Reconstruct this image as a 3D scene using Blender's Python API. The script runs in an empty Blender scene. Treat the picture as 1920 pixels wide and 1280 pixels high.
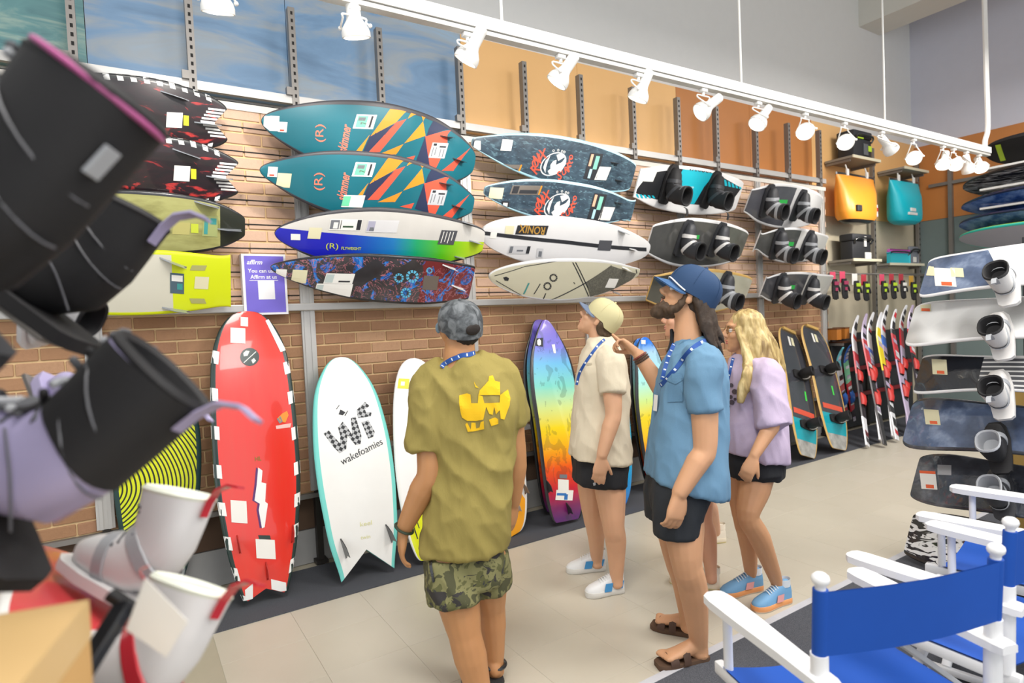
import bpy, bmesh, math, random
import numpy as np
from mathutils import Vector, Matrix, Quaternion, noise as mnoise
from mathutils.bvhtree import BVHTree
random.seed(7)
SC = bpy.context.scene
COL = SC.collection

# ------------------------------------------------------------------ camera
F = 1130.0                      # focal length in pixels of the 1920 x 1280 frame
EYE = 1.63
def _camera_axes():
    v1 = (2726, 520); roll = .045
    X = Vector((v1[0]-960, -(v1[1]-640), -F)).normalized()
    q = Vector((v1[0]-1000-960, -(v1[1]+roll*1000-640), -F))
    Z = X.cross(q).normalized()
    if Z.y < 0: Z = -Z
    Y = Z.cross(X)
    return Matrix((X, Y, Z))
RC = _camera_axes()
CAM = Vector((0, 0, EYE))
FWD = RC @ Vector((0, 0, -1))
RIGHT = RC @ Vector((1, 0, 0))
FH = Vector((FWD.x, FWD.y, 0)).normalized()
RH = Vector((RIGHT.x, RIGHT.y, 0)).normalized()
UP = Vector((0, 0, 1))
cam_data = bpy.data.cameras.new('camera'); cam = bpy.data.objects.new('camera', cam_data)
COL.objects.link(cam)
cam.matrix_world = Matrix.Translation(CAM) @ RC.to_4x4()
cam_data.sensor_width = 36; cam_data.lens = 36*F/1920; cam_data.clip_start = .02
cam_data.dof.use_dof = True; cam_data.dof.focus_distance = 3.3; cam_data.dof.aperture_fstop = 2.4
SC.camera = cam

# ------------------------------------------------------------------ world, lights, exposure
W = bpy.data.worlds.new('world'); SC.world = W; W.use_nodes = True
W.node_tree.nodes['Background'].inputs[0].default_value = (.93, .96, 1, 1)
W.node_tree.nodes['Background'].inputs[1].default_value = 1.15
SC.view_settings.view_transform = 'Standard'; SC.view_settings.look = 'None'
SC.view_settings.gamma = 1; SC.view_settings.use_curve_mapping = False
SC.view_settings.exposure = .42
def area(name, loc, sx, sy, power, col=(1, .97, .93), rot=(0, 0, 0)):
    l = bpy.data.lights.new(name, 'AREA'); l.shape = 'RECTANGLE'; l.size = sx; l.size_y = sy
    l.energy = power; l.color = col
    o = bpy.data.objects.new(name, l); o.location = loc; o.rotation_euler = rot; COL.objects.link(o); return o
for (x, y, p) in ((.6, .9, 85), (3.6, .2, 95), (6.6, .2, 95), (1.2, -2.2, 60), (4.6, -2.4, 60), (7.6, 1.6, 60)):
    area('ceiling_light', (x, y, 4.6), 1.2, 1.6, p)

# ------------------------------------------------------------------ pixel of the 1920 x 1280 frame -> place in the room
def ray(u, v): return RC @ Vector((u-960, -(v-640), -F))
def onfloor(u, v, z=0):
    d = ray(u, v); return CAM + d*((z-EYE)/d.z)
def onwall(u, v, y):
    d = ray(u, v); return CAM + d*(y/d.y)
def onend(u, v, x):
    d = ray(u, v); return CAM + d*(x/d.x)
def at(u, v, depth):
    return CAM + ray(u, v)*(depth/F)
def depth_of(p): return (Vector(p)-CAM).dot(FWD)

# ------------------------------------------------------------------ materials
_M = {}
def lin(c):
    if isinstance(c, str):
        c = [int(c[i:i+2], 16)/255 for i in (0, 2, 4)]
        return tuple((x/12.92 if x <= .04045 else ((x+.055)/1.055)**2.4) for x in c)
    return tuple(c)
class NT:
    def __init__(s, name):
        s.m = bpy.data.materials.new(name); s.m.use_nodes = True
        s.t = s.m.node_tree; s.b = s.t.nodes['Principled BSDF']
    def n(s, typ, ins=None, **kw):
        nd = s.t.nodes.new(typ)
        for k, v in kw.items(): setattr(nd, k, v)
        for k, v in (ins or {}).items():
            if isinstance(v, bpy.types.NodeSocket): s.t.links.new(v, nd.inputs[k])
            else: nd.inputs[k].default_value = v
        return nd
    def set(s, k, v):
        if isinstance(v, bpy.types.NodeSocket): s.t.links.new(v, s.b.inputs[k])
        else: s.b.inputs[k].default_value = v
    def ramp(s, fac, stops, interp='LINEAR'):
        r = s.n('ShaderNodeValToRGB', {0: fac}); cr = r.color_ramp; cr.interpolation = interp
        while len(cr.elements) < len(stops): cr.elements.new(.5)
        for e, (p, c) in zip(cr.elements, stops):
            e.position = p; e.color = (*lin(c), 1)
        return r.outputs[0]
    def mix(s, f, a, b):
        m = s.n('ShaderNodeMix', data_type='RGBA')
        for k, v in ((0, f), (6, a), (7, b)):
            if isinstance(v, bpy.types.NodeSocket): s.t.links.new(v, m.inputs[k])
            elif k == 0: m.inputs[0].default_value = v
            else: m.inputs[k].default_value = (*lin(v), 1)
        return m.outputs[2]
    def obj(s): return s.n('ShaderNodeTexCoord').outputs['Object']
    def sep(s, v): return s.n('ShaderNodeSeparateXYZ', {0: v}).outputs
    def math(s, op, a, b=0.0): return s.n('ShaderNodeMath', {0: a, 1: b}, operation=op).outputs[0]
    def noise(s, scale, detail=3, vec=None, dist=0.0, rough=.55):
        return s.n('ShaderNodeTexNoise', {'Vector': vec if vec is not None else s.obj(), 'Scale': scale, 'Detail': detail, 'Distortion': dist, 'Roughness': rough}).outputs[0]
    def mapv(s, scale, rot=(0, 0, 0), vec=None):
        return s.n('ShaderNodeMapping', {'Vector': vec if vec is not None else s.obj(), 'Scale': scale, 'Rotation': rot}).outputs[0]
    def bump(s, h, strength=.3, dist=.004):
        s.set('Normal', s.n('ShaderNodeBump', {'Height': h, 'Strength': strength, 'Distance': dist}).outputs[0])
def mat(name, col, rough=.5, metal=0.0, var=.12, scale=9.0, bump=0.0, bscale=120.0, coat=0.0, spec=.5, emit=0.0):
    """plain surface: a colour with a little procedural mottling and relief"""
    if name in _M: return _M[name]
    k = NT(name); c = lin(col)
    if var:
        d = tuple(x*(1-var) for x in c); l = tuple(min(1, x*(1+var*.7)) for x in c)
        k.set('Base Color', k.mix(k.noise(scale), d, l))
    else: k.set('Base Color', (*c, 1))
    k.set('Roughness', rough); k.set('Metallic', metal); k.set('Coat Weight', coat); k.set('Coat Roughness', .12); k.set('Specular IOR Level', spec)
    if bump: k.bump(k.noise(bscale, 4), bump, .003)
    if emit:
        k.set('Emission Color', (*c, 1)); k.set('Emission Strength', emit)
    _M[name] = k.m; return k.m
def custom(name, fn):
    if name in _M: return _M[name]
    k = NT(name); fn(k); _M[name] = k.m; return k.m

# ------------------------------------------------------------------ meshes
class MB:
    """collects shapes; build() links them as ONE mesh object"""
    def __init__(s): s.v = []; s.f = []; s.mi = []
    def add(s, v, f, mi=0):
        o = len(s.v); s.v += [Vector(p) for p in v]; s.f += [tuple(i+o for i in q) for q in f]; s.mi += [mi]*len(f); return s
    def box(s, lo, hi, mi=0, M=None, bev=0.0):
        lo = Vector(lo); hi = Vector(hi)
        if bev:
            bm = bmesh.new(); bmesh.ops.create_cube(bm, size=1)
            c = (lo+hi)/2; d = hi-lo
            for q in bm.verts: q.co = Vector((q.co.x*d.x, q.co.y*d.y, q.co.z*d.z))+c
            bmesh.ops.bevel(bm, geom=bm.edges[:], offset=bev, segments=2, affect='EDGES', profile=.5)
            bm.verts.index_update()
            v = [q.co.copy() for q in bm.verts]; f = [[q.index for q in fc.verts] for fc in bm.faces]; bm.free()
        else:
            v = [Vector((x, y, z)) for x in (lo.x, hi.x) for y in (lo.y, hi.y) for z in (lo.z, hi.z)]
            f = [(0, 1, 3, 2), (4, 6, 7, 5), (0, 4, 5, 1), (2, 3, 7, 6), (0, 2, 6, 4), (1, 5, 7, 3)]
        if M is not None: v = [M @ q for q in v]
        return s.add(v, f, mi)
    def bar(s, a, b, w, h, up=UP, mi=0, bev=0.0):
        a = Vector(a); b = Vector(b); x = (b-a); L = x.length; x.normalize()
        y = Vector(up).cross(x)
        if y.length < 1e-4: y = Vector((1, 0, 0)).cross(x)
        y.normalize(); z = x.cross(y)
        M = Matrix(((x.x, y.x, z.x, a.x), (x.y, y.y, z.y, a.y), (x.z, y.z, z.z, a.z), (0, 0, 0, 1)))
        return s.box((0, -w/2, -h/2), (L, w/2, h/2), mi, M, bev)
    def loft(s, rings, mi=0, caps=True, closed=True):
        n = len(rings[0]); v = [p for r in rings for p in r]; f = []
        for i in range(len(rings)-1):
            for j in range(n if closed else n-1):
                k = (j+1) % n; f.append((i*n+j, i*n+k, (i+1)*n+k, (i+1)*n+j))
        if caps and closed:
            for i in (0, len(rings)-1):
                c = sum((Vector(p) for p in rings[i]), Vector())/n; v.append(c); ci = len(v)-1
                for j in range(n):
                    k = (j+1) % n
                    f.append((ci, i*n+k, i*n+j) if i == 0 else (ci, i*n+j, i*n+k))
        return s.add(v, f, mi)
    def tube(s, pts, rad, n=10, mi=0, sub=0, flat=1.0, up=None, caps=True, dome=True):
        pts = [Vector(p) for p in pts]
        if not hasattr(rad, '__len__'): rad = [rad]*len(pts)
        rad = list(rad)
        if sub: pts, rad = crom(pts, rad, sub)
        rings = []; pv = None
        for i, p in enumerate(pts):
            t = (pts[min(i+1, len(pts)-1)]-pts[max(i-1, 0)]).normalized()
            if pv is None:
                u = Vector(up) if up is not None else (UP if abs(t.z) < .9 else Vector((1, 0, 0)))
                pv = (u-t*u.dot(t)).normalized()
            else:
                pv = (pv-t*pv.dot(t)).normalized()
            w = t.cross(pv)
            rings.append([p+pv*(math.cos(a)*rad[i]*flat)+w*(math.sin(a)*rad[i]) for a in [2*math.pi*j/n for j in range(n)]])
        if dome and caps:
            for end in (0, -1):
                i = 0 if end == 0 else len(pts)-1; q = pts[1 if end == 0 else -2]; t = (pts[i]-q).normalized(); c = pts[i]
                src = rings[end]; extra = [[c+(p-c)*f+t*(rad[i]*g) for p in src] for f, g in ((.86, .3), (.5, .52))]
                if end == 0: rings = extra[::-1]+rings
                else: rings = rings+extra
        return s.loft(rings, mi, caps)
    def ell(s, c, ax, mi=0, nu=12, nv=8):
        """ellipsoid: centre, three axis vectors (third one is its pole)"""
        c = Vector(c); A, B, C = [Vector(a) for a in ax]; rings = []
        for i in range(1, nv):
            th = math.pi*i/nv
            rings.append([c-C*math.cos(th)+(A*math.cos(p)+B*math.sin(p))*math.sin(th) for p in [2*math.pi*j/nu for j in range(nu)]])
        v = [p for r in rings for p in r]; f = []; n = nu
        for i in range(len(rings)-1):
            for j in range(n):
                k = (j+1) % n; f.append((i*n+j, i*n+k, (i+1)*n+k, (i+1)*n+j))
        v += [c-C, c+C]; a = len(v)-2
        for j in range(n):
            k = (j+1) % n; f.append((a, k, j)); f.append((a+1, (nv-2)*n+j, (nv-2)*n+k))
        return s.add(v, f, mi)
    def sph(s, c, r, mi=0, nu=12, nv=8): return s.ell(c, ((r, 0, 0), (0, r, 0), (0, 0, r)), mi, nu, nv)
    def lathe(s, prof, M=None, n=20, mi=0, caps=True):
        M = M or Matrix()
        return s.loft([[M @ Vector((r*math.cos(2*math.pi*j/n), r*math.sin(2*math.pi*j/n), z)) for j in range(n)] for r, z in prof], mi, caps)
    def build(s, name, mats, parent=None, smooth=True, inv=None, angle=40):
        me = bpy.data.meshes.new(name)
        v = s.v if inv is None else [inv @ p for p in s.v]
        me.from_pydata([tuple(p) for p in v], [], s.f)
        for m in (mats if isinstance(mats, (list, tuple)) else [mats]): me.materials.append(m)
        me.polygons.foreach_set('material_index', s.mi)
        if smooth:
            me.shade_smooth()
            if angle: me.set_sharp_from_angle(angle=math.radians(angle))
        me.validate(); me.update()
        return link(name, me, parent)
def link(name, me, parent=None):
    o = bpy.data.objects.new(name, me); COL.objects.link(o)
    if parent is not None: o.parent = parent
    return o
def crom(pts, rad, sub):
    P = []; R = []; n = len(pts)
    for i in range(n-1):
        p0 = pts[max(i-1, 0)]; p1 = pts[i]; p2 = pts[i+1]; p3 = pts[min(i+2, n-1)]
        for k in range(sub):
            t = k/sub
            P.append(.5*((2*p1)+(p2-p0)*t+(2*p0-5*p1+4*p2-p3)*t*t+(3*p1-p0-3*p2+p3)*t**3)); R.append(rad[i]*(1-t)+rad[i+1]*t)
    P.append(pts[-1]); R.append(rad[-1]); return P, R
def tag(o, label=None, cat=None, group=None, kind=None):
    for k, v in (('label', label), ('category', cat), ('group', group), ('kind', kind)):
        if v: o[k] = v
    return o
def empty(name, loc, label=None, cat=None, group=None, M=None):
    o = bpy.data.objects.new(name, None); COL.objects.link(o); o.empty_display_size = .05
    o.matrix_world = M if M is not None else Matrix.Translation(Vector(loc))
    return tag(o, label, cat, group)
def copy_tree(o, parent=None):
    c = o.copy(); COL.objects.link(c)
    if parent is not None: c.parent = parent; c.matrix_parent_inverse = o.matrix_parent_inverse
    for ch in list(o.children): copy_tree(ch, c)
    return c
def frame(o, x, y, z):
    x, y, z = Vector(x), Vector(y), Vector(z)
    return Matrix(((x.x, y.x, z.x, o[0]), (x.y, y.y, z.y, o[1]), (x.z, y.z, z.z, o[2]), (0, 0, 0, 1)))
def remesh(mb, name, mats, voxel, parent=None, smooth=3, inv=None, post=None, decim=0):
    """fuse the collected closed shapes into one continuous skin"""
    me = bpy.data.meshes.new(name+'_raw')
    v = mb.v if inv is None else [inv @ p for p in mb.v]
    me.from_pydata([tuple(p) for p in v], [], mb.f); me.update()
    o = bpy.data.objects.new(name, me); COL.objects.link(o)
    m = o.modifiers.new('r', 'REMESH'); m.mode = 'VOXEL'; m.voxel_size = voxel
    if smooth:
        k = o.modifiers.new('s', 'SMOOTH'); k.factor = .5; k.iterations = smooth
    dg = bpy.context.evaluated_depsgraph_get()
    ne = bpy.data.meshes.new_from_object(o.evaluated_get(dg)); ne.name = name
    o.modifiers.clear(); o.data = ne; bpy.data.meshes.remove(me)
    ne.materials.clear()
    for q in (mats if isinstance(mats, (list, tuple)) else [mats]): ne.materials.append(q)
    if post: post(ne)
    ne.shade_smooth(); ne.update()
    if parent is not None: o.parent = parent
    return o
def text_mesh(txt, bold=False, shear=0.0, space=1.0):
    cu = bpy.data.curves.new('t', 'FONT'); cu.body = txt; cu.size = 1; cu.align_x = 'CENTER'; cu.align_y = 'CENTER'
    cu.shear = shear; cu.space_character = space; cu.resolution_u = 3
    if bold: cu.offset = .02
    o = bpy.data.objects.new('t', cu); COL.objects.link(o)
    dg = bpy.context.evaluated_depsgraph_get(); dg.update()
    me = bpy.data.meshes.new_from_object(o.evaluated_get(dg))
    v = [Vector(q.co) for q in me.vertices]; f = [tuple(p.vertices) for p in me.polygons]
    bpy.data.objects.remove(o); bpy.data.curves.remove(cu); bpy.data.meshes.remove(me)
    return v, f
# ------------------------------------------------------------------ the room
WY = 4.25                       # face of the brick slat wall
def _mural(k):
    v = k.mapv((.35, 1, 1.6)); f = k.noise(2.2, 6, v, .8)
    k.set('Base Color', k.ramp(f, ((.3, '5f7f9f'), (.46, '7496b8'), (.56, '98a2ab'), (.72, '8fb0cc')))); k.set('Roughness', .45)
def _sea(k):
    v = k.mapv((.6, 1, 3.2)); f = k.noise(3.0, 6, v, 1.2)
    k.set('Base Color', k.ramp(f, ((.3, '3f6a72'), (.5, '5c8a8c'), (.62, '8aa39a'), (.75, '6f9aa2')))); k.set('Roughness', .45)
M_mural = custom('painted_sky_mural', _mural); M_sea = custom('painted_sea_mural', _sea)
M_wood_l = mat('pale_orange_board', 'ecba7a', .5, var=.06, scale=3, bump=.04)
M_wood_d = mat('dark_orange_board', 'c07c40', .5, var=.10, scale=3, bump=.04)
M_paint = mat('white_wall_paint', 'dcdcda', .85, var=.03, bump=.05)
M_paint2 = mat('lilac_grey_paint', 'cbcbd6', .85, var=.03, bump=.05)
M_ceil = mat('ceiling_paint', 'd2d0c8', .9, var=.03)
M_mortar = mat('mortar', 'd8b98c', .9, var=.15, scale=30, bump=.3)
M_alu = mat('grey_rail_metal', 'bdbbb8', .4, .35, var=.08)
M_up = mat('upright_metal', '86827e', .45, .5, var=.1)
M_slot = mat('slot_shadow_steel', '1c1a19', .8, var=0)
M_steel_dark = mat('dark_leg_steel', '3a3632', .5, .5)
M_plinth = mat('grey_plinth', '9b9a98', .6, var=.1)
M_white = mat('white_enamel', 'efeeea', .35, var=.02)
def _brick(k):
    r = k.n('ShaderNodeObjectInfo').outputs['Random']
    c = k.ramp(r, ((0, '97704f'), (.35, 'ab8260'), (.7, 'a0775a'), (1, 'bb9472')))
    k.set('Base Color', k.mix(k.math('MULTIPLY', k.noise(38, 5), .45), c, '7d5a42')); k.set('Roughness', .8); k.bump(k.noise(70, 5), .5, .004)
M_brick = custom('brown_brick', _brick)
def _brick2(k):
    r = k.n('ShaderNodeObjectInfo').outputs['Random']
    c = k.ramp(r, ((0, 'bf9c84'), (.35, 'cfae97'), (.7, 'c5a38c'), (1, 'd8bba4')))
    k.set('Base Color', k.mix(k.math('MULTIPLY', k.noise(38, 5), .4), c, 'a98670')); k.set('Roughness', .75); k.bump(k.noise(70, 5), .4, .004)
M_brick2 = custom('pale_slat_brick', _brick2)
def _floor(k):
    r = k.n('ShaderNodeObjectInfo').outputs['Random']
    c = k.ramp(r, ((0, 'c3bcac'), (.5, 'c5beae'), (1, 'c7c0b1')))
    k.set('Base Color', k.mix(k.math('MULTIPLY', k.noise(5, 6), .28), c, 'aca391')); k.set('Roughness', .42)
    k.bump(k.noise(60, 3), .05, .002)
M_tile = custom('beige_vinyl_tile', _floor)
M_sub = mat('floor_slab', 'aea693', .5, var=.08)
def _carpet(k):
    f = k.noise(260, 2, k.mapv((1, 2.2, 1))); k.set('Base Color', k.ramp(f, ((.3, '2f3136'), (.6, '55575e'), (.8, '6a6c74')))); k.set('Roughness', .95); k.bump(f, .6, .004)
M_carpet = custom('charcoal_carpet', _carpet)
M_border = mat('pale_mat_binding', 'b9b9be', .8, bump=.3)
M_green = mat('grey_green_paint', '6f7d7c', .8, var=.06)
M_beige = mat('beige_paint', 'b7ad96', .85, var=.05)

def setting(name, mb, m, smooth=False, parent=None):
    o = mb.build(name, m, parent, smooth)
    if parent is None: o['kind'] = 'structure'
    return o
floor = setting('floor', MB().box((-4, -5, -.1), (12, 4.6, -.004)), M_sub)
ceiling = setting('ceiling', MB().box((-4, -5, 5.85), (10.4, 4.6, 5.95)), M_ceil)
wall_back = setting('wall_back', MB().box((-4, 4.45, 0), (10.2, 4.6, 5.9)), M_paint)
wall_end = setting('wall_end', MB().box((10.2, -5, 0), (10.35, 4.6, 5.9)), M_paint2)
trim_1 = setting('trim_1', MB().box((8.75, -5, 5.45), (9.3, 4.45, 5.85)), M_ceil)

# tiles of the floor (the row nearest the mat starts at the mat edge)
tile_me = MB().box((-.202, -.202, -.006), (.202, .202, 0), bev=.0015)
t0 = tile_me.build('floor_tile', M_tile, floor, False); tile_mesh = t0.data
first = True; cells = []
for i in range(26):
    for j in range(14):
        x = .506+.406*i; y = 3.458-.406*j
        d = (Vector((x, y, 0))-CAM); z = d.dot(FWD)
        if z < .8: continue
        u = 960+F*d.dot(RIGHT)/z; v = 640-F*d.dot(RC @ Vector((0, 1, 0)))/z
        if -150 < u < 1990 and v < 1420: cells.append((z, x, y))
cells.sort()
for k, (z, x, y) in enumerate(cells[:290]):
    o = t0 if k == 0 else t0.copy()
    if k: COL.objects.link(o)
    o.location = (x, y, 0); o.scale = (1.0035, 1.0035, 1)
mat1 = MB().box((-2.5, 3.62, .0005), (10.15, 4.19, .008))
tag(mat1.build('carpet_runner', M_carpet, None, False), 'charcoal carpet runner along the foot of the brick wall', 'carpet')
cm = empty('floor_mat', (4, 0, 0), 'dark grey floor mat with pale edge under the folding white chairs', 'mat')
MB().box((-3.1, -3, .001), (4.4, 1.885, .009)).build('mat_pile', M_carpet, cm, False)
MB().box((-3.1, 1.885, .001), (4.4, 1.925, .011)).build('mat_binding', M_border, cm, False)

# brick slat wall, its mortar bed and steelwork: parts of wall_back
MB().box((-2.2, WY+.006, .5), (7.4, 4.45, 3.1)).build('mortar_bed', M_mortar, wall_back, False)
MB().box((-2.2, 4.3, .24), (7.4, 4.45, .5)).build('dark_recess', mat('recess_brick', '5a4535', .9), wall_back, False)
MB().box((-2.2, 4.29, 0), (7.4, 4.45, .235)).build('plinth', M_plinth, wall_back, False)
MB().box((-2.2, 4.22, .47), (7.4, 4.3, .5)).build('sill_rail', M_up, wall_back, False)
MB().box((7.4, WY-.01, .5), (7.43, 4.45, 3.1)).build('slat_wall_end', M_up, wall_back, False)
MB().box((-2.2, 4.225, 3.15), (7.45, 4.26, 3.205)).build('upper_rail', M_alu, wall_back, False)
MB().box((-2.2, 4.235, 3.06), (7.45, 4.26, 3.105)).build('ledge_strip', mat('pale_strip', 'cfcac2', .5), wall_back, False)
MB().box((-2.2, 4.19, 1.755), (6.3, 4.25, 1.805), bev=.006).build('lower_rail', M_alu, wall_back, False)
def up_mesh(z0, z1, name, m):
    b = MB().box((-.022, 4.215, z0), (.022, 4.27, z1))
    z = z0+.03
    while z < z1-.03:
        b.box((-.006, 4.2135, z), (.008, 4.22, z+.022), 1); z += .05
    return b.build(name, [m, M_slot], wall_back, False)
XU = [-.16, .44, 1.055, 1.67, 2.33, 2.94, 3.55, 4.19, 4.81, 5.40, 6.07, 6.68, 7.33]
u0 = None; f0 = None; l0 = None; foot0 = None
for i, x in enumerate(XU):
    if u0 is None: o = u0 = up_mesh(3.11, 3.79, 'slotted_upright', M_up)
    else: o = u0.copy(); COL.objects.link(o)
    o.location.x = x
    b = MB().box((x-.06, 4.2, 3.2), (x-.022, 4.24, 3.25)).build('rail_bracket', M_up, wall_back, False)
    if i % 2 == 0:
        if f0 is None:
            o = f0 = MB().box((-.045, 4.222, .52), (.045, 4.262, 3.055)).box((-.03, 4.216, .52), (-.012, 4.223, 3.055)).box((.012, 4.216, .52), (.03, 4.223, 3.055)).build('lower_upright', M_alu, wall_back, False); o2 = l0 = MB().box((-.02, 4.23, .02), (.02, 4.285, .52)).box((-.04, 4.2, 0.008), (.04, 4.31, .03)).build('upright_leg', M_steel_dark, wall_back, False)
        else:
            o = f0.copy(); COL.objects.link(o); o2 = l0.copy(); COL.objects.link(o2)
        o.location.x = x; o2.location.x = x
# painted boards above the rail
def panel(x0, x1, m, name):
    MB().box((x0+.002, 4.40, 3.2), (x1-.002, 4.45, 3.985)).build(name, m, wall_back, False)
panel(-2.4, -.10, M_sea, 'mural_panel'); panel(-.10, 1.06, M_mural, 'mural_panel'); panel(1.06, 2.44, M_mural, 'mural_panel')
for a, b in ((2.44, 3.66), (3.66, 4.98)): panel(a, b, M_wood_l, 'wood_panel')
for a, b in ((4.98, 6.2), (6.2, 7.45)): panel(a, b, M_wood_d, 'wood_panel')
MB().box((7.45, 4.41, 2.8), (10.2, 4.45, 3.985)).build('wood_panel', M_wood_l, wall_back, False)
MB().box((7.45, 4.42, 0), (10.2, 4.45, 2.8)).build('painted_panel', M_beige, wall_back, False)
MB().box((10.16, -5, 2.83), (10.2, 4.41, 3.94)).build('wood_panel', M_wood_d, wall_end, False)
MB().box((10.17, -5, 0), (10.2, 4.41, 2.83)).build('painted_panel', M_green, wall_end, False)
MB().box((10.11, -2, 3.30), (10.16, 4.2, 3.345)).build('shelf_rail', M_up, wall_end, False)
for y in (3.9, 3.2): MB().box((10.1, y, 0.6), (10.16, y+.05, 3.6)).build('slotted_upright', M_up, wall_end, False)

for u, v in ((743, 837), (991, 800), (1218, 782)):      # short grey holders between the standing boards
    q = onwall(u, v, 4.08); MB().box((q.x-.05, 4.06, q.z-.018), (q.x+.03, 4.26, q.z+.018), bev=.004).build('board_holder', M_alu, wall_back, False)
# ------------------------------------------------------------------ lighting track
TY = 3.0
def tz(x): return 3.300+.0093*x
def tp(x, dz=0, dy=0): return Vector((x, TY+dy, tz(x)+dz))
tr = empty('lighting_track', tp(4.4), 'long white ceiling track carrying the row of spotlights', 'lighting track')
iv = Matrix.Translation(-tp(4.4))
MB().bar(tp(-1), tp(8.75), .075, .07).build('track_channel', M_white, tr, False, iv)
MB().bar(tp(-1, -.052), tp(8.75, -.052), .055, .024).build('track_bus', mat('track_under', 'd8d6d0', .5), tr, False, iv)
for u in (940, 1390, 1659):
    x = onwall(u, {940: 20, 1390: 155, 1659: 225}[u], TY).x
    MB().tube([tp(x, .02), Vector((x, TY, 5.85))], .009, 8, dome=False).build('suspension_rod', M_white, tr, True, iv)
xe = onwall(1846, 270, TY).x
MB().tube([tp(xe, .0), tp(xe+.02, .12), tp(xe+.1, .3), tp(xe+.08, 1.0), Vector((xe+.05, TY, 5.85))], .028, 8, sub=4).build('power_cable', M_white, tr, True, iv)

M_bulb = mat('spot_bulb', 'fff4e2', .4, var=0, emit=4.0)
M_in = mat('reflector_white', 'f7f6f4', .3, var=0)
def spot(att, top, rim, dy_top, dy_rim, label):
    A = onwall(*att, TY); A = tp(A.x, -.0655)
    T = onwall(*top, TY+dy_top); R_ = onwall(*rim, TY+dy_rim)
    ax = (R_-T).normalized(); side = ax.cross(UP).normalized()
    L = .20; C = (T+R_)/2; T = C-ax*L/2; R_ = C+ax*L/2
    root = empty('track_spotlight', A, label, 'spotlight', 'spotlights on the white track'); iv = Matrix.Translation(-A)
    y = ax.cross(side); M = frame(T, side, y, ax)
    MB().lathe([(.001, -.004), (.03, -.004), (.034, .0), (.036, .02), (.036, .10), (.042, .12), (.066, .155), (.072, .175), (.072, .2), (.066, .2), (.062, .172), (.03, .12), (.001, .118)], M, 24).build('lamp_housing', M_white, root, True, iv)
    MB().lathe([(.001, .15), (.022, .149), (.036, .158), (.04, .172), (.001, .176)], M, 18).build('bulb', M_bulb, root, True, iv)
    MB().box((A.x-.03, A.y-.02, A.z-.024), (A.x+.03, A.y+.02, A.z), bev=.004).tube([A-UP*.01, A-UP*.045], .011, 10, dome=False).build('track_adapter', M_white, root, True, iv)
    P = R_-ax*.05; J = A-UP*.05; s = Vector((1, 0, 0))
    arm = MB()
    for q in (-1, 1):
        e = P+side*(.078*q); k = J+s*(.06*q*(1 if side.x > 0 else -1))
        arm.tube([J, k, k-UP*.02, e], .0055, 8, sub=3); arm.sph(e, .011, 0, 8, 6)
    arm.build('yoke', M_white, root, True, iv)
    l = bpy.data.lights.new('spot_lamp', 'SPOT'); l.energy = 36; l.spot_size = math.radians(70); l.spot_blend = .8; l.color = (1, .95, .87); l.shadow_soft_size = .05
    lo = bpy.data.objects.new('spot_lamp', l); COL.objects.link(lo); lo.parent = root
    tgt = Vector((A.x-.1, 4.25, 2.65)); p = R_+(tgt-R_).normalized()*.03
    lo.matrix_basis = Matrix.Translation(p-A) @ (tgt-p).to_track_quat('-Z', 'Y').to_matrix().to_4x4()
SP = [((405, -55), (404, -52), (408, 8), .0, .04), ((662, -12), (660, 2), (667, 58), .0, .03), ((875, 40), (900, 60), (876, 108), -.03, .03),
      ((1050, 85), (1074, 110), (1047, 150), -.03, .03), ((1196, 124), (1214, 141), (1198, 179), -.02, .03), ((1318, 156), (1345, 186), (1317, 208), -.03, .02),
      ((1421, 187), (1440, 203), (1420, 232), .0, .02), ((1509, 208), (1522, 236), (1506, 250), .05, -.05), ((1583, 230), (1596, 257), (1582, 270), .05, -.05),
      ((1653, 248), (1653, 259), (1671, 281), .02, -.0), ((1713, 264), (1717, 288), (1713, 300), .08, -.06), ((1768, 275), (1774, 285), (1768, 312), .02, .0),
      ((1788, 281), (1798, 295), (1790, 313), .03, -.03), ((1812, 288), (1811, 294), (1817, 320), .0, .0), ((1836, 294), (1832, 298), (1841, 315), .04, -.04)]
SPL = ['white spotlight at the near end of the track, cut by the top of the picture', 'white spotlight hanging straight down over the blue mural', 'white spotlight in front of the seam between mural and orange board',
       'white spotlight tilted down over the first orange panels', 'white spotlight above the gap between the pale orange panels', 'white spotlight where pale orange board meets darker board',
       'white spotlight over the dark orange panels, above the black-booted wakeboard', 'white spotlight showing its round mouth above the dark orange panels', 'white round-mouthed spotlight in front of the black cooler bag',
       'white spotlight turned sideways just past the black cooler bag', 'white spotlight facing out between the two high shelves', 'first white spotlight of the cluster at the far track end',
       'second white spotlight of the cluster at the far track end', 'third white spotlight of the cluster at the far track end', 'last white spotlight, at the very end of the track by the cable']
for s_, l_ in zip(SP, SPL): spot(*s_, l_)
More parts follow.
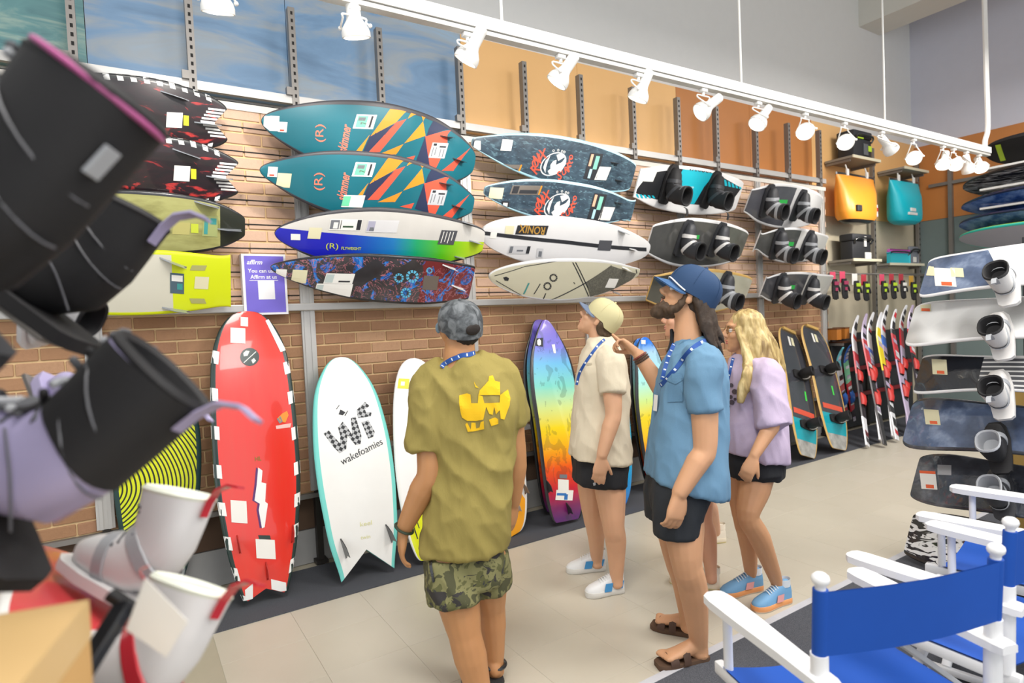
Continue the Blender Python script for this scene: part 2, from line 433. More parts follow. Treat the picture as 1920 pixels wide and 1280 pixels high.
# ------------------------------------------------------------------ boards
def pchip(xs, ys, q):
    xs = np.array(xs, float); ys = np.array(ys, float); h = np.diff(xs); d = np.diff(ys)/h
    m = np.zeros(len(xs)); m[0] = d[0]; m[-1] = d[-1]
    for i in range(1, len(xs)-1):
        if d[i-1]*d[i] > 0: m[i] = 2*d[i-1]*d[i]/(d[i-1]+d[i])
    i = np.clip(np.searchsorted(xs, q)-1, 0, len(h)-1); t = (q-xs[i])/h[i]
    return ys[i]*(1+2*t)*(1-t)**2+m[i]*h[i]*t*(1-t)**2+ys[i+1]*t*t*(3-2*t)+m[i+1]*h[i]*t*t*(t-1)
M_fin = mat('grey_fin', '8c9096', .25, .1, var=.05, coat=.5)
M_fin_d = mat('dark_fin', '2a2b2e', .3, var=.05, coat=.4)
M_stick = mat('white_sticker', 'e6e4de', .55, var=.03)
M_stick_y = mat('cream_sticker', 'd9d3b0', .55, var=.05)
M_ink = mat('black_ink', '23252b', .6, var=0)
M_grey_ink = mat('grey_ink', '6d7076', .6, var=0)
def P(name, col, **k): return mat(name, col, k.pop('rough', .45), var=k.pop('var', .04), **k)
class Board:
    SV = [-1, -.985, -.95, -.88, -.6, -.3, 0, .3, .6, .88, .95, .985, 1]
    def __init__(s, label, N, T, nrm, rocker, edges, w0=0.0, w1=0.0, notch=0.0, th=.04, mats=None, cat='surfboard', name='wake_surfboard', group=None, smooth=14):
        s.L = (T-N).length; x = (T-N).normalized(); z = Vector(nrm); z = (z-x*z.dot(x)).normalized(); y = z.cross(x)
        s.M = frame((N+T)/2, x, y, z); s.I = s.M.inverted(); s.r = rocker; s.th = th; s.notch = notch
        s.wp = ([0, math.pi], [w0, w1])
        pts = {0.0: w0, 1.0: w1}; acc = []
        for e in edges:
            q = s.px(*e, flat=True); t = q[0]/s.L+.5
            if .004 < t < .996: acc.append((t, abs(q[1])))
        acc.sort(); m = []
        for t, w in acc:
            if m and t-m[-1][0] < .02: m[-1] = ((t+m[-1][0])/2, (w+m[-1][1])/2)
            else: m.append((t, w))
        ts = [0]+[t for t, _ in m]+[1]; ws = [w0]+[w for _, w in m]+[w1]
        A_ = np.linspace(0, math.pi, 49); W_ = pchip([math.acos(1-2*t) for t in ts], ws, A_)
        for _ in range(smooth):
            W_[1:-1] = (W_[:-2]+2*W_[1:-1]+W_[2:])/4
        s.wp = (list(A_), list(W_))
        s.wmax = max(s.w(i/60*s.L-s.L/2) for i in range(61))
        s.mats = mats
        s.root = empty(name, (0, 0, 0), label, cat, group, s.M)
        s.build()
    def w(s, x):
        t = min(1, max(0, x/s.L+.5)); return max(.0015, float(pchip(s.wp[0], s.wp[1], math.acos(1-2*t))))
    def zs(s, x): return s.r*(1-(2*x/s.L)**2)
    def thx(s, x):
        t = min(1, max(0, x/s.L+.5)); return s.th*(.4+.6*math.sin(math.pi*min(.98, max(.02, t)))**.5)
    def surf(s, x, y):
        q = min(1, abs(y)/s.w(x)); return s.zs(x)+s.thx(x)/2*float(np.interp(q, [0, .3, .6, .88, .95, .985, 1], [1, .9964, .9417, .7302, .68, .42, 0]))
    def px(s, u, v, flat=False):
        o = s.I @ CAM; d = (s.I.to_3x3() @ ray(u, v)); z = 0
        for _ in range(6):
            t = (z-o.z)/d.z; p = o+d*t; z = s.zs(p.x) if flat else s.surf(p.x, max(-s.w(p.x)*.9, min(s.w(p.x)*.9, p.y)))
        return (p.x, p.y)
    def xpos(s, t, sv): return -s.L/2+t*(s.L-s.notch*(1-abs(sv)))
    def build(s):
        n = 40; A = [math.pi*i/n for i in range(n+1)]; SV = s.SV; k = len(SV)
        top = []; bot = []
        for a in A:
            t = (1-math.cos(a))/2; rt = []; rb = []
            for q in SV:
                x = s.xpos(t, q); xw = -s.L/2+t*s.L; w = s.w(xw); h = s.thx(x)/2; zc = s.zs(x); aq = abs(q)
                f = {1: 0, .985: .42, .95: .68}.get(aq, 1-.45*aq**4)
                rt.append(Vector((x, q*w, zc+h*f))); rb.append(Vector((x, q*w, zc-h*f)))
            top.append(rt); bot.append(rb)
        def grid(b, G, j0, j1, flip):
            v = [p for r in G for p in r[j0:j1+1]]; m = j1-j0+1; f = []
            for i in range(len(G)-1):
                for j in range(m-1):
                    q = (i*m+j, (i+1)*m+j, (i+1)*m+j+1, i*m+j+1); f.append(q[::-1] if flip else q)
            b.add(v, f)
        base, rail, deck = s.mats
        b = MB(); grid(b, top, 3, 9, False); s.base = b.build('base', base, s.root)
        b = MB(); grid(b, bot, 0, k-1, True); b.build('deck', deck, s.root)
        b = MB(); grid(b, top, 0, 3, False); grid(b, top, 9, k-1, False)
        for end in (0, n):    # end caps
            v = top[end]+bot[end]; f = []
            for j in range(k-1):
                q = (j, j+1, k+j+1, k+j); f.append(q if end == 0 else q[::-1])
            b.add(v, f)
        b.build('rail', rail, s.root)
    def _map(s, bm, eps, name, mats, clip=.9):
        xs = [q.co.x for q in bm.verts]; x0, x1 = min(xs), max(xs); st = s.L/30
        c = math.floor(x0/st)*st+st
        while c < x1:
            bmesh.ops.bisect_plane(bm, geom=bm.verts[:]+bm.edges[:]+bm.faces[:], plane_co=(c, 0, 0), plane_no=(1, 0, 0)); c += st
        ys = [q.co.y for q in bm.verts]; st = s.wmax/12; c = math.floor(min(ys)/st)*st+st
        while c < max(ys):
            bmesh.ops.bisect_plane(bm, geom=bm.verts[:]+bm.edges[:]+bm.faces[:], plane_co=(0, c, 0), plane_no=(0, 1, 0)); c += st
        bmesh.ops.triangulate(bm, faces=bm.faces[:])
        for q in bm.verts:
            x = max(-s.L*.492, min(s.L*.492, q.co.x)); w = s.w(x)*clip
            y = max(-w, min(w, q.co.y)); q.co = Vector((x, y, s.surf(x, y)+eps))
        for f in bm.faces:
            f.normal_update()
            if f.normal.z < 0: f.normal_flip()
        me = bpy.data.meshes.new(name); bm.to_mesh(me); bm.free()
        for m in mats: me.materials.append(m)
        return link(name, me, s.root)
    def decal(s, name, polys, eps=.0016, clip=.9, label=None, local=False):
        """flat print or sticker lying on the base: polygons of (points, material)"""
        bm = bmesh.new(); mats = []
        for i, (pts, m) in enumerate(polys):
            if m not in mats: mats.append(m)
            q = [p if local else s.px(*p) for p in pts]
            try:
                f = bm.faces.new([bm.verts.new((x, y, 0)) for x, y in q]); f.material_index = mats.index(m)
            except ValueError: pass
        o = s._map(bm, eps, name, mats, clip)
        if label: o['label'] = label
        return o
    def rect(s, u, v, du, dv, m, sk=0.0, name='sticker', eps=.0022, lines=None, label=None):
        """sticker whose centre, half width and half height are given in pixels"""
        q = [(u-du+sk, v-dv), (u+du+sk, v-dv*.9), (u+du-sk, v+dv), (u-du-sk, v+dv*.9)]
        pl = [(q, m)]
        o = s.decal(name, pl, eps, label=label)
        if lines:
            L = []
            for (a, b, c, d, mm) in lines:
                def g(i, j): 
                    p = [q[0][k]*(1-i)*(1-j)+q[1][k]*i*(1-j)+q[2][k]*i*j+q[3][k]*(1-i)*j for k in (0, 1)]; return tuple(p)
                L.append(([g(a, b), g(c, b), g(c, d), g(a, d)], mm))
            s.decal('sticker_print', L, eps+.0008)
        return o
    def text(s, txt, p0, p1, m, hscale=1.0, flip=False, eps=.002, bold=False, shear=0.0, name='lettering'):
        v, f = text_mesh(txt, bold, shear)
        x0 = min(p.x for p in v); x1 = max(p.x for p in v); y0 = min(p.y for p in v); y1 = max(p.y for p in v)
        a = Vector(s.px(*p0)).to_3d(); b = Vector(s.px(*p1)).to_3d(); d = b-a; n = Vector((-d.y, d.x, 0))*(-1 if flip else 1)
        sc = 1/(x1-x0); bm = bmesh.new()
        vs = [bm.verts.new(a+d*((p.x-x0)*sc)+n*((p.y-(y0+y1)/2)*sc*hscale)) for p in v]
        for q in f:
            try: bm.faces.new([vs[i] for i in q])
            except ValueError: pass
        return s._map(bm, eps, name, [m])
    def fin(s, u, v, du, dv, m=None, h=.06, ln=.10):
        """upright fin: root centre and direction of its root given in pixels"""
        a = Vector(s.px(u, v)); d = (Vector(s.px(u+du, v+dv))-a).normalized(); n = Vector((-d.y, d.x))
        prof = [(-.5, 0), (-.35, .35), (-.05, .8), (.45, 1.0), (.38, .7), (.35, .4), (.5, 0)]
        b = MB(); V = []
        for side in (-1, 1):
            for px_, hz in prof:
                c = a+d*(px_*ln)+n*(side*.004*(1-.7*hz)); V.append(Vector((c.x, c.y, s.surf(c.x, c.y)+hz*h-.002)))
        k = len(prof); F_ = [tuple(range(k))[::-1], tuple(range(k, 2*k))]+[(j, (j+1) % k, k+(j+1) % k, k+j) for j in range(k)]
        b.add(V, F_); o = b.build('fin', m or M_fin, s.root, False); return o

# boots bolted to wakeboards: shell with liner, straps, plate as its pieces
M_blk = mat('black_boot_fabric', '1d1c1e', .75, var=.15, scale=20, bump=.25, bscale=300)
M_blk2 = mat('charcoal_boot_shell', '35363a', .5, var=.2, scale=14, bump=.1)
M_wht = mat('white_boot_shell', 'd8d5d2', .5, var=.06, scale=14)
M_gry = mat('grey_strap', 'a4a6aa', .45, var=.08)
M_lace = mat('lace_cord', '55565a', .8)
M_lil = mat('lilac_boot_shell', 'a79fc2', .5, var=.06)
BP = [(.165, .034, .022, .020), (.15, .04, .036, .030), (.115, .05, .048, .042), (.06, .06, .052, .054), (.012, .075, .049, .068), (-.022, .105, .049, .074), (-.03, .14, .051, .070), (-.026, .175, .055, .071), (-.02, .205, .058, .074), (-.016, .228, .060, .077)]
def boot(parent, M, sc=1.0, shell=None, liner=None, strap=None, straps=3, plate=True, lace=True, top=1.0, tab=None, open_toe=False, name='boot', stitch=None, label=None):
    shell = shell or M_blk2; liner = liner or M_blk; strap = strap or M_gry
    pp = [Vector((x, 0, z if z < .12 else .12+(z-.12)*top)) for x, z, a, b in BP]; wa = [a for *_, a, b in BP]; wb = [b for *_, b in BP]
    rings = []; tg = []
    for i, p in enumerate(pp):
        t = (pp[min(i+1, len(pp)-1)]-pp[max(i-1, 0)]).normalized(); tg.append(t); nn = Vector((t.z, 0, -t.x)); nn = nn if i else Vector((0, 0, 1))
        sg = lambda q: math.copysign(abs(q)**.8, q)
        rings.append([M @ ((p+nn*(sg(math.cos(a))*wb[i])+Vector((0, 1, 0))*(sg(math.sin(a))*wa[i]))*sc) for a in [2*math.pi*j/20 for j in range(20)]])
    b = MB(); b.loft(rings, 0, caps=False)
    c = sum(rings[0], Vector())/20; b.add(rings[0]+[c], [(20, (j+1) % 20, j) for j in range(20)])
    o = b.build(name, shell, parent)
    if label: o['label'] = label
    # cuff lip and dark inside
    def ringk(i, f, off=0.0):
        c = sum(rings[i], Vector())/20; t = (M.to_3x3() @ tg[i])*sc
        return [c+(q-c)*f+t*off for q in rings[i]]
    inn = MB(); inn.loft([ringk(-1, 1.0), ringk(-1, 1.03, .006), ringk(-1, .95, .014), ringk(-1, .84, .008), ringk(-2, .8), ringk(-3, .8), ringk(-4, .78)], 0, caps=False)
    cc = ringk(-4, .78); ce = sum(cc, Vector())/20; inn.add(cc+[ce], [(20, j, (j+1) % 20) for j in range(20)])
    inn.build('liner', liner, o)
    for k in range(straps):
        i = [3, 5, 7, 8][k % 4]; c = MB()
        c.loft([ringk(i, 1.0, -.016), ringk(i, 1.07, -.014), ringk(i, 1.07, .014), ringk(i, 1.0, .016)], 0, caps=False)
        c.build('strap', strap, o)
    if plate:
        pl = MB(); prof = [(-.13, .03), (-.115, .048), (-.05, .055), (.08, .062), (.16, .05), (.19, .028)]
        R0 = [Vector((x, w, 0)) for x, w in prof]+[Vector((x, -w, 0)) for x, w in prof[::-1]]
        pl.loft([[M @ (q*sc) for q in R0], [M @ ((q+Vector((0, 0, .022)))*sc) for q in R0]]); pl.build('base_plate', shell if plate is True else plate, o)
    if lace:
        lc = MB()
        for i in range(3, 9):
            pA = pp[i]; t = tg[i]; nn = Vector((t.z, 0, -t.x))*(1 if t.z > -.2 else -1)
            if i < 4: nn = Vector((0, 0, 1))
            q = []
            for j in range(7):
                a = -1.0+2*j/6; q.append(M @ ((pA+nn*(math.cos(a)*wb[i]*1.05)+Vector((0, 1, 0))*(math.sin(a)*wa[i]*1.05)+t*(.01*(j-3)/3*(1 if i % 2 else -1)))*sc))
            lc.tube(q, .0035*sc, 6)
        lc.build('lace', M_lace, o)
    if stitch:
        st = MB()
        for off, i0 in ((-.012, 7), (.012, 6)):
            r = ringk(i0, 1.012, off); h = [r[j % 20] for j in range(20)]; st.tube(h+[h[0]], .0018*sc, 5, dome=False)
        st.tube([ringk(4, 1.012)[j] for j in range(9, 13)]+[ringk(5, 1.012)[12]], .0018*sc, 5); st.build('stitching', stitch, o)
    if tab:
        r = ringk(-1, 1.02, .0); j = 10; p = r[j]; t = (M.to_3x3() @ tg[-1])*sc; w = (M.to_3x3() @ Vector((0, 1, 0)))*sc; bk = (M.to_3x3() @ Vector((-1, 0, 0)))*sc
        tb = MB(); pts = [p-t*.03+bk*.002, p+bk*.006, p+t*.03+bk*.018, p+t*.05+bk*.045, p+t*.055+bk*.075]
        tb.loft([[q+w*.011, q+w*.011+t*.005, q-w*.011+t*.005, q-w*.011] for q in pts]); tb.build('pull_tab', tab, o)
    return o
def bind(B, u, v, toe=(0, -30), sc=.9, **k):
    """a boot standing on the board, its middle at pixel (u, v), toes towards the pixel offset"""
    a = Vector(B.px(u, v)); d = (Vector(B.px(u+toe[0], v+toe[1]))-a).normalized()
    z = B.surf(a.x, max(-B.w(a.x)*.9, min(B.w(a.x)*.9, a.y)))
    X = Vector((d.x, d.y, 0)); Z = Vector((0, 0, 1)); Y = Z.cross(X)
    return boot(B.root, frame((a.x, a.y, z), X, Y, Z), sc, **k)
# ------------------------------------------------------------------ boards hung on the brick wall
def tilted(deg): return (0, -math.cos(math.radians(deg)), -math.sin(math.radians(deg)))
BY = 4.02
def wallboard(label, N, T, edges, tilt=20, r=.05, y0=BY, **k):
    B = Board(label, onwall(*N, y0), onwall(*T, y0), tilted(tilt), r, edges, **k)
    for q in (-.2, .24):          # pegs of the slat wall that carry the board
        x = q*B.L; p = B.M @ Vector((x, -B.w(x)*.35, B.zs(x)-B.thx(x)*.4))
        MB().bar(Vector((p.x, WY+.01, p.z-.004)), p, .012, .012).build('peg', M_alu, wall_back, False)
    return B
# -- black and red fish tails
def _redsplash(k):
    v = k.mapv((1.3, 3, 1), (0, 0, .5)); f = k.noise(4, 5, v, 1.5)
    k.set('Base Color', k.ramp(f, ((.40, '1b1418'), (.57, '2a171c'), (.61, '8e2a2c'), (.68, 'c23a35'), (.72, '2a171c')))); k.set('Roughness', .3); k.set('Coat Weight', .4)
M_redsplash = custom('black_red_splash', _redsplash)
M_black = P('gloss_black', '1f2023', coat=.4, rough=.35); M_wht_e = P('gloss_white', 'e9e9e6', coat=.4, rough=.3)
def fish(label, N, T, edges, tip, notch, low, fins, lab, y0=BY):
    B = wallboard(label, N, T, edges, 18, .05, y0, w0=.03, w1=.085, notch=.075, mats=(M_redsplash, M_black, M_black), group='black and red fish tail boards')
    x = -B.L*.08; pol = []; top = True
    while x < B.L*.40:                      # white and black checks round the rim
        for sgn in (1, -1):
            w0_, w1_ = B.w(x), B.w(x+.028)
            pol.append(([(x, sgn*w0_*.99), (x+.028, sgn*w1_*.99), (x+.034, sgn*(w1_-.034)), (x+.006, sgn*(w0_-.034))], M_wht_e))
        x += .062
    for j in range(9):                      # fanned stripes on the tail
        a = -1+2*(j+.25)/9; b = a+.13; xe = B.xpos(1, a); xb = B.xpos(.93, a*.8)
        pol.append(([(xb, a*.085*1.0), (xb, b*.085*1.0), (B.xpos(.998, b), b*.085), (xe*.998, a*.085)], M_wht_e))
    for q in pol: B.decal('rim_check', [q], .0012, .995, local=True)
    for f in fins: B.fin(*f, h=.07, ln=.15)
    B.rect(lab[0], lab[1], 15, 15, M_stick, 1); B.rect(lab[0]+22, lab[1]+1, 5, 10, P('yellow_label', 'd8d42a'), 0)
    return B
fish('upper black and red fish tail board with checked rim behind the big black boot', (-50, 178), (426, 233), [(285, 144), (331, 156), (378, 172), (413, 191)], 0, 0, 0, [(328, 180, 40, 14), (390, 232, 40, 5)], (327, 225))
fish('lower black and red fish tail board with checked rim, over the olive board', (-40, 287), (447, 333), [(282, 254), (342, 256), (375, 267), (405, 280), (432, 294)], 0, 0, 0, [(350, 288, 40, 14), (412, 333, 40, 5)], (341, 325), BY-.02)
def _olive(k):
    x = k.sep(k.obj())[0]; f = k.noise(6, 5, k.mapv((.6, 2, 1)))
    c = k.ramp(f, ((.3, '8d8c52'), (.55, 'a5a468'), (.75, '7c7a45')))
    k.set('Base Color', k.mix(k.math('GREATER_THAN', x, .47), c, '24271d')); k.set('Roughness', .35); k.set('Coat Weight', .3)
B = wallboard('olive green board with near-black tail and grey fins under the red fish tails', (-30, 400), (459, 425), [(266, 356), (353, 365), (408, 379), (432, 390), (451, 403)], 18, .05, w0=.03, w1=.05, mats=(custom('olive_camo', _olive), M_black, M_black))
B.fin(388, 383, 40, 10, h=.07, ln=.14); B.fin(430, 430, 40, 2, h=.06, ln=.14)
B.rect(394, 424, 14, 20, P('sage_sticker', '9aa268'), 1, lines=[(.1, .1, .35, .9, P('teal_print', '3d8f8c')), (.5, .1, .9, .4, P('teal_print', '3d8f8c'))]); B.rect(340, 428, 16, 12, P('khaki_sticker', 'b2ab6a'), 1); B.rect(365, 428, 7, 9, P('lime_sticker', 'bcc83a'), 0)
def _yel(k):
    x = k.sep(k.obj())[0]; f = k.noise(3, 3)
    k.set('Base Color', k.mix(k.math('GREATER_THAN', x, .30), k.mix(f, 'd6d3c6', 'c9c5b2'), 'd3df10')); k.set('Roughness', .4); k.set('Coat Weight', .3)
B = wallboard('cream board with fluorescent yellow tail, lowest on the left of the wall', (-70, 527), (432, 527), [(150, 470), (200, 466), (275, 467), (350, 472), (410, 480)], 18, .04, w0=.05, w1=.165, th=.05, mats=(custom('cream_and_yellow', _yel), P('yellow_rail', 'd3df10'), M_wht_e))
for f in ((325, 492, 40, 14), (330, 580, 40, 6)): B.fin(*f, h=.06, ln=.15)
B.rect(372, 502, 14, 5, P('olive_pad', 'a9a86a'), 2); B.rect(371, 564, 14, 5, P('olive_pad', 'a9a86a'), -2)
B.rect(332, 531, 13, 20, P('slate_sticker', '4a5f6c'), 0, lines=[(.1, .1, .9, .4, M_stick), (.5, .5, .9, .8, P('teal_print', '3d8f8c'))]); B.rect(378, 530, 13, 12, M_stick_y, 1)

# -- teal boards with orange facets
M_teal = custom('teal_base', lambda k: (k.set('Base Color', k.mix(k.noise(2.5, 2), '095b69', '0c6c7b')), k.set('Roughness', .42), k.set('Coat Weight', .3)))
M_rail_d = P('charcoal_rail', '3b3a3f', rough=.5)
OR_ = P('orange_facet', 'e08c24'); CO = P('coral_facet', 'e0553e'); NV = P('navy_facet', '252e4c'); RD = P('red_facet', 'e8482f'); TG = P('label_green', '6fcf9f')
def _z(p): return [(480+a*.21875, 180+b*.21888) for a, b in p]
FACETS = [([(1150, 110), (1290, 125), (1200, 225), (980, 345)], OR_), ([(1330, 140), (1375, 150), (1300, 195)], OR_), ([(1420, 165), (1455, 172), (1432, 215)], OR_),
          ([(1432, 215), (1452, 340), (1270, 405)], OR_), ([(1200, 225), (1290, 195), (1060, 480), (965, 480)], CO), ([(980, 335), (1200, 235), (960, 480), (915, 480)], NV),
          ([(975, 330), (950, 380), (905, 480), (850, 480)], OR_), ([(1265, 410), (1200, 500), (1050, 500)], OR_), ([(1520, 210), (1660, 275), (1460, 345), (1480, 280)], NV),
          ([(1450, 345), (1680, 280), (1640, 330), (1640, 420), (1540, 620), (1490, 620)], CO), ([(1450, 345), (1490, 600), (1370, 560)], NV), ([(1365, 510), (1340, 560), (1240, 540)], CO),
          ([(1840, 440), (1770, 530), (1690, 640), (1590, 640)], CO)]
def tealboard(label, N, T, edges, dy, y0, low):
    B = wallboard(label, N, T, edges, 20, .05, y0, smooth=4, w0=.0, w1=.04, th=.045, mats=(M_teal, M_rail_d, M_rail_d), group='teal boards with orange facets')
    ex = lambda p: (p[0]+(-2 if low else 0), p[1]+dy(p[0]))
    B.decal('facet_graphic', [([ex(q) for q in _z(p)], m) for p, m in FACETS], .0012, .9)
    e = lambda u, v: ex((u, v))
    B.text('(R)', e(601, 266), e(601, 233), P('coral_print', 'ee7a62'), .75, name='round_logo')
    B.text('skimmer', e(641, 285), e(650, 233), P('coral_print', 'ee7a62'), 1.7, shear=.25, bold=True)
    B.rect(*e(684, 228), 19, 14, M_stick, 4, lines=[(.1, .1, .6, .9, TG), (.15, .2, .5, .45, M_grey_ink), (.3, .55, .6, .7, M_grey_ink), (.75, .1, .85, .9, M_ink)])
    B.rect(*e(822, 282), 15, 15, P('grey_sticker', 'b9bcc0'), 4, lines=[(.1, .05, .3, .2, M_ink), (.12, .3, .17, .9, M_grey_ink), (.3, .3, .35, .8, M_grey_ink), (.5, .2, .9, .3, M_ink), (.6, .4, .65, .9, M_grey_ink), (.8, .4, .85, .9, M_grey_ink)])
    B.fin(*e(837, 256), 30, 4, M_fin_d, .05, .11); B.fin(*e(860, 300), 30, 10, M_fin_d, .05, .11)
    return B
T5 = ((490, 226), (889, 306)); T6 = ((487, 318), (887, 384))
b5 = tealboard('upper teal board with orange and coral facets below the blue mural', *T5, [(520, 205), (560, 195), (620, 188), (680, 188), (740, 195), (800, 213), (850, 242), (878, 268)], lambda u: 0, BY, 0)
b5.rect(507, 231, 16, 15, M_stick, 1); b5.rect(530, 238, 8, 10, M_stick, 1, lines=[(.2, .75, .7, .9, RD)])
b6 = tealboard('lower teal board with orange and coral facets, over the white and blue board', *T6, [(520, 300), (560, 289), (620, 282), (680, 283), (740, 290), (800, 307), (850, 333), (875, 355)], lambda u: 92-(u-490)*.012, BY-.03, 1)
b6.rect(511, 322, 9, 10, M_stick, 1, lines=[(.2, .75, .7, .9, RD)]); b6.rect(532, 338, 13, 14, M_stick_y, 2); b6.rect(662, 377, 20, 12, M_stick, 3, lines=[(.0, .1, .35, .9, TG)])

# -- white board with blue to green half
def _bg(k):
    o = k.sep(k.obj()); x = o[0]
    g = k.ramp(k.math('ADD', k.math('MULTIPLY', x, 1/1.5), .5), ((.0, '1418a8'), (.27, '1a1fb4'), (.5, '1577bb'), (.62, '12a66a'), (.75, '52bb18'), (.95, 'b4d30f')))
    ln = k.math('ADD', k.math('MULTIPLY', x, .028), o[1])
    k.set('Base Color', k.mix(k.math('GREATER_THAN', ln, .018), g, k.mix(k.noise(6, 3), 'd6d3cd', 'c6c3be'))); k.set('Roughness', .38); k.set('Coat Weight', .35)
B = wallboard('white board with blue-to-green lower half and dark rail', (515, 437), (906, 452), [(545, 415), (600, 398), (660, 390), (720, 388), (780, 394), (830, 404), (870, 415), (896, 424)], 22, .06, BY-.05, smooth=4, w0=.0, w1=.07, th=.045, mats=(custom('white_blue_green', _bg), M_rail_d, M_rail_d))
B.rect(648, 421, 30, 11, M_stick, 2, lines=[(.02, .1, .3, .9, M_grey_ink), (.12, .3, .26, .85, M_stick), (.34, .1, .36, .9, M_ink), (.42, .6, .75, .75, P('leaf_print', '2d4a33')), (.85, .05, .98, .95, M_ink)])
B.rect(717, 424, 29, 12, P('pale_sticker', 'd4d3d4'), 3, lines=[(.02, .1, .25, .9, P('lilac_print', 'a9a7bb')), (.1, .6, .25, .9, M_grey_ink)])
B.rect(554, 444, 9, 6, M_stick, 0); B.rect(590, 437, 12, 11, M_stick_y, 2); B.rect(839, 445, 15, 14, P('dark_label', '4b4c52'), 4, lines=[(.15, .1, .2, .9, M_stick), (.35, .1, .4, .8, M_stick), (.55, .1, .6, .9, M_stick), (.75, .1, .8, .7, M_stick)])
YP = P('yellow_print', 'c9cf3c')
B.text('(R)', (611, 462), (634, 463), YP, .75, name='round_logo'); B.text('FLYWEIGHT', (640, 465), (677, 466), YP, 1.1, bold=True)
B.fin(878, 418, 24, 6, M_fin, .06, .11); B.fin(890, 453, 24, 6, M_fin, .06, .11); B.fin(862, 482, 24, 4, M_fin, .05, .10)
# leash plug of the board
# -- dark board with blue and pink line art
def _ink(k):
    x = k.sep(k.obj())[0]; a = k.noise(5, 5, None, 2.2); b = k.noise(9, 4, None, 3.0); big = k.noise(2.2, 2)
    base = k.mix(k.math('GREATER_THAN', k.math('ADD', x, k.math('MULTIPLY', a, .12)), .33), k.ramp(k.noise(3, 3), ((.3, '1d1b1e'), (.7, '4a484b'))), '6e2024')
    blue = k.ramp(a, ((.5, '1d1b1e'), (.54, '0f56a8'), (.60, '2b86d6'), (.64, '15315c')))
    m1 = k.math('MULTIPLY', k.math('GREATER_THAN', a, .52), k.math('LESS_THAN', a, .62))
    m2 = k.math('MULTIPLY', k.math('GREATER_THAN', b, .49), k.math('LESS_THAN', b, .515))
    reg = k.math('GREATER_THAN', big, .42)
    c = k.mix(k.math('MULTIPLY', m1, reg), base, blue); c = k.mix(k.math('MULTIPLY', m2, reg), c, 'b9737c')
    k.set('Base Color', c); k.set('Roughness', .3); k.set('Coat Weight', .4)
B = wallboard('dark board with tangled blue and pink drawing and maroon tail, lowest of its column', (507, 501), (884, 530), [(540, 488), (600, 479), (700, 475), (800, 482), (860, 492)], 24, .06, BY-.05, smooth=4, w0=.0, w1=.125, th=.04, mats=(custom('inked_drawing', _ink), M_black, M_black))
B.rect(527, 513, 10, 9, M_stick, 1); B.rect(561, 518, 14, 13, M_stick_y, 2); B.rect(636, 522, 27, 10, M_stick, 3, lines=[(.02, .1, .3, .9, P('mint_sticker', 'b9c6c4')), (.5, .7, .9, .85, M_ink)]); B.rect(625, 544, 34, 13, M_stick, 3, lines=[(.02, .1, .2, .9, P('mint_sticker', 'b9c6c4'))])
B.rect(807, 530, 14, 14, P('brown_label', '6a6058'), 2)
for f in ((842, 500, 24, 8), (858, 538, 24, 8)): B.fin(*f, M_wht_e, .06, .12)
SK = P('ice_blue_print', '5fb6d8')      # small bony figures drawn as rings on the print
for (u, v, r_) in ((748, 521, 9), (773, 518, 12), (805, 507, 6), (761, 549, 10)):
    pl = []
    for j in range(10):
        a0, a1 = 2*math.pi*j/10, 2*math.pi*(j+.7)/10
        pl.append(([(u+r_*math.cos(a0), v+r_*math.sin(a0)), (u+r_*math.cos(a1), v+r_*math.sin(a1)), (u+r_*.55*math.cos(a1), v+r_*.55*math.sin(a1)), (u+r_*.55*math.cos(a0), v+r_*.55*math.sin(a0))], SK))
    B.decal('ring_drawing', pl)

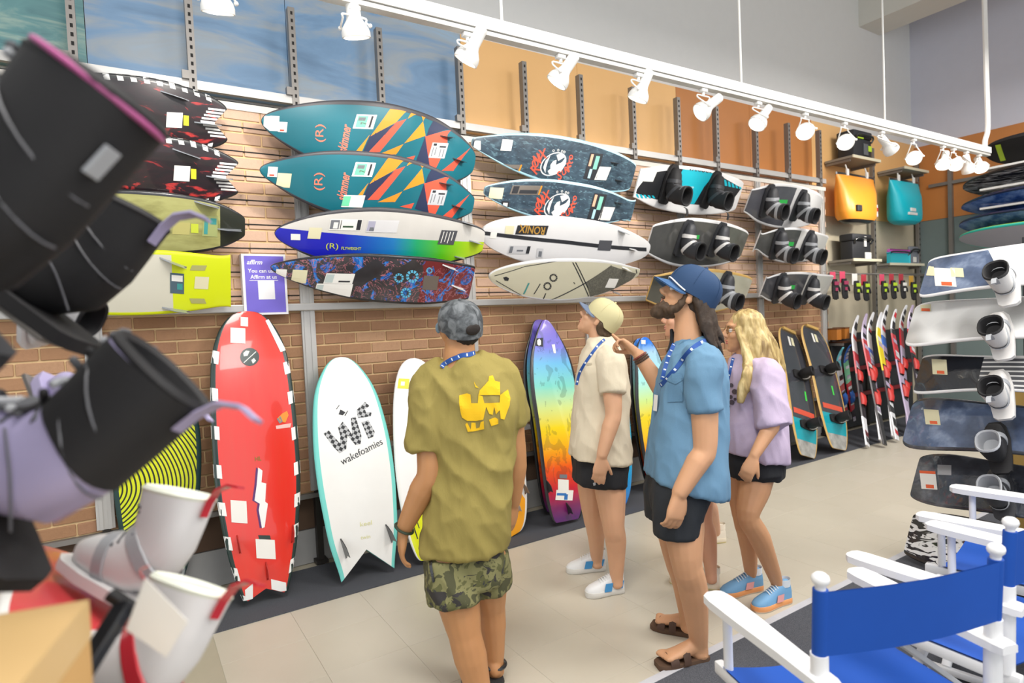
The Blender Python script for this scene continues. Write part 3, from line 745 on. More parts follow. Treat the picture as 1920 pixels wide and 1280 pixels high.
# -- slate boards with the round wave emblem
def _slate(k):
    f = k.noise(4, 5, k.mapv((1.2, 2.5, 1), (0, 0, .8)), 2.5); g = k.noise(16, 3, k.mapv((1, 3.4, 1), (0, 0, .6)), 1.0)
    c = k.ramp(f, ((.35, '2a3844'), (.55, '384a58'), (.7, '465b67')))
    k.set('Base Color', k.mix(k.math('GREATER_THAN', g, .6), c, '55707c')); k.set('Roughness', .38); k.set('Coat Weight', .35)
M_slate = custom('slate_leaf_base', _slate); M_icerail = P('ice_blue_rail', 'a9d3e2'); M_redink = P('red_print', 'd4553f')
def waveboard(label, N, T, edges, du, dv, y0):
    B = wallboard(label, N, T, edges, 22, .055, y0, smooth=6, w0=.02, w1=.10, th=.04, mats=(M_slate, M_icerail, M_icerail), group='slate boards with a round wave emblem')
    e = lambda u, v: (u+du(u), v+dv(u))
    k = lambda a, b: e(960+a*.1042, 260+b*.1042)
    ring = []; n = 28
    for j in range(n):
        a0, a1 = 2*math.pi*j/n, 2*math.pi*(j+1)/n
        def g(a, f): return k(740+f*(235*math.cos(a)-20*math.sin(a)), 455+f*(205*math.sin(a)-60*math.cos(a)))
        ring.append(([g(a0, 1), g(a1, 1), g(a1, .91), g(a0, .91)], M_wht_e))
    ring.append(([k(690, 470), k(740, 400), k(800, 380), k(790, 470), k(900, 420), k(960, 340), k(970, 450), k(880, 590), k(760, 650), k(670, 640), k(640, 580), k(690, 540)], M_wht_e))
    ring.append(([k(560, 520), k(600, 400), k(690, 300), k(640, 420), k(610, 520), k(600, 620)], M_wht_e)); ring.append(([k(800, 290), k(880, 270), k(950, 330), k(880, 370), k(830, 400)], M_wht_e))
    B.decal('wave_emblem', ring, .0012)
    for ch, a, b, c, d in (('R', 400, 590, 420, 500), ('O', 380, 480, 430, 420), ('N', 410, 400, 470, 360), ('I', 460, 340, 500, 310), ('X', 500, 300, 580, 270)):
        B.text(ch, *((k(a-20, b), k(c+40, d-10)) if ch != 'I' else (k(a, b), k(a+22, b-12))), M_redink, 1.2, bold=True)
    for ch, a, b in (('S', 850, 660), ('U', 930, 600), ('R', 985, 555), ('F', 1030, 505), ('C', 1050, 400), ('O', 1060, 335)):
        B.text(ch, k(a-35, b+16), k(a+35, b-16), M_redink, 1.1, bold=True)
    for a, b in ((745, 215), (830, 205), (900, 225), (940, 238)): B.text('o', k(a-18, b), k(a+18, b), M_wht_e)
    B.rect(*e(1112, 312), 12, 26, M_ink, 7, lines=[(.1, .05, .3, .5, P('peach', 'd9a68a')), (.5, .1, .8, .6, P('mint', '7fc2b0')), (.3, .6, .5, .95, M_icerail)])
    B.rect(*e(1130, 325), 11, 13, M_stick, 5)
    B.fin(*e(1152, 305), 25, 4, M_fin_d, .05, .1); B.fin(*e(1160, 338), 25, 4, M_fin_d, .05, .1)
    return B
b = waveboard('upper slate board with white round wave emblem below the orange panels', (885, 266), (1186, 332), [(910, 255), (950, 250), (1000, 249), (1050, 254), (1100, 264), (1150, 282), (1178, 296)], lambda u: 0, lambda u: 0, BY)
b.rect(893, 272, 8, 9, M_stick, 0); b.rect(950, 272, 10, 11, M_stick, 2); b.rect(948, 316, 28, 8, P('pack_print', '6d665f'), 3, lines=[(.05, .1, .25, .9, M_ink), (.3, .5, .9, .9, M_ink), (.95, 0, 1, 1, OR_)])
b = waveboard('lower slate board with white round wave emblem, over the board lettered RONIX', (908, 357), (1186, 395), [(925, 345), (960, 338), (1000, 335), (1050, 337), (1100, 345), (1150, 360), (1180, 375)], lambda u: 7, lambda u: 78-(u-1000)*.02, BY-.03)
b.rect(930, 362, 13, 11, M_stick_y, 2); b.rect(986, 356, 28, 9, P('pack_print', '6d665f'), 3, lines=[(.05, .1, .25, .9, M_ink), (.3, .5, .9, .9, M_ink), (.95, 0, 1, 1, OR_)]); b.rect(947, 384, 7, 7, M_ink, 1, lines=[(.2, .2, .8, .8, M_stick)])
# -- white RONIX board
M_offw = P('satin_white', 'dddcdc', rough=.35, coat=.3); M_cream = P('cream_base', 'c9c4ac', rough=.45); M_gold = P('gold_letters', 'b58a3e')
B = wallboard('white board with black stringer and gold RONIX lettering upside down', (903, 436), (1216, 468), [(930, 413), (980, 405), (1040, 403), (1100, 410), (1150, 420), (1190, 438)], 26, .07, BY-.0, w0=.02, w1=.03, th=.06, mats=(M_offw, M_offw, M_offw))
B.decal('stringer', [([(906, 433), (1060, 450), (1212, 464), (1212, 471), (1060, 457), (906, 440)], M_ink)])
B.rect(997, 431, 29, 9, M_ink, 2.5, name='name_plate'); B.text('RONIX', (1021, 433), (973, 428), M_gold, 1.2, bold=True, eps=.0035)
B.rect(955, 431, 8, 8, M_stick_y, 1); B.rect(925, 441, 6, 6, M_stick, 1)
B.rect(973, 468, 20, 8, P('pale_print', 'c6c6c8'), 2, lines=[(.05, .1, .2, .9, M_grey_ink), (.4, .5, .7, .7, M_grey_ink), (.85, .05, 1, .95, M_ink)]); B.rect(1012, 474, 6, 9, P('pale_print', 'c6c6c8'), 1, lines=[(.3, .3, .8, .9, M_grey_ink)])
B.rect(1134, 460, 12, 10, P('dark_label', '4b4c52'), 2)
B.fin(1166, 434, 24, 8, M_fin, .06, .11); B.fin(1186, 467, 24, 5, M_offw, .05, .1)
# -- cream board with grey traction pad
B = wallboard('cream board with grey traction pad and crossed black lines, lowest of its column', (917, 517), (1197, 510), [(945, 500), (1000, 487), (1060, 483), (1110, 484), (1160, 492), (1190, 502)], 30, .11, BY-.06, w0=.0, w1=.03, th=.05, mats=(M_cream, M_offw, M_offw))
M_pad = custom('grey_traction_pad', lambda k: (k.set('Base Color', k.mix(k.n('ShaderNodeTexVoronoi', {'Vector': k.obj(), 'Scale': 70.0}).outputs[0], '4c4a42', '6d6a5e')), k.set('Roughness', .85)))
g = lambda a, b: (860+a*.2969, 220+b*.2969)
B.decal('traction_pad', [([g(805, 1040), g(960, 935), g(1120, 985), g(1060, 1070), g(960, 1140), g(830, 1130)], M_pad)], .004)
def line(p, q, w): 
    d = Vector((q[0]-p[0], q[1]-p[1])).normalized(); n = (-d.y*w, d.x*w)
    return ([(p[0]+n[0], p[1]+n[1]), (q[0]+n[0], q[1]+n[1]), (q[0]-n[0], q[1]-n[1]), (p[0]-n[0], p[1]-n[1])], M_ink)
for q_ in [line(g(225, 1000), g(420, 940), .6), line(g(420, 940), g(620, 905), .6), line(g(235, 1030), g(400, 1125), .6), line(g(400, 1125), g(560, 1165), .6), line(g(570, 1160), g(800, 1045), .9), line(g(800, 1045), g(965, 935), .9), line(g(720, 915), g(820, 1130), .9), line(g(738, 915), g(838, 1130), .9), line(g(515, 1050), g(475, 1115), .8), line(g(550, 1110), g(520, 1185), .9), line(g(1120, 960), g(1125, 985), .8), line(g(725, 1040), g(735, 1052), .7)]: B.decal('drawn_line', [q_])
B.decal('teal_mark', [([g(438, 1045), g(448, 1045), g(415, 1115), g(405, 1115)], P('teal_print', '3d8f8c'))])
for cu, cv in ((560, 1065), (598, 1012)):
    pl = []
    for j in range(12):
        a0, a1 = 2*math.pi*j/12, 2*math.pi*(j+.8)/12
        h = lambda a, f: g(cu+f*(22*math.cos(a)+14*math.sin(a)), cv+f*(22*math.sin(a)-14*math.cos(a)))
        pl.append(([h(a0, 1), h(a1, 1), h(a1, .6), h(a0, .6)], M_ink))
    B.decal('ring_logo', pl)
B.decal('dot_logo', [([g(280, 1010), g(300, 1005), g(318, 1015), g(312, 1032), g(290, 1030)], M_ink)])
B.rect(*g(965, 1045), 9, 9, M_stick, 4, eps=.006); B.fin(*g(1050, 950), 26, 8, M_wht_e, .06, .1); B.fin(*g(1000, 1110), 26, 6, M_fin, .05, .1)

# -- wakeboards with bindings
M_cyan = P('cyan_top', '10a5b8')
B = wallboard('white and black wakeboard with cyan middle and black boots, top of its column', (1194, 343), (1386, 368), [(1208, 317), (1230, 311), (1267, 309), (1320, 315), (1360, 326), (1396, 343)], 24, .07, BY, w0=.13, w1=.13, th=.03, mats=(M_offw, M_offw, M_black), cat='wakeboard', name='wakeboard')
e = lambda a, b: (1180+a*.125, 300+b*.125)
B.decal('dark_field', [([e(70, 490), e(300, 190), e(760, 130), e(1290, 200), e(1680, 420), e(1480, 690), e(780, 650), e(400, 590)], M_black)], .001)
B.decal('cyan_field', [([e(800, 140), e(1000, 150), e(1280, 205), e(1120, 400), e(970, 660), e(790, 650), e(700, 480), e(740, 260)], M_cyan)], .002)
pl = [([e(1420+i*55, 290+i*26), e(1450+i*55, 300+i*26), e(1470+i*55, 390+i*12), e(1430+i*55, 385+i*12)], M_cyan) for i in range(5)]+[([e(90+i*60, 505+i*6), e(125+i*60, 510+i*6), e(150+i*60, 575), e(115+i*60, 570)], M_cyan) for i in range(5)]
B.decal('cyan_stripes', pl, .002); B.rect(*e(310, 245), 9, 10, M_stick, 4); B.text('VARIOUS', e(890, 112), e(1240, 160), M_ink, .9, bold=True); B.text('wake team', e(780, 405), e(965, 405), M_wht_e, 1.0)
bind(B, 1250, 352, (10, -30), 1.15, shell=M_blk, strap=M_blk2, straps=2, tab=M_blk); bind(B, 1328, 362, (12, -28), 1.15, shell=M_blk, strap=M_blk2, straps=2, tab=M_blk)
M_grn = P('green_label', '2fa84a'); M_wrap = P('wrapped_charcoal', '4a4b4d', rough=.15, coat=.6, var=.25); M_wrapg = P('wrapped_grey', '9c9d9a', rough=.15, coat=.6, var=.15); M_tan = P('tan_edge', 'c9a35e')
def wakeb(label, N, T, edges, feet, split, colr, boots, r=.06, gl=None, w=.12):
    def fn(k):
        x = k.sep(k.obj())[0]; f = k.noise(5, 4)
        k.set('Base Color', k.mix(k.math('GREATER_THAN', x, split), k.mix(f, colr[0], colr[1]), k.mix(f, colr[2], colr[3]))); k.set('Roughness', .18); k.set('Coat Weight', .6); k.bump(k.noise(7, 3), .35, .01)
    B = wallboard(label, N, T, edges, 26, r, BY-.03, w0=w, w1=w, th=.03, mats=(custom('wrapped_'+label[:18].replace(' ', '_'), fn), M_tan if colr[4] == 1 else M_offw, M_black), cat='wakeboard', name='wakeboard')
    for i, (u, v, d) in enumerate(feet): bind(B, u, v, d, .92*1.2, **boots)
    if gl: B.rect(gl[0], gl[1], gl[2], gl[3], M_grn, 1, name='green_label')
    return B
BB = dict(shell=M_blk2, strap=M_gry, straps=3); BW = dict(shell=M_blk2, strap=M_wht, straps=2)
wakeb('charcoal wakeboard in clear wrap with white-tipped boots above the blue cap', (1217, 447), (1395, 460), [(1231, 420), (1262, 412), (1301, 407), (1350, 414), (1385, 425), (1408, 436)], [(1278, 452, (12, -32)), (1340, 455, (12, -30))], .3, ('3c3c3c', '565653', '4a4a44', '6b6b62', 0), BW, gl=(1299, 444, 12, 4))
wakeb('cream-tailed wakeboard with dark boots, half hidden by the blue cap', (1218, 540), (1402, 545), [(1237, 515), (1275, 506), (1310, 502), (1344, 504), (1385, 512), (1417, 526)], [(1280, 545, (8, -30)), (1350, 545, (12, -30))], -.1, ('34342f', '4c4b42', 'a9a794', 'bcb9a6', 1), BB)
wakeb('topmost white-tailed wakeboard with strapped grey boots at the brick wall end', (1402, 376), (1535, 394), [(1420, 354), (1441, 345), (1488, 345), (1526, 357), (1548, 371)], [(1435, 382, (8, -30)), (1493, 390, (12, -30))], -.02, ('3f4046', '5a5a60', 'c6c5c6', 'dbdada', 0), BB, gl=(1467, 378, 9, 4))
wakeb('middle white-tailed wakeboard with strapped dark boots at the brick wall end', (1419, 452), (1545, 463), [(1427, 440), (1460, 428), (1497, 426), (1535, 436), (1558, 447)], [(1453, 462, (8, -30)), (1507, 465, (12, -30))], -.04, ('3a3a3a', '555552', 'c2c1bd', 'd5d4d0', 0), BB, gl=(1478, 457, 10, 4))
wakeb('lowest white-tailed wakeboard with black and white boots at the brick wall end', (1430, 537), (1555, 535), [(1438, 522), (1460, 512), (1504, 509), (1541, 514), (1568, 522)], [(1458, 545, (8, -30)), (1512, 548, (12, -30))], .0, ('36363a', '505054', 'b7b5ae', 'cac8c1', 0), BW, gl=(1480, 538, 10, 4))
# ------------------------------------------------------------------ boards leaning against the foot of the wall
def leaner(label, N, T, edges, yN=4.14, yT=None, r=.03, zT=.04, **k):
    t = onfloor(*T, zT)
    if yT: t = onwall(*T, yT); t.z = max(t.z, zT)
    return Board(label, onwall(*N, yN), t, (0, -1, 0), r, edges, **k)
# yellow and black ringed board
def _rings(k):
    o = k.obj(); x = k.sep(o)[0]
    s = k.n('ShaderNodeSeparateXYZ', {0: k.mapv((1, 1, 1), (0, 0, .35))}).outputs
    d = k.n('ShaderNodeVectorMath', {0: o, 1: (-.05, -.30, 0)}, operation='DISTANCE').outputs['Value']
    w = k.math('SINE', k.math('MULTIPLY', k.math('ADD', d, k.math('MULTIPLY', k.noise(2.2, 2), .05)), 290))
    c = k.ramp(k.math('ADD', k.math('MULTIPLY', x, .6), .5), ((.4, 'd9e01a'), (.68, 'cfe030'), (.76, '9fd08a'), (.9, '4c9c94')))
    k.set('Base Color', k.mix(k.math('GREATER_THAN', w, .35), c, '1c2420')); k.set('Roughness', .35); k.set('Coat Weight', .3)
leaner('yellow board with black ring lines leaning on the wall behind the boot rack', (292, 715), (302, 1120), [(345, 735), (366, 765), (378, 815), (378, 880), (372, 960), (362, 1020), (344, 1085)], w0=.0, w1=.06, th=.04, mats=(custom('yellow_ring_print', _rings), P('dark_teal_rail', '24413f'), M_black))
# red board
M_red = custom('red_board', lambda k: (k.set('Base Color', k.mix(k.noise(4, 4, k.mapv((.5, 6, 1))), 'e0231c', 'd63a2a')), k.set('Roughness', .22), k.set('Coat Weight', .6)))
M_dkgreen = P('dark_green_rail', '1f332f', rough=.35, coat=.4)
RE = [(425, 600), (405, 640), (396, 720), (396, 800), (402, 870), (415, 970), (430, 1050), (446, 1095), (500, 592), (530, 630), (548, 700), (560, 780), (566, 860), (564, 950), (559, 1020), (546, 1080)]
B = leaner('red board with lightning bolt and white-checked dark rim leaning on the wall', (463, 584), (499, 1120), RE, w0=.02, w1=.115, notch=.055, th=.045, mats=(M_red, M_dkgreen, M_dkgreen))
pl = []
for sgn, cuts in ((-1, [.14, .27, .40, .53, .655, .77, .875, .97]), (1, [.03, .19, .30, .43, .555, .665, .77, .885])):
    for c in cuts:
        x = (c-.5)*B.L; l = .045*B.L if c > .1 else .12*B.L
        q = lambda xx, f: sgn*B.w(min(B.L/2*.99, xx))*f
        pl.append(([(x, q(x, 1)), (x+l, q(x+l, 1)), (x+l+.012, q(x+l, .83)), (x+.012, q(x, .83))], M_wht_e))
xe = B.L/2; pl.append(([(xe-.075, -.115), (B.xpos(1, 1), -.115), (B.xpos(1, .7), -.075), (B.xpos(.95, .7), -.07)], M_wht_e)); pl.append(([(B.xpos(.965, .2), .03), (B.xpos(.965, 1), .115), (B.xpos(1, 1), .115), (B.xpos(1, .2), .03)], M_wht_e))
for q in pl: B.decal('rim_check', [q], .003, 1.0, local=True)
B.rect(446, 629, 14, 15, M_stick, 0); B.rect(458, 603, 7, 9, M_stick, 0)
pl = []
for j in range(16): a0, a1 = 2*math.pi*j/16, 2*math.pi*(j+1)/16; pl.append(([(468, 669), (468+18*math.cos(a0), 669+17*math.sin(a0)), (468+18*math.cos(a1), 669+17*math.sin(a1))], M_dkgreen))
B.decal('round_logo', pl, .002); B.decal('logo_print', [line((457, 680), (480, 659), .8)[:1]+(M_stick,), ([(456, 662), (461, 657), (468, 658), (464, 667), (457, 668)], M_stick), ([(471, 675), (476, 671), (480, 676), (474, 682)], M_stick)], .003)
bolt = [(484, 876), (492, 882), (490, 904), (499, 906), (497, 940), (502, 944), (496, 988), (491, 990), (485, 956), (487, 944), (477, 938), (481, 910)]
B.decal('lightning_bolt', [([(a-4, b) for a, b in bolt], P('violet_shadow', '59306a'))], .0015); B.decal('lightning_bolt', [(bolt, M_wht_e)], .003)
B.rect(448, 959, 15, 22, M_stick, -1); B.rect(498, 1029, 18, 19, M_stick, -1); B.rect(496, 1007, 11, 4, M_dkgreen, -1); B.text('HL', (478, 860), (490, 859), P('olive_print', '8a6a20'), 1.1, bold=True)
B.decal('bird_logo', [([(521, 783), (529, 775), (538, 770), (541, 778), (535, 792), (526, 790)], OR_), ([(519, 785), (526, 780), (530, 790), (524, 794)], P('grey_print', '7b7f80')), ([(517, 798), (546, 793), (544, 801), (518, 804)], P('pink_print', 'e9b4ae'))], .002)
M_redfin = P('dark_red_fin', 'a8231c')
for f in ((447, 1020, 4, 25), (548, 1000, -2, 25), (500, 1070, 2, 25)): B.fin(*f, M_redfin, .07, .11)
# white board with checker letters
M_aqua = P('aqua_rail', '74cfc6')
WE = [(612, 690), (597, 715), (586, 770), (585, 850), (594, 930), (609, 1000), (624, 1050), (638, 1080), (672, 680), (702, 720), (724, 795), (736, 870), (740, 950), (739, 1020)]
B = leaner('white board with black checkered letters and aqua rim leaning on the wall', (638, 670), (691, 1078), WE, yN=4.14, w0=.015, w1=.175, notch=.16, th=.04, mats=(M_wht_e, M_aqua, M_aqua))
def _chk(k):
    c = k.n('ShaderNodeTexChecker', {'Vector': k.mapv((1, 1, 1), (0, 0, .55)), 'Scale': 44.0}).outputs['Fac']
    k.set('Base Color', k.mix(k.math('MULTIPLY', c, .62), '12151c', 'd8dadd')); k.set('Roughness', .5)
M_chk = custom('checkered_ink', _chk); e = lambda a, b: (590+a*.1094, 740+b*.1094)
def _wf(q): return [e(*p) for p in q]
B.decal('big_letters', [(_wf([(150, 660), (240, 610), (430, 830), (440, 700), (400, 560), (480, 460), (560, 560), (640, 680), (620, 400), (700, 370), (800, 700), (790, 840), (700, 860), (560, 690), (540, 930), (430, 1000), (330, 900)]), M_chk),
                        (_wf([(720, 260), (860, 120), (940, 190), (860, 250), (880, 300), (980, 290), (960, 370), (740, 400)]), M_chk), (_wf([(800, 470), (920, 430), (1030, 640), (1000, 720), (920, 750)]), M_chk)], .0015, label='large black checkered letters W and F')
B.decal('small_mark', [(_wf([(440, 250), (530, 300), (480, 350), (410, 335)]), M_ink), (_wf([(415, 175), (425, 180), (375, 250), (365, 245)]), M_ink), (_wf([(560, 270), (570, 280), (525, 360), (510, 355)]), M_ink)], .0015)
B.text('wakefoamies', e(450, 1150), e(1150, 790), M_ink, 1.1, shear=.1, name='small_lettering')
B.text('keel', (675, 983), (697, 979), P('faint_yellow', 'd9d79a'), .8); B.text('twin', (676, 1008), (694, 1005), P('faint_yellow', 'd9d79a'), .9)
B.fin(644, 1028, 9, 30, M_fin_d, .09, .13); B.fin(729, 1000, 9, 26, M_fin_d, .09, .13)
# white board with yellow tail behind the man in olive
def _wy(k):
    x = k.sep(k.obj())[0]; k.set('Base Color', k.mix(k.math('GREATER_THAN', x, .36), k.mix(k.noise(3), 'e6e6e4', 'efefee'), 'd9e000')); k.set('Roughness', .3); k.set('Coat Weight', .4)
B = leaner('white board with yellow square label and yellow tail behind the man in olive', (777, 672), (797, 1050), [(752, 683), (741, 715), (736, 770), (738, 850), (745, 920), (758, 985), (772, 1025)], w0=.012, w1=.03, th=.04, mats=(custom('white_with_yellow_tail', _wy), M_wht_e, M_black))
B.rect(755, 719, 12, 10, P('yellow_label', 'd8d42a'), 1, lines=[(.35, .3, .65, .7, M_stick)]); B.decal('tail_line', [line((775, 985), (783, 1010), 1.0), line((781, 975), (786, 990), .8)], .002)
# orange board
M_org = P('orange_base', 'f0a21c', coat=.4, rough=.3)
B = leaner('orange board with white rim, only its tail showing beside the man in olive', (922, 690), (950, 1000), [(979, 830), (985, 880), (988, 924), (986, 975)], w0=.01, w1=.10, notch=-.04, th=.04, mats=(M_org, M_wht_e, M_wht_e))
B.decal('white_flash', [([(975, 905), (982, 905), (984, 935), (978, 925)], M_wht_e), ([(966, 935), (972, 940), (973, 958), (966, 955)], M_wht_e)], .002); B.fin(982, 915, 6, 20, P('brown_fin', '6b5a4a'), .06, .1); B.fin(970, 950, 4, 20, M_fin, .05, .08)
# rainbow boards
def rainbow(name, stops, a, b):
    def fn(k):
        x = k.sep(k.obj())[0]; t = k.math('ADD', k.math('MULTIPLY', x, 1/(b-a)), -a/(b-a))
        c = k.ramp(t, stops); f = k.noise(7, 3, k.mapv((1, 1.4, 1)), .8)
        k.set('Base Color', k.mix(k.math('MULTIPLY', k.math('GREATER_THAN', f, .59), .62), c, k.mix(.5, c, '1d3a2c'))); k.set('Roughness', .25); k.set('Coat Weight', .5)
    return custom(name, fn)
M_rb = rainbow('rainbow_dapple', ((0, '6a50b8'), (.13, '7a78d8'), (.22, '6ab6e0'), (.34, '7ed2c4'), (.45, 'cfe08a'), (.55, 'ecd21e'), (.64, 'f2b21a'), (.75, 'ea5a1c'), (.85, 'cc2430'), (.94, '7a1f5a'), (1, '5a1c6c')), -.78, .78)
RBE = [(1006, 612), (999, 643), (997, 704), (1001, 761), (1010, 833), (1021, 920), (1036, 619), (1059, 650), (1075, 682), (1086, 722)]
B = leaner('front rainbow-dappled board with two small labels beside the man in the cream shirt', (1022, 600), (1063, 976), RBE, yN=4.05, w0=.012, w1=.115, th=.035, mats=(M_rb, M_black, M_black))
B.decal('dark_badge', [([(1004, 634), (1018, 633), (1018, 650), (1004, 648)], M_ink)], .0015); B.decal('white_badge', [([(1007, 638), (1011, 635), (1014, 639), (1014, 646), (1010, 648), (1007, 645)], M_stick), ([(1034, 646), (1040, 645), (1042, 662), (1038, 662)], M_stick)], .003)
B.rect(1056, 910, 10, 12, M_stick, 0, name='hang_label'); B.rect(1058, 928, 16, 10, M_stick, 1, lines=[(.05, .3, .6, .55, P('blue_print', '2d6fb5')), (.5, .4, .7, .95, P('blue_print', '2d6fb5'))], name='hang_label'); B.rect(1056, 893, 7, 4, M_grey_ink, 0, name='clip')
B.fin(1027, 912, 4, 22, M_fin_d, .06, .1); B.fin(1064, 953, 5, 22, M_fin_d, .06, .1)
B = leaner('rear rainbow-dappled board peeping out behind the front one', (1010, 599), (1048, 968), [(a-11, b-2) for a, b in RBE], yN=4.16, w0=.012, w1=.115, th=.035, mats=(M_rb, M_black, M_black), yT=4.0)
M_bl = rainbow('cyan_to_blue', ((0, '2aa6c8'), (.6, '18a3c9'), (1, '1560c0')), -.6, .7)
leaner('cyan to blue board almost hidden behind the man in the cream shirt', (1140, 668), (1150, 950), [(1174, 740), (1182, 800), (1185, 860), (1184, 905), (1178, 935)], w0=.01, w1=.09, th=.035, mats=(M_bl, M_bl, M_black))
M_rb2 = rainbow('blue_white_rainbow', ((0, '1f6fe0'), (.06, '2f86ee'), (.12, 'a9d4f4'), (.3, 'a8e6e0'), (.42, 'c9e48a'), (.52, 'ecd21e'), (.64, 'f0c01a'), (.78, 'e2501c'), (.9, 'b81f2c'), (1, '7a1020')), -.72, .72)
R2 = [(1192, 645), (1188, 680), (1189, 740), (1196, 800), (1208, 870), (1221, 645), (1238, 672), (1246, 700)]
B = leaner('front blue-nosed rainbow board under the pointing hand', (1207, 632), (1246, 912), R2, yN=4.05, w0=.012, w1=.11, th=.035, mats=(M_rb2, M_black, M_black)); B.rect(1206, 641, 4, 4, M_stick, 0)
leaner('rear blue-nosed rainbow board behind the front one under the pointing hand', (1199, 634), (1232, 906), [(a-8, b-2) for a, b in R2], yN=4.16, yT=4.02, w0=.012, w1=.11, th=.035, mats=(M_rb2, M_black, M_black))

# wrapped wakeboards standing by the wall end
def stander(label, N, T, hw, extra=0, yN=4.12):
    e = [(N[0]-hw*.85, N[1]+25), (N[0]-hw+.3*(T[0]-N[0]), N[1]+.3*(T[1]-N[1])), (N[0]-hw*1.05+.6*(T[0]-N[0]), N[1]+.6*(T[1]-N[1])), (N[0]-hw*.9+.88*(T[0]-N[0]), N[1]+.88*(T[1]-N[1]))]
    def fn(k):
        x = k.sep(k.obj())[0]
        k.set('Base Color', k.mix(k.math('GREATER_THAN', x, .57), k.mix(k.math('GREATER_THAN', x, .34), k.mix(k.noise(5), '34353a', '4a4b52'), '1f9fae'), k.mix(k.noise(9), '3a3b40', 'dcd9d2'))); k.set('Roughness', .15); k.set('Coat Weight', .6); k.bump(k.noise(6, 3), .3, .01)
    B = leaner(label, N, T, e, yN=yN, w0=.13, w1=.12, th=.03, mats=(custom('wrapped_stand_board', fn), M_tan, M_black), zT=.055, cat='wakeboard', name='wakeboard', group=None)
    L = B.L
    for xx in (-.12, .27): boot(B.root, frame((xx*L-.0, 0, B.surf(xx*L, 0)), (0, 1, 0), (-1, 0, 0), (0, 0, 1)), .85, shell=M_blk, strap=M_wht, straps=1, lace=False, top=.7)
    B.decal('red_band', [([(.16*L, -.2), (.20*L, -.2), (.20*L, .2), (.16*L, .2)], P('red_print', 'd4553f'))], .002, local=True)
    B.decal('green_label', [([(-.0*L, .06), (.075*L, .06), (.075*L, .09), (0*L, .09)], P('neon_green', '46d04e'))], .002, local=True)
    B.decal('top_label', [([(-.44*L, -.06), (-.36*L, -.06), (-.36*L, -.02), (-.44*L, -.02)], M_stick), ([(-.44*L, .0), (-.37*L, .0), (-.37*L, .05), (-.44*L, .05)], M_stick_y)], .002, local=True)
    b = MB().box((-L/2-.015, -.12, -.03), (-L/2+.02, .12, .03), bev=.004).build('wooden_tip', M_tan, B.root, False); return B
stander('wrapped black and cyan wakeboard standing just right of the blonde woman', (1477, 620), (1514, 856), 19)
stander('wrapped black and cyan wakeboard standing next to the colourful skis', (1520, 614), (1573, 842), 19)
leaner('black board with white marks, mostly hidden behind the woman in lilac', (1452, 640), (1472, 868), [(1470, 700), (1477, 760), (1481, 820)], w0=.1, w1=.1, th=.03, mats=(M_black, M_black, M_black), cat='wakeboard', name='wakeboard')

# purple poster fixed to the slat wall
M_pur = P('poster_purple', '7566d0', rough=.5); M_pw = P('poster_white', 'f0eff2', rough=.5)
pc = onwall(497, 533, 4.18); tlp = onwall(452, 481, 4.18); brp = onwall(541, 587, 4.18)
w2, h2 = (brp.x-tlp.x)/2, (tlp.z-brp.z)/2+.012
po = empty('poster', pc, 'purple poster with white border on the wall above the red board', 'poster')
pM = Matrix.Translation((0, 0, 0))
MB().box((-w2, -.004, -h2), (w2, .07, h2)).build('poster_board', M_pw, po, False); MB().box((-w2*.88, -.0055, -h2*.93), (w2*.9, -.004, h2*.93)).build('poster_print', M_pur, po, False)
MB().box((-w2*.33, -.007, -h2*.5), (w2*.42, -.0055, h2*.12), bev=.0004).build('white_square', M_pw, po, False)
def flat_text(txt, x, z, wd, parent, m, y=-.0065, name='lettering', bold=True, hs=1.0, shear=0.0):
    v, f = text_mesh(txt, bold, shear); x0 = min(p.x for p in v); x1 = max(p.x for p in v); s_ = wd/(x1-x0); cx = (x0+x1)/2
    return MB().add([Vector((x+(p.x-cx)*s_, y, z+p.y*s_*hs)) for p in v], f).build(name, m, parent, False)
flat_text('affirm', -w2*.42, h2*.72, w2*.7, po, M_pw, shear=.3); flat_text('You can use', -w2*.12, h2*.44, w2*1.25, po, M_pw); flat_text('Affirm at us', -w2*.05, h2*.24, w2*1.2, po, M_pw)
MB().box((-w2*.7, -.0065, h2*.12), (w2*.6, -.0055, h2*.14)).build('rule', M_pw, po, False)
# ------------------------------------------------------------------ corner shelving and its goods
M_shelf = mat('shelf_laminate', '8b857b', .6, var=.05); M_edge = mat('shelf_front_edge', 'd9d2b8', .5, var=.03)
def shelf(label, bl, fl, fr, th=.03):
    b = onwall(*bl, 4.40); f = onend(*fl, b.x); z = (b.z+f.z)/2; x1 = onwall(*fr, f.y).x
    r = empty('wall_shelf', (b.x, 4.40, z), label, 'shelf'); iv = Matrix.Translation((-b.x, -4.40, -z))
    MB().box((b.x, f.y, z-th), (x1, 4.40, z), bev=.003).build('shelf_board', M_shelf, r, False, iv)
    MB().box((b.x, f.y-.012, z-th), (x1, f.y-.0005, z+.004)).build('front_edge', M_edge, r, False, iv)
    for x in (b.x+.02, x1-.05): MB().box((x, f.y+.04, z-th-.035), (x+.02, 4.40, z-th), bev=.002).build('bracket', M_up, r, False, iv)
    return b.x, x1, f.y, z
S1 = shelf('high shelf with a black cooler bag on it, over the orange dry bag', (1546, 304), (1598, 289), (1650, 299))
S2 = shelf('high empty shelf over the teal dry bag', (1645, 323), (1695, 311), (1740, 319))
S3 = shelf('middle shelf right of the brick wall with a black cooler box on it', (1553, 490), (1599, 484), (1652, 488))
S4 = shelf('middle shelf in the corner carrying a colourful bag and a grey cooler', (1643, 496), (1668, 492), (1732, 494))
M_lime = P('lime_trim', 'b4d433'); M_coolg = P('grey_cooler', '7d8088'); M_coolb = P('black_cooler', '26272b', rough=.6)
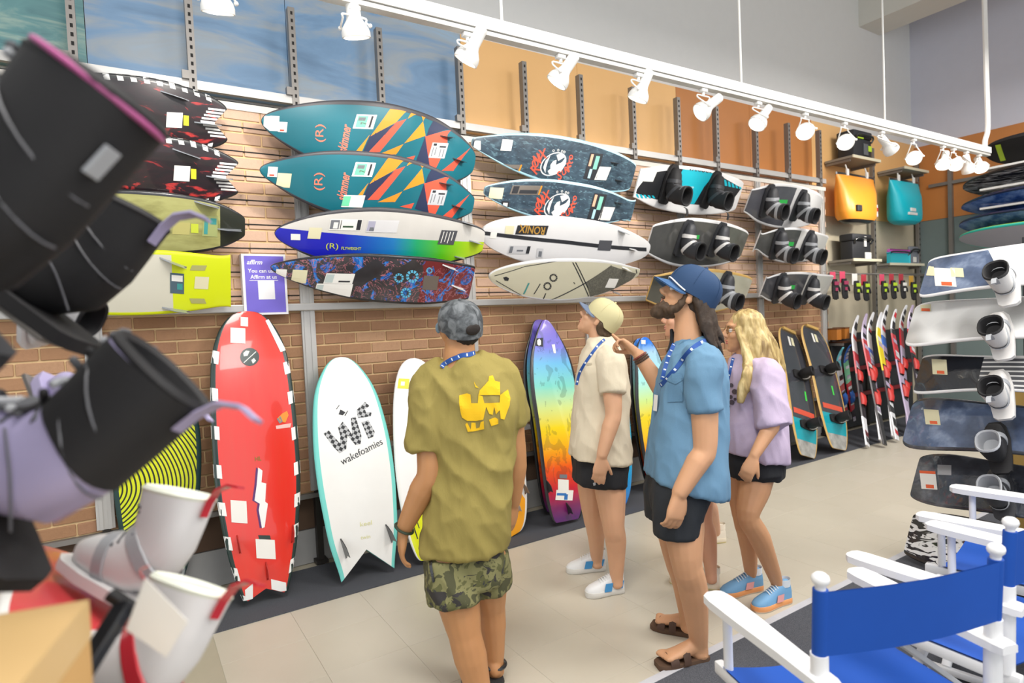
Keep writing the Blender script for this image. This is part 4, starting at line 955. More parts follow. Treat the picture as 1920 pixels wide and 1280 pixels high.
def goods(name, label, cat, x0, x1, y0, y1, z0, h, m, lidm=None, extra=()):
    c = Vector(((x0+x1)/2, (y0+y1)/2, z0)); r = empty(name, c, label, cat); iv = Matrix.Translation(-c)
    MB().box((x0, y0, z0+.001), (x1, y1, z0+h*.72), bev=.02).build('body', m, r, True, iv)
    MB().box((x0-.008, y0-.008, z0+h*.72), (x1+.008, y1+.008, z0+h), bev=.02).build('lid', lidm or m, r, True, iv)
    MB().tube([(x0+.03, y0-.012, z0+h*.62), (x0+.05, y0-.04, z0+h*.8), (x1-.05, y0-.04, z0+h*.8), (x1-.03, y0-.012, z0+h*.62)], .012, 8, sub=3).build('handle', M_black, r, True, iv)
    for nm, a, b, c_, d, mm in extra: MB().box((x0+(x1-x0)*a, y0-.012, z0+h*b), (x0+(x1-x0)*c_, y0-.0005, z0+h*d), bev=.002).build(nm, mm, r, False, iv)
goods('cooler_bag', 'black cooler bag with lime trim on the high shelf', 'bag', S1[0]+.16, S1[1]-.08, S1[2]+.06, 4.32, S1[3], .36, M_coolb, None, (('lime_trim', .1, .7, .5, .75, M_lime), ('mesh_pocket', .5, .15, .75, .55, P('grey_mesh', '5c5f62')), ('lime_patch', .72, .3, .95, .5, M_lime)))
zc = S3[3]
goods('cooler_box', 'black cooler box with white tags at the left end of the middle shelf', 'cooler', S3[0]+.1, S3[1]-.14, S3[2]+.05, 4.3, zc, .33, M_coolb, None, (('white_tag', .62, .02, .95, .28, M_stick), ('white_tag', .58, .5, .7, .9, M_stick)))
goods('striped_bag', 'colourful pink, purple and turquoise bag between two coolers', 'bag', S4[0]+.05, S4[0]+.62, S4[2]+.04, 4.25, S4[3], .2, P('turquoise_fabric', '35b6c4'), P('pink_fabric', 'c860b8'), (('purple_panel', .35, .1, .7, .7, P('purple_fabric', '8a4fd0')), ('peach_panel', .72, .1, .98, .7, P('peach_fabric', 'f0b48c'))))
goods('cooler_box', 'grey hard cooler with a white tag in the corner of the room', 'cooler', S4[0]+.70, S4[1]-.02, S4[2]+.06, 4.3, S4[3], .26, M_coolg, None, (('white_tag', .4, .1, .7, .4, M_stick),))
# dry bags on hooks
def drybag(label, tl, tr, bot, y, m, base, logo):
    a = onwall(*tl, y); b = onwall(*tr, y); c = onwall(*bot, y); zt = (a.z+b.z)/2; zb = c.z; cx = (a.x+b.x)/2; hw = (b.x-a.x)/2
    r = empty('dry_bag', (cx, y, zt), label, 'dry bag', 'roll-top dry bags hanging under the shelves'); iv = Matrix.Translation((-cx, -y, -zt)); H = zt-zb
    def ring(z, w, d, n=24): return [Vector((cx+w*math.copysign(abs(math.cos(t))**.6, math.cos(t)), y+d*math.copysign(abs(math.sin(t))**.8, math.sin(t)), z)) for t in [2*math.pi*i/n for i in range(n)]]
    MB().loft([ring(zt, hw, .03), ring(zt-.04, hw*.99, .05), ring(zt-H*.35, hw*.93, .12), ring(zt-H*.75, hw*.86, .14), ring(zb+.07, hw*.82, .14), ring(zb+.03, hw*.74, .12)]).build('bag_body', m, r, True, iv)
    MB().loft([ring(zb+.03, hw*.74, .12), ring(zb, hw*.55, .09), ring(zb-.005, hw*.3, .05)]).build('bag_base', base, r, True, iv)
    MB().loft([ring(zt+.028, hw*1.02, .02), ring(zt-.002, hw*1.02, .034)]).build('roll_top', M_black, r, True, iv)
    for q in (-.55, .5): MB().box((cx+hw*q-.022, y-.045, zt-.01), (cx+hw*q+.022, y-.02, zt+.075), bev=.005).tube([(cx+hw*q, y-.03, zt+.06), (cx+hw*q, y-.01, zt+.13)], .008, 8).build('hook_strap', M_wht_e, r, False, iv)
    if logo == 'dark': MB().box((cx-hw*.55, y-.152, zb+.12), (cx-hw*.3, y-.12, zb+.2), bev=.01).build('logo_patch', M_ink, r, False, iv)
    else:
        MB().box((cx-hw*.5, y-.15, zb+.10), (cx+hw*.1, y-.12, zb+.14), bev=.008).box((cx-hw*.35, y-.15, zb+.15), (cx-.0*hw, y-.12, zb+.2), bev=.008).build('logo_patch', M_wht_e, r, False, iv)
drybag('orange roll-top dry bag hanging under the shelf with the black cooler bag', (1568, 334), (1637, 330), (1600, 418), S1[2]+.12, P('orange_tarpaulin', 'f09a30', rough=.35), M_black, 'dark')
drybag('teal roll-top dry bag hanging under the empty high shelf', (1668, 342), (1721, 341), (1694, 420), S2[2]+.12, P('teal_tarpaulin', '14b7c8', rough=.35), P('teal_tarpaulin', '14b7c8', rough=.35), 'white')
# posts of the shelving
def post(u, v0, v1, y, label):
    a = onwall(u, v0, y); b = onwall(u+2, v1, y)
    r = empty('shelf_post', (a.x, y, max(0.009, b.z)), label, 'post')
    MB().box((-.03, -.03, 0), (.03, .03, a.z-max(.009, b.z)), bev=.004).build('post_profile', M_up, r, False)
    MB().box((-.05, -.05, 0), (.05, .05, .012)).build('foot_plate', M_steel_dark, r, False)
def fpost(x, y, z1, label):
    r = empty('shelf_post', (x, y, .009), label, 'post')
    b = MB().box((-.025, -.025, 0), (.025, .025, z1), bev=.003)
    z = .3
    while z < z1-.1: b.box((-.008, -.027, z), (.008, -.024, z+.03), 1); z += .08
    b.build('post_profile', [M_up, M_slot], r, False); MB().box((-.045, -.045, 0), (.045, .045, .012)).build('foot_plate', M_steel_dark, r, False)
px_ = onwall(1641, 520, 4.32)
fpost(px_.x, 4.33, 3.75, 'grey slotted post between the orange and the teal dry bag')
fpost(onwall(1722, 480, 4.36).x, 4.36, 3.75, 'grey slotted post right of the teal dry bag')
# gloves hanging on cards below the middle shelf
M_pinkc = P('pink_card', 'd8506c'); M_redc = P('red_card', 'b63a46')
def glove(u, v, y, label, card, acc, h=.3):
    c = onwall(u, v, y); r = empty('ski_glove', c, label, 'glove', None)
    MB().box((-.06, .0, -.02), (.06, .006, .12), bev=.002).build('hang_card', card, r, False)
    MB().tube([(0, .0, .115), (0, .12, .14)], .004, 6).build('hook', M_alu, r, False)
    b = MB(); b.loft([[Vector((w*math.cos(t), -.02+d*math.sin(t), z)) for t in [2*math.pi*i/12 for i in range(12)]] for w, d, z in ((.04, .022, .03), (.045, .025, -.02), (.055, .028, -.07), (.058, .026, -.12))])
    b.build('palm', M_blk, r)
    for i in range(4): MB().tube([(-.042+.028*i, -.02, -.11), (-.046+.030*i, -.024, -.16), (-.048+.031*i, -.03, -.205-.01*(i in (1, 2)))], [.015, .014, .011], 8).build('finger', M_blk, r)
    MB().tube([(.04, -.02, -.04), (.075, -.03, -.08), (.085, -.035, -.12)], [.017, .015, .011], 8).build('thumb', M_blk, r)
    MB().box((-.045, -.052, -.045), (.045, -.036, .0), bev=.006).build('cuff_strap', acc, r, False); MB().box((-.03, -.052, -.115), (.02, -.04, -.075), bev=.006).build('logo_patch', acc, r, False)
gl = [(1562, 528, 'black ski glove on a pink card, nearest the brick wall', M_pinkc, P('dark_pink', 'a03a5c')), (1580, 527, 'black ski glove with dark pink patch, second from the brick wall', M_pinkc, P('dark_pink', 'a03a5c')), (1603, 531, 'black ski glove with lime cuff on a white card left of the post', M_stick, M_lime), (1620, 532, 'black ski glove with lime fingers just left of the grey post', M_redc, M_lime),
      (1654, 531, 'black and lime ski glove on a pink card just right of the grey post', M_pinkc, M_lime), (1672, 530, 'black and lime ski glove on a bright red card, second right of the post', M_redc, M_lime), (1690, 530, 'black ski glove with white cuff on a red card, third right of the post', M_redc, M_stick), (1709, 533, 'black ski glove on a gold card beside the wrapped boards', P('gold_card', 'c99a3a'), M_lime)]
for u, v, l, c, a in gl: glove(u, v, 4.05, l, c, a)
gb = empty('glove_bar', (8.2, 4.05, onwall(1620, 515, 4.05).z), 'thin grey bar carrying the hanging ski gloves', 'bar')
MB().tube([(-.75, .125, 0.02), (2.0, .125, 0.02)], .012, 8, dome=False).box((-.7, .125, .005), (-.66, .35, .035)).box((1.9, .125, .005), (1.94, .35, .035)).build('bar_tube', M_up, gb, False)
for i, (u, v) in enumerate(((1562, 628), (1577, 626))):
    c = onwall(u, v, 4.2); r = empty('storage_box', c, ('small orange carton behind the blue skis, next to the brick wall', 'small orange carton behind the blue skis, next to the ski rack')[i], 'carton')
    MB().box((-.05, -.08, -.06), (.05, .08, .07), bev=.004).build('carton', P('orange_carton', 'b8722c'), r, False); MB().box((-.052, -.082, .07), (.052, .082, .085)).build('carton_lid', P('brown_lid', '6d3f1e'), r, False)
bs = empty('wall_shelf', (7.9, 4.3, onwall(1570, 640, 4.2).z), 'low dark shelf with two orange cartons beside the brick wall', 'shelf')
MB().box((-.4, -.2, -.02), (.25, .12, 0)).build('shelf_board', P('dark_shelf', '4b2a18'), bs, False); MB().box((-.4, -.2, -.05), (-.37, .12, -.02)).build('bracket', M_up, bs, False)

# water skis standing on the runner in a red rack
M_sr = P('ski_red', 'c22c38', coat=.5, rough=.25); M_sw = P('ski_white', 'e2e2e6', coat=.5, rough=.25); M_sb = P('ski_blue', '3a6fc8', coat=.5, rough=.25); M_sy = P('ski_yellow', 'ecd012', coat=.5, rough=.25); M_sd = P('ski_dark', '2b2328', coat=.5, rough=.25); M_sp = P('ski_lilac', 'b9a9c4', coat=.5, rough=.25); M_bind = P('ski_binding_red', 'c23430')
def ski(label, tip, tail, hw, segs, bind_at=(.48, .66), yt=4.12, zT=.035, dy=0, group=None, name='water_ski', bm=None):
    A = onwall(*tip, yt); B_ = onfloor(*tail, zT) if zT < .1 else onwall(*tail, yt-.2)
    B_.y += dy
    x = (B_-A).normalized(); L = (B_-A).length; z = Vector((0, -1, 0)); z = (z-x*z.dot(x)).normalized(); y = z.cross(x); M = frame(A, x, y, z)
    r = empty(name, A, label, 'water ski', group, M)
    def W(t): return hw*(math.sin(math.pi*min(1, (t+.02)/.34)/2)**.6)*(1 if t < .7 else 1-.35*(t-.7)/.3)
    def Z(t): return .09*max(0, .22-t)**2/.05
    prev = 0
    for (t1, m) in segs:
        rg = []
        for i in range(7):
            t = prev+(t1-prev)*i/6; w = W(t); rg.append([Vector((t*L, q*w, Z(t)+h)) for q, h in ((-1, 0), (-.8, .012), (.8, .012), (1, 0), (.8, -.008), (-.8, -.008))])
        MB().loft(rg).build('ski_section', m, r)
        if t1-prev > .15:
            b = MB(); random.seed(int(t1*100)+len(label))
            for i in range(3):
                ta = prev+(t1-prev)*random.uniform(.1, .75); tb = ta+.035; b.add([Vector((ta*L, -W(ta)*.7, Z(ta)+.0135)), Vector((ta*L+.02, W(ta)*.7, Z(ta)+.0135)), Vector((tb*L+.02, W(tb)*.7, Z(tb)+.0135)), Vector((tb*L, -W(tb)*.7, Z(tb)+.0135))], [(0, 1, 2, 3)], i % 2)
            o_ = b.build('ski_print', [M_sd if m in (M_sw, M_sp) else M_sw, M_sr if m is M_sw else M_sp], r, False); o_['kind'] = 'stuff'
        prev = t1
    for t in bind_at:
        MB().loft([[Vector((t*L+a, hw*.72*math.cos(s), Z(t)+.008+.62*h*max(0, math.sin(s)))) for s in [math.pi*i/10 for i in range(11)]] for a, h in ((-.07, .03), (-.03, .075), (.04, .08), (.09, .05))], caps=False, closed=False).build('binding', bm or M_bind, r)
        MB().box((t*L-.09, -hw*.7, Z(t)+.011), (t*L+.1, hw*.7, Z(t)+.02)).build('binding_plate', M_black, r, False)
    return r
SK_ = [('white and red water ski at the left end of the red rack', (1595, 596), (1626, 836), [(.3, M_sw), (.48, M_sr), (.8, M_sd), (1, M_sw)]), ('maroon water ski, second in the rack', (1611, 593), (1638, 831), [(.2, M_sp), (.5, M_sr), (1, M_sd)]),
       ('white and blue water ski just left of the yellow one', (1624, 590), (1651, 826), [(.3, M_sw), (.45, M_sb), (.72, M_sp), (1, M_sw)]), ('yellow water ski with white tip', (1639, 590), (1661, 822), [(.12, M_sw), (.48, M_sy), (.8, M_sd), (1, M_sw)]),
       ('tall pale blue and white water ski right of the yellow one', (1651, 576), (1674, 819), [(.25, M_sw), (.33, M_sb), (.6, M_sp), (1, M_sw)]), ('white-tipped red and black water ski', (1666, 584), (1689, 813), [(.16, M_sw), (.2, M_sd), (.42, M_sr), (1, M_sp)]),
       ('pink and white water ski, second from the right end of the rack', (1686, 576), (1703, 809), [(.2, M_sw), (.35, M_sr), (1, M_sp)]), ('pink and white water ski at the right end of the rack', (1698, 576), (1714, 805), [(.2, M_sp), (.4, M_sr), (.8, M_sd), (1, M_sp)])]
for i_, (l, a, b, s) in enumerate(SK_): ski(l, a, b, .066, s, yt=4.0 if i_ % 2 else 4.14, dy=-.12 if i_ % 2 else 0)
ski('short turquoise and white ski with red lower half, left of its twin', (1567, 650), (1589, 800), .06, [(.25, P('ski_turquoise', '6fc6d6')), (.45, M_sw), (.8, M_sr), (1, M_sd)], (.62,), bm=M_sb); ski('short blue and white ski with red lower half, right of its twin', (1581, 645), (1602, 797), .06, [(.2, M_sb), (.45, P('ski_green', '7fc49a')), (.8, M_sr), (1, M_sd)], (.62,), bm=M_sb)
ra = onwall(1600, 700, 3.97); rb = onwall(1722, 678, 3.97)
rk = empty('ski_rack', (ra.x, 4.1, .009), 'dark red rack with two bars holding the water skis upright', 'rack')
for i, z in enumerate((ra.z, ra.z-.34)):
    MB().bar(Vector((.12, .1, z)), Vector((rb.x-ra.x+.3, .1, z)), .03, .05, bev=.004).build('rack_bar', P('rack_red', '7d2026'), rk, False)
MB().box((.02, .145, .02), (rb.x-ra.x+.45, .16, 1.25)).build('rack_back', mat('rack_panel_dark', '2c2d30', .7), rk, False)
for x in (.14, (rb.x-ra.x)/2, rb.x-ra.x+.25): MB().box((x-.02, .12, 0), (x+.02, .16, ra.z+.05)).build('rack_post', M_steel_dark, rk, False)

# boards stored flat on the end wall
def endboard(label, tip, mats, edges, x=9.7, nz=-.85, w1=.2, L=1.5, th=.05, droop=0):
    N = onend(*tip, x); T = N+Vector((0, -L, droop))
    return Board(label, N, T, (-.53, 0, nz), .05, edges, w0=.0, w1=w1, th=th, mats=mats, name='wake_surfboard', cat='surfboard')
M_nvy = P('navy_gloss', '1d2a4a', coat=.6, rough=.2); M_bl2 = custom('blue_gloss', lambda k: (k.set('Base Color', k.ramp(k.noise(4, 4), ((.35, '1c2c58'), (.5, '2f5298'), (.62, '6f8fc8')))), k.set('Roughness', .2), k.set('Coat Weight', .6)))
M_str = custom('black_white_streaks', lambda k: (k.set('Base Color', k.ramp(k.noise(5, 2, k.mapv((.6, 9, 1))), ((.48, '181a20'), (.55, 'a9abb2'), (.6, '181a20')))), k.set('Roughness', .25), k.set('Coat Weight', .5)))
ee = lambda pts: pts
endboard('black and white streaked board on the end wall, second from the top', (1806, 353), (M_str, M_black, M_black), [(1830, 332), (1870, 318), (1915, 305)])
endboard('glossy blue board with tan nose on the end wall, third from the top', (1803, 390), (M_bl2, M_nvy, M_nvy), [(1825, 374), (1870, 358), (1915, 349)])
endboard('glossy dark blue board on the end wall, fourth from the top', (1799, 424), (M_bl2, M_nvy, M_nvy), [(1820, 408), (1870, 396), (1915, 390)])
endboard('grey board with turquoise and lime edges on the end wall, lowest of the stack', (1799, 449), (P('pale_grey_board', 'a9a9b6', coat=.4), P('turquoise_rail', '38c4b4'), P('lime_rail', 'a8cc2a')), [(1820, 433), (1870, 422), (1915, 416)])
B = endboard('black padded board bag with lime patch on top of the end wall stack', (1848, 290), (M_blk, M_blk, M_blk), [(1858, 268), (1880, 260), (1915, 250)], th=.09)
B.decal('lime_patch', [([(1866, 272), (1876, 270), (1886, 300), (1876, 302)], M_lime)], .003)
for i, (u, v) in enumerate(((1845, 356), (1845, 391), (1850, 318))):
    a = onend(u, v, 9.78); r = empty('wall_bracket', a, ('white shelf arm under the streaked board on the end wall', 'white shelf arm under the blue board with tan nose', 'white shelf arm under the black board bag')[i], 'bracket')
    MB().box((-.15, -1.6, -.03), (.38, 0, 0), bev=.006).build('arm_profile', M_white, r, False); MB().box((.2, -.1, -.08), (.38, -.06, -.03)).build('bracket', M_up, r, False)

hq = onwall(1642, 392, S1[2]+.1); ht = empty('hanging_tag', hq, 'red and white tag on a cord hanging between the two dry bags', 'tag')
MB().box((-.04, -.006, -.1), (.05, .006, .06), bev=.004).build('tag_card', M_sw, ht, False); MB().box((-.04, -.0075, -.03), (.05, .0075, .02), bev=.002).build('red_band', M_sr, ht, False)
MB().tube([(0, 0, .055), (.01, .02, .2), (0, .03, .36)], .006, 6, sub=3).build('cord', M_gry, ht)
# ------------------------------------------------------------------ rack of wrapped wakeboards on the right
M_navyw = custom('wrapped_navy', lambda k: (k.set('Base Color', k.ramp(k.noise(5, 4), ((.35, '3a4458'), (.55, '566480'), (.7, '8e9cb4')))), k.set('Roughness', .12), k.set('Coat Weight', .8), k.bump(k.noise(9, 4), .6, .012)))
M_navyw1 = custom('wrapped_navy_to_white', lambda k: (k.set('Base Color', k.mix(k.math('GREATER_THAN', k.math('ADD', k.sep(k.obj())[0], k.math('MULTIPLY', k.sep(k.obj())[1], .5)), -.30), k.ramp(k.noise(5, 4), ((.35, '3a4458'), (.55, '566480'), (.7, '8e9cb4'))), 'e6e6e4')), k.set('Roughness', .12), k.set('Coat Weight', .8), k.bump(k.noise(9, 4), .6, .012)))
M_whtw = custom('wrapped_white', lambda k: (k.set('Base Color', k.ramp(k.noise(2.2, 2), ((.38, 'a7a6a4'), (.5, 'e8e8e6'), (.8, 'f0f0ee')))), k.set('Roughness', .15), k.set('Coat Weight', .7), k.bump(k.noise(8, 4), .4, .012)))
M_lines = custom('striped_wrapped', lambda k: (k.set('Base Color', k.mix(k.math('GREATER_THAN', k.sep(k.obj())[0], .0-.34), '23252b', k.ramp(k.math('SINE', k.math('MULTIPLY', k.sep(k.obj())[1], 220)), ((.45, '55565a'), (.55, 'dcdbd8'))))), k.set('Roughness', .15), k.set('Coat Weight', .7), k.bump(k.noise(8, 4), .5, .012)))
M_darkw = custom('wrapped_dark', lambda k: (k.set('Base Color', k.ramp(k.noise(4, 4), ((.35, '26282e'), (.6, '4a4d55'), (.75, '7c8088')))), k.set('Roughness', .1), k.set('Coat Weight', .8), k.bump(k.noise(10, 4), .7, .012)))
M_bw = custom('black_white_shards', lambda k: (k.set('Base Color', k.ramp(k.noise(11, 2, k.mapv((1, 2.5, 1), (0, 0, .8)), 1.0), ((.47, '24252a'), (.5, 'e6e6e6')))), k.set('Roughness', .15), k.set('Coat Weight', .7), k.bump(k.noise(9, 4), .5, .01)))
RT = math.radians(33); RN = (-math.cos(RT), 0, math.sin(RT))
def rackboard(label, tip, base, edges, boot_px, kw, X=4.1, stickers=(), rail=None):
    N = onend(*tip, X); T = N+Vector((.0, -1.36, 0.0))
    B = Board(label, N, T, RN, .07, edges, w0=.12, w1=.12, th=.03, mats=(base, rail or M_offw, M_black), cat='wakeboard', name='wakeboard', group='wrapped wakeboards on the right rack')
    if boot_px: bind(B, *boot_px, (-6, -40), .94, **kw)
    for (u, v, a, b_, s, m, ln) in stickers: B.rect(u, v, a, b_, m, s, lines=ln)
    return B
OT = [(.3, .75, .8, .95, P('orange_print', 'e2643a'))]
WB = dict(shell=M_wht, liner=M_blk, strap=M_gry, straps=2, top=.75, tab=M_gry); KB = dict(shell=M_blk, liner=M_gry, strap=M_gry, straps=1, top=.75); GB = dict(shell=M_blk2, liner=M_gry, strap=M_gry, straps=2)
rackboard('wrapped navy and white wakeboard with white boot, topmost on the right rack', (1733, 522), M_navyw1, [(1760, 480), (1800, 475), (1860, 465)], (1890, 540), WB, stickers=[(1772, 520, 20, 18, -2, M_stick, OT), (1738, 508, 14, 9, -1, M_stick_y, None), (1795, 511, 12, 9, -1, M_stick_y, None)])
rackboard('wrapped white wakeboard with white boot, second from the top of the right rack', (1707, 610), M_whtw, [(1735, 566), (1780, 562), (1850, 560)], (1880, 640), WB, stickers=[(1736, 577, 10, 7, 0, M_stick_y, [(.1, .6, .9, 1, P('orange_print', 'e2643a'))])])
rackboard('wrapped dark wakeboard striped white at one end, third from the top of the right rack', (1722, 702), M_lines, [(1745, 664), (1790, 664), (1850, 668)], (1880, 750), WB, stickers=[(1762, 688, 14, 15, -1, M_stick_y, OT)])
rackboard('wrapped slate blue wakeboard with black boot, fourth from the top of the right rack', (1702, 792), M_navyw, [(1730, 745), (1780, 745), (1850, 755)], (1875, 850), KB, rail=M_darkw, stickers=[(1748, 782, 14, 15, -2, M_stick_y, OT)])
rackboard('wrapped dark grey wakeboard with grey-ringed boot, fifth on the right rack behind the chair arm', (1716, 893), M_darkw, [(1740, 852), (1790, 850), (1850, 862)], (1880, 935), GB, rail=M_darkw, stickers=[(1741, 900, 15, 18, -2, M_stick, [(.0, .0, 1, .15, P('orange_print', 'e2643a')), (.3, .75, .8, .95, P('orange_print', 'e2643a'))]), (1771, 881, 13, 10, 0, M_gry, None)])
rackboard('black and white shard-patterned wakeboard, lowest on the right rack behind the chairs', (1704, 1000), M_bw, [(1730, 962), (1780, 962)], None, KB, rail=M_black)
gd = empty('display_rack', (4.6, 0, .0), 'dark rack standing behind the wrapped wakeboards', 'rack')
MB().box((.12, -2.2, .012), (.2, 1.45, 2.0)).build('rack_panel', mat('rack_panel_dark', '2c2d30', .7), gd, False)
MB().box((-.35, -2.2, .012), (.12, 1.45, .1)).build('rack_foot', mat('rack_panel_dark', '2c2d30', .7), gd, False)
for z in (.35, .62, .9, 1.2, 1.5, 1.78):
    for y in (1.15, .3): MB().bar(Vector((.13, y, z-.08)), Vector((-.4, y, z-.16)), .02, .012).build('rack_arm', M_up, gd, False)
MB().box((-.06, 1.45, .02), (.2, 1.49, 1.15)).build('wooden_end', M_tan, gd, False)

# ------------------------------------------------------------------ director's chairs
M_canvas = custom('blue_canvas', lambda k: (k.set('Base Color', k.mix(k.noise(3, 3), '00429a', '064fb2')), k.set('Roughness', .75), k.bump(k.n('ShaderNodeTexWave', {'Vector': k.mapv((1, 1, 1)), 'Scale': 160.0}).outputs[0], .15, .001)))
M_chair = mat('white_painted_wood', 'e9e9ea', .4, var=.03)
def chair(loc, rz, label):
    r = empty('directors_chair', loc, label, 'chair', "white folding director's chairs", Matrix.Translation(loc) @ Matrix.Rotation(math.radians(rz), 4, 'Z'))
    B = lambda nm, mb, m=M_chair: mb.build(nm, m, r, True, None, 35)
    for q in (-1, 1):
        x = .28*q
        a = MB(); a.loft([[Vector((x+w*sx, y, .68+h*sz)) for sx, sz in ((-1, -1), (1, -1), (1, .6), (.7, 1), (-.7, 1), (-1, .6))] for y, w, h in ((-.26, .026, .012), (-.24, .032, .014), (-.1, .034, .016), (.08, .042, .016), (.22, .044, .016), (.262, .038, .015), (.278, .022, .011))]); B('arm', a)
        B('front_post', MB().tube([(x, .19, .47), (x, .19, .67)], .0145, 12, dome=False))
        B('back_post', MB().tube([(x, -.21, .47), (x, -.215, .745)], .022, 14, dome=False).tube([(x, -.215, .745), (x, -.225, .92)], .013, 12, dome=False))
        B('knob', MB().lathe([(.004, 0), (.012, .002), (.013, .006), (.02, .014), (.022, .022), (.02, .03), (.012, .037), (.001, .039)], Matrix.Translation((x, -.226, .918)), 16))
        B('seat_rail', MB().bar(Vector((x, -.25, .455)), Vector((x, .25, .455)), .03, .04, bev=.005))
        B('floor_rail', MB().bar(Vector((x, -.25, .022)), Vector((x, .25, .022)), .03, .028, bev=.005))
        for y in (-.17, .17): B('leg', MB().bar(Vector((x, y+.012*q, .44)), Vector((-x, y+.012*q, .035)), .022, .034, (0, 1, 0), bev=.004))
    st = MB(); st.loft([[Vector((x, y, .478-.035*(1-(x/.28)**2)*1.0+dz)) for x in [-.295+.59*i/16 for i in range(17)]] for y, dz in ((-.2, 0), (.2, 0))], caps=False, closed=False)
    st.loft([[Vector((x, y, .474-.035*(1-(x/.28)**2))) for x in [-.295+.59*i/16 for i in range(17)]] for y in (-.2, .2)], caps=False, closed=False); B('seat', st, M_canvas)
    bk = MB(); n = 18
    for off in (-.0, .004):
        bk.loft([[Vector((-.28+.56*i/n, -.215-.010*(z-.745)/.17-.022*math.sin(math.pi*i/n)-off-.012, z)) for i in range(n+1)] for z in (.745, .80, .86, .912)], caps=False, closed=False)
    for q in (-1, 1): bk.tube([(.28*q, -.2155, .742), (.28*q, -.225, .914)], .0185, 16, dome=False)
    B('back_canvas', bk, M_canvas)
    return r
chair((1.76, .97, .0105), -19, "white director's chair with blue canvas back, nearest to the camera")
chair((2.51, .93, .0105), -3, "white director's chair standing right behind the nearest one, blue seat showing between its arms")
chair((3.21, 1.04, .0105), 9, "white director's chair farthest along the row, in front of the dark rack")

# ------------------------------------------------------------------ boot rack close to the camera on the left
def bframe(P0, P1, side):
    Z = (P1-P0).normalized(); X = (side-P0); X = (X-Z*X.dot(Z)).normalized(); return frame(P0, X, Z.cross(X), Z)
M_stitch = P('grey_stitching', '5b5b60'); M_pinkT = P('pink_piping', 'b0568c')
def rboard(label, P0, Z, a0, a1, hw, base, rail, r=.05, name='wakeboard'):
    yd = Vector((0, 1, 0)); Z = Vector(Z); yd = (yd-Z*yd.dot(Z)).normalized()
    B = Board.__new__(Board); 
    def wf(q): return hw*(1-abs(2*q-1)**3*.35)
    e = []
    N = P0+yd*a1; T = P0-yd*a0
    B.L = (T-N).length; x = (T-N).normalized(); z = Z.normalized(); y = z.cross(x); B.M = frame((N+T)/2, x, y, z); B.I = B.M.inverted(); B.r = r; B.th = .03; B.notch = 0
    ts = [0, .08, .2, .5, .8, .92, 1]; B.wp = ([math.acos(1-2*t) for t in ts], [hw*.62, hw*.8, hw*.93, hw, hw*.93, hw*.8, hw*.62]); B.wmax = hw
    B.mats = (base, rail, M_black); B.root = empty(name, (0, 0, 0), label, 'wakeboard', None, B.M); B.build(); return B
def local(B, M): return B.I @ M
# boots set out one by one on slanted rack plates
def lone(label, P0, P1, side, sc, cuffm=None, pipe=None, top=1.0, **k):
    zt = lambda z: z if z < .12 else .12+(z-.12)*top
    fr = bframe(P0, P1, side); r = empty('wakeboard_boot', P0, label, 'boot', None, fr)
    o = boot(r, Matrix(), sc, name='boot_shell', top=top, **k)
    if cuffm:
        c = MB(); rg = []
        for i in range(6, len(BP)):
            x, z, a_, b_ = BP[i]; t = (Vector((BP[min(i+1, 9)][0], 0, BP[min(i+1, 9)][1]))-Vector((BP[i-1][0], 0, BP[i-1][1]))).normalized(); nn = Vector((t.z, 0, -t.x))
            rg.append([(Vector((x, 0, zt(z)))+nn*(math.copysign(abs(math.cos(q))**.8, math.cos(q))*b_*1.03)+Vector((0, 1, 0))*(math.copysign(abs(math.sin(q))**.8, math.sin(q))*a_*1.03))*sc for q in [2*math.pi*j/24 for j in range(24)]])
        c.loft(rg, caps=False).build('padded_cuff', cuffm, o)
    if pipe:
        x, z, a_, b_ = BP[-1]; MB().tube([(Vector((x+b_*1.03*math.cos(q), a_*1.03*math.sin(q), zt(z)+.008))*sc) for q in [2*math.pi*j/30 for j in range(31)]], .0035*sc, 8, dome=False).build('piping', pipe, o)
    st = MB()
    for zz in (.150, .185):
        i = 6 if zz < .16 else 8; x, z, a_, b_ = BP[i]
        st.tube([(Vector((x+b_*1.045*math.cos(q)-.0, a_*1.045*math.sin(q), zt(zz)+.03*math.cos(q)))*sc) for q in [math.pi*(-.25+1.3*j/16) for j in range(17)]], .0016*sc, 5)
    st.tube([Vector((-.085, .03, .05))*sc, Vector((-.04, .052, .09))*sc, Vector((.02, .053, .11))*sc], .0016*sc, 5, sub=4); s2 = st.build('stitching', M_stitch, o); s2['kind'] = 'stuff'
    random.seed(int(sc*1000)); ms = (M_blk, M_gry, M_lace)
    for j, mm in enumerate(ms):
        lb = MB()
        for i in range(j, 12, 3):
            q = 3+i*.5; i0 = min(8, int(q)); x, z, a_, b_ = BP[i0]; x2, z2, a2, b2 = BP[i0+1]; w = q-i0; x = x+(x2-x)*w; z = zt(z)+(zt(z2)-zt(z))*w; b_ = b_+(b2-b_)*w
            nn = Vector((.75, 0, .66)) if q < 5 else Vector((1, 0, .12)); o0 = Vector((x, 0, z))+nn*(b_*1.05)
            lb.tube([(o0+Vector((random.uniform(-.006, .006), yy, random.uniform(-.01, .01)))-nn*abs(yy)*.35+nn*random.uniform(0, .012))*sc for yy in (-.045, -.02, 0, .02, .045)], .0055*sc, 7, sub=3)
        e_ = lb.build('lace_loops', mm, o); e_['kind'] = 'stuff'
    M2 = fr; pl = MB().box((-.1*sc, -.055*sc, -.008), (.19*sc, .055*sc, -.001)).build('rack_plate', M_up, r, False)
    return r, o, fr
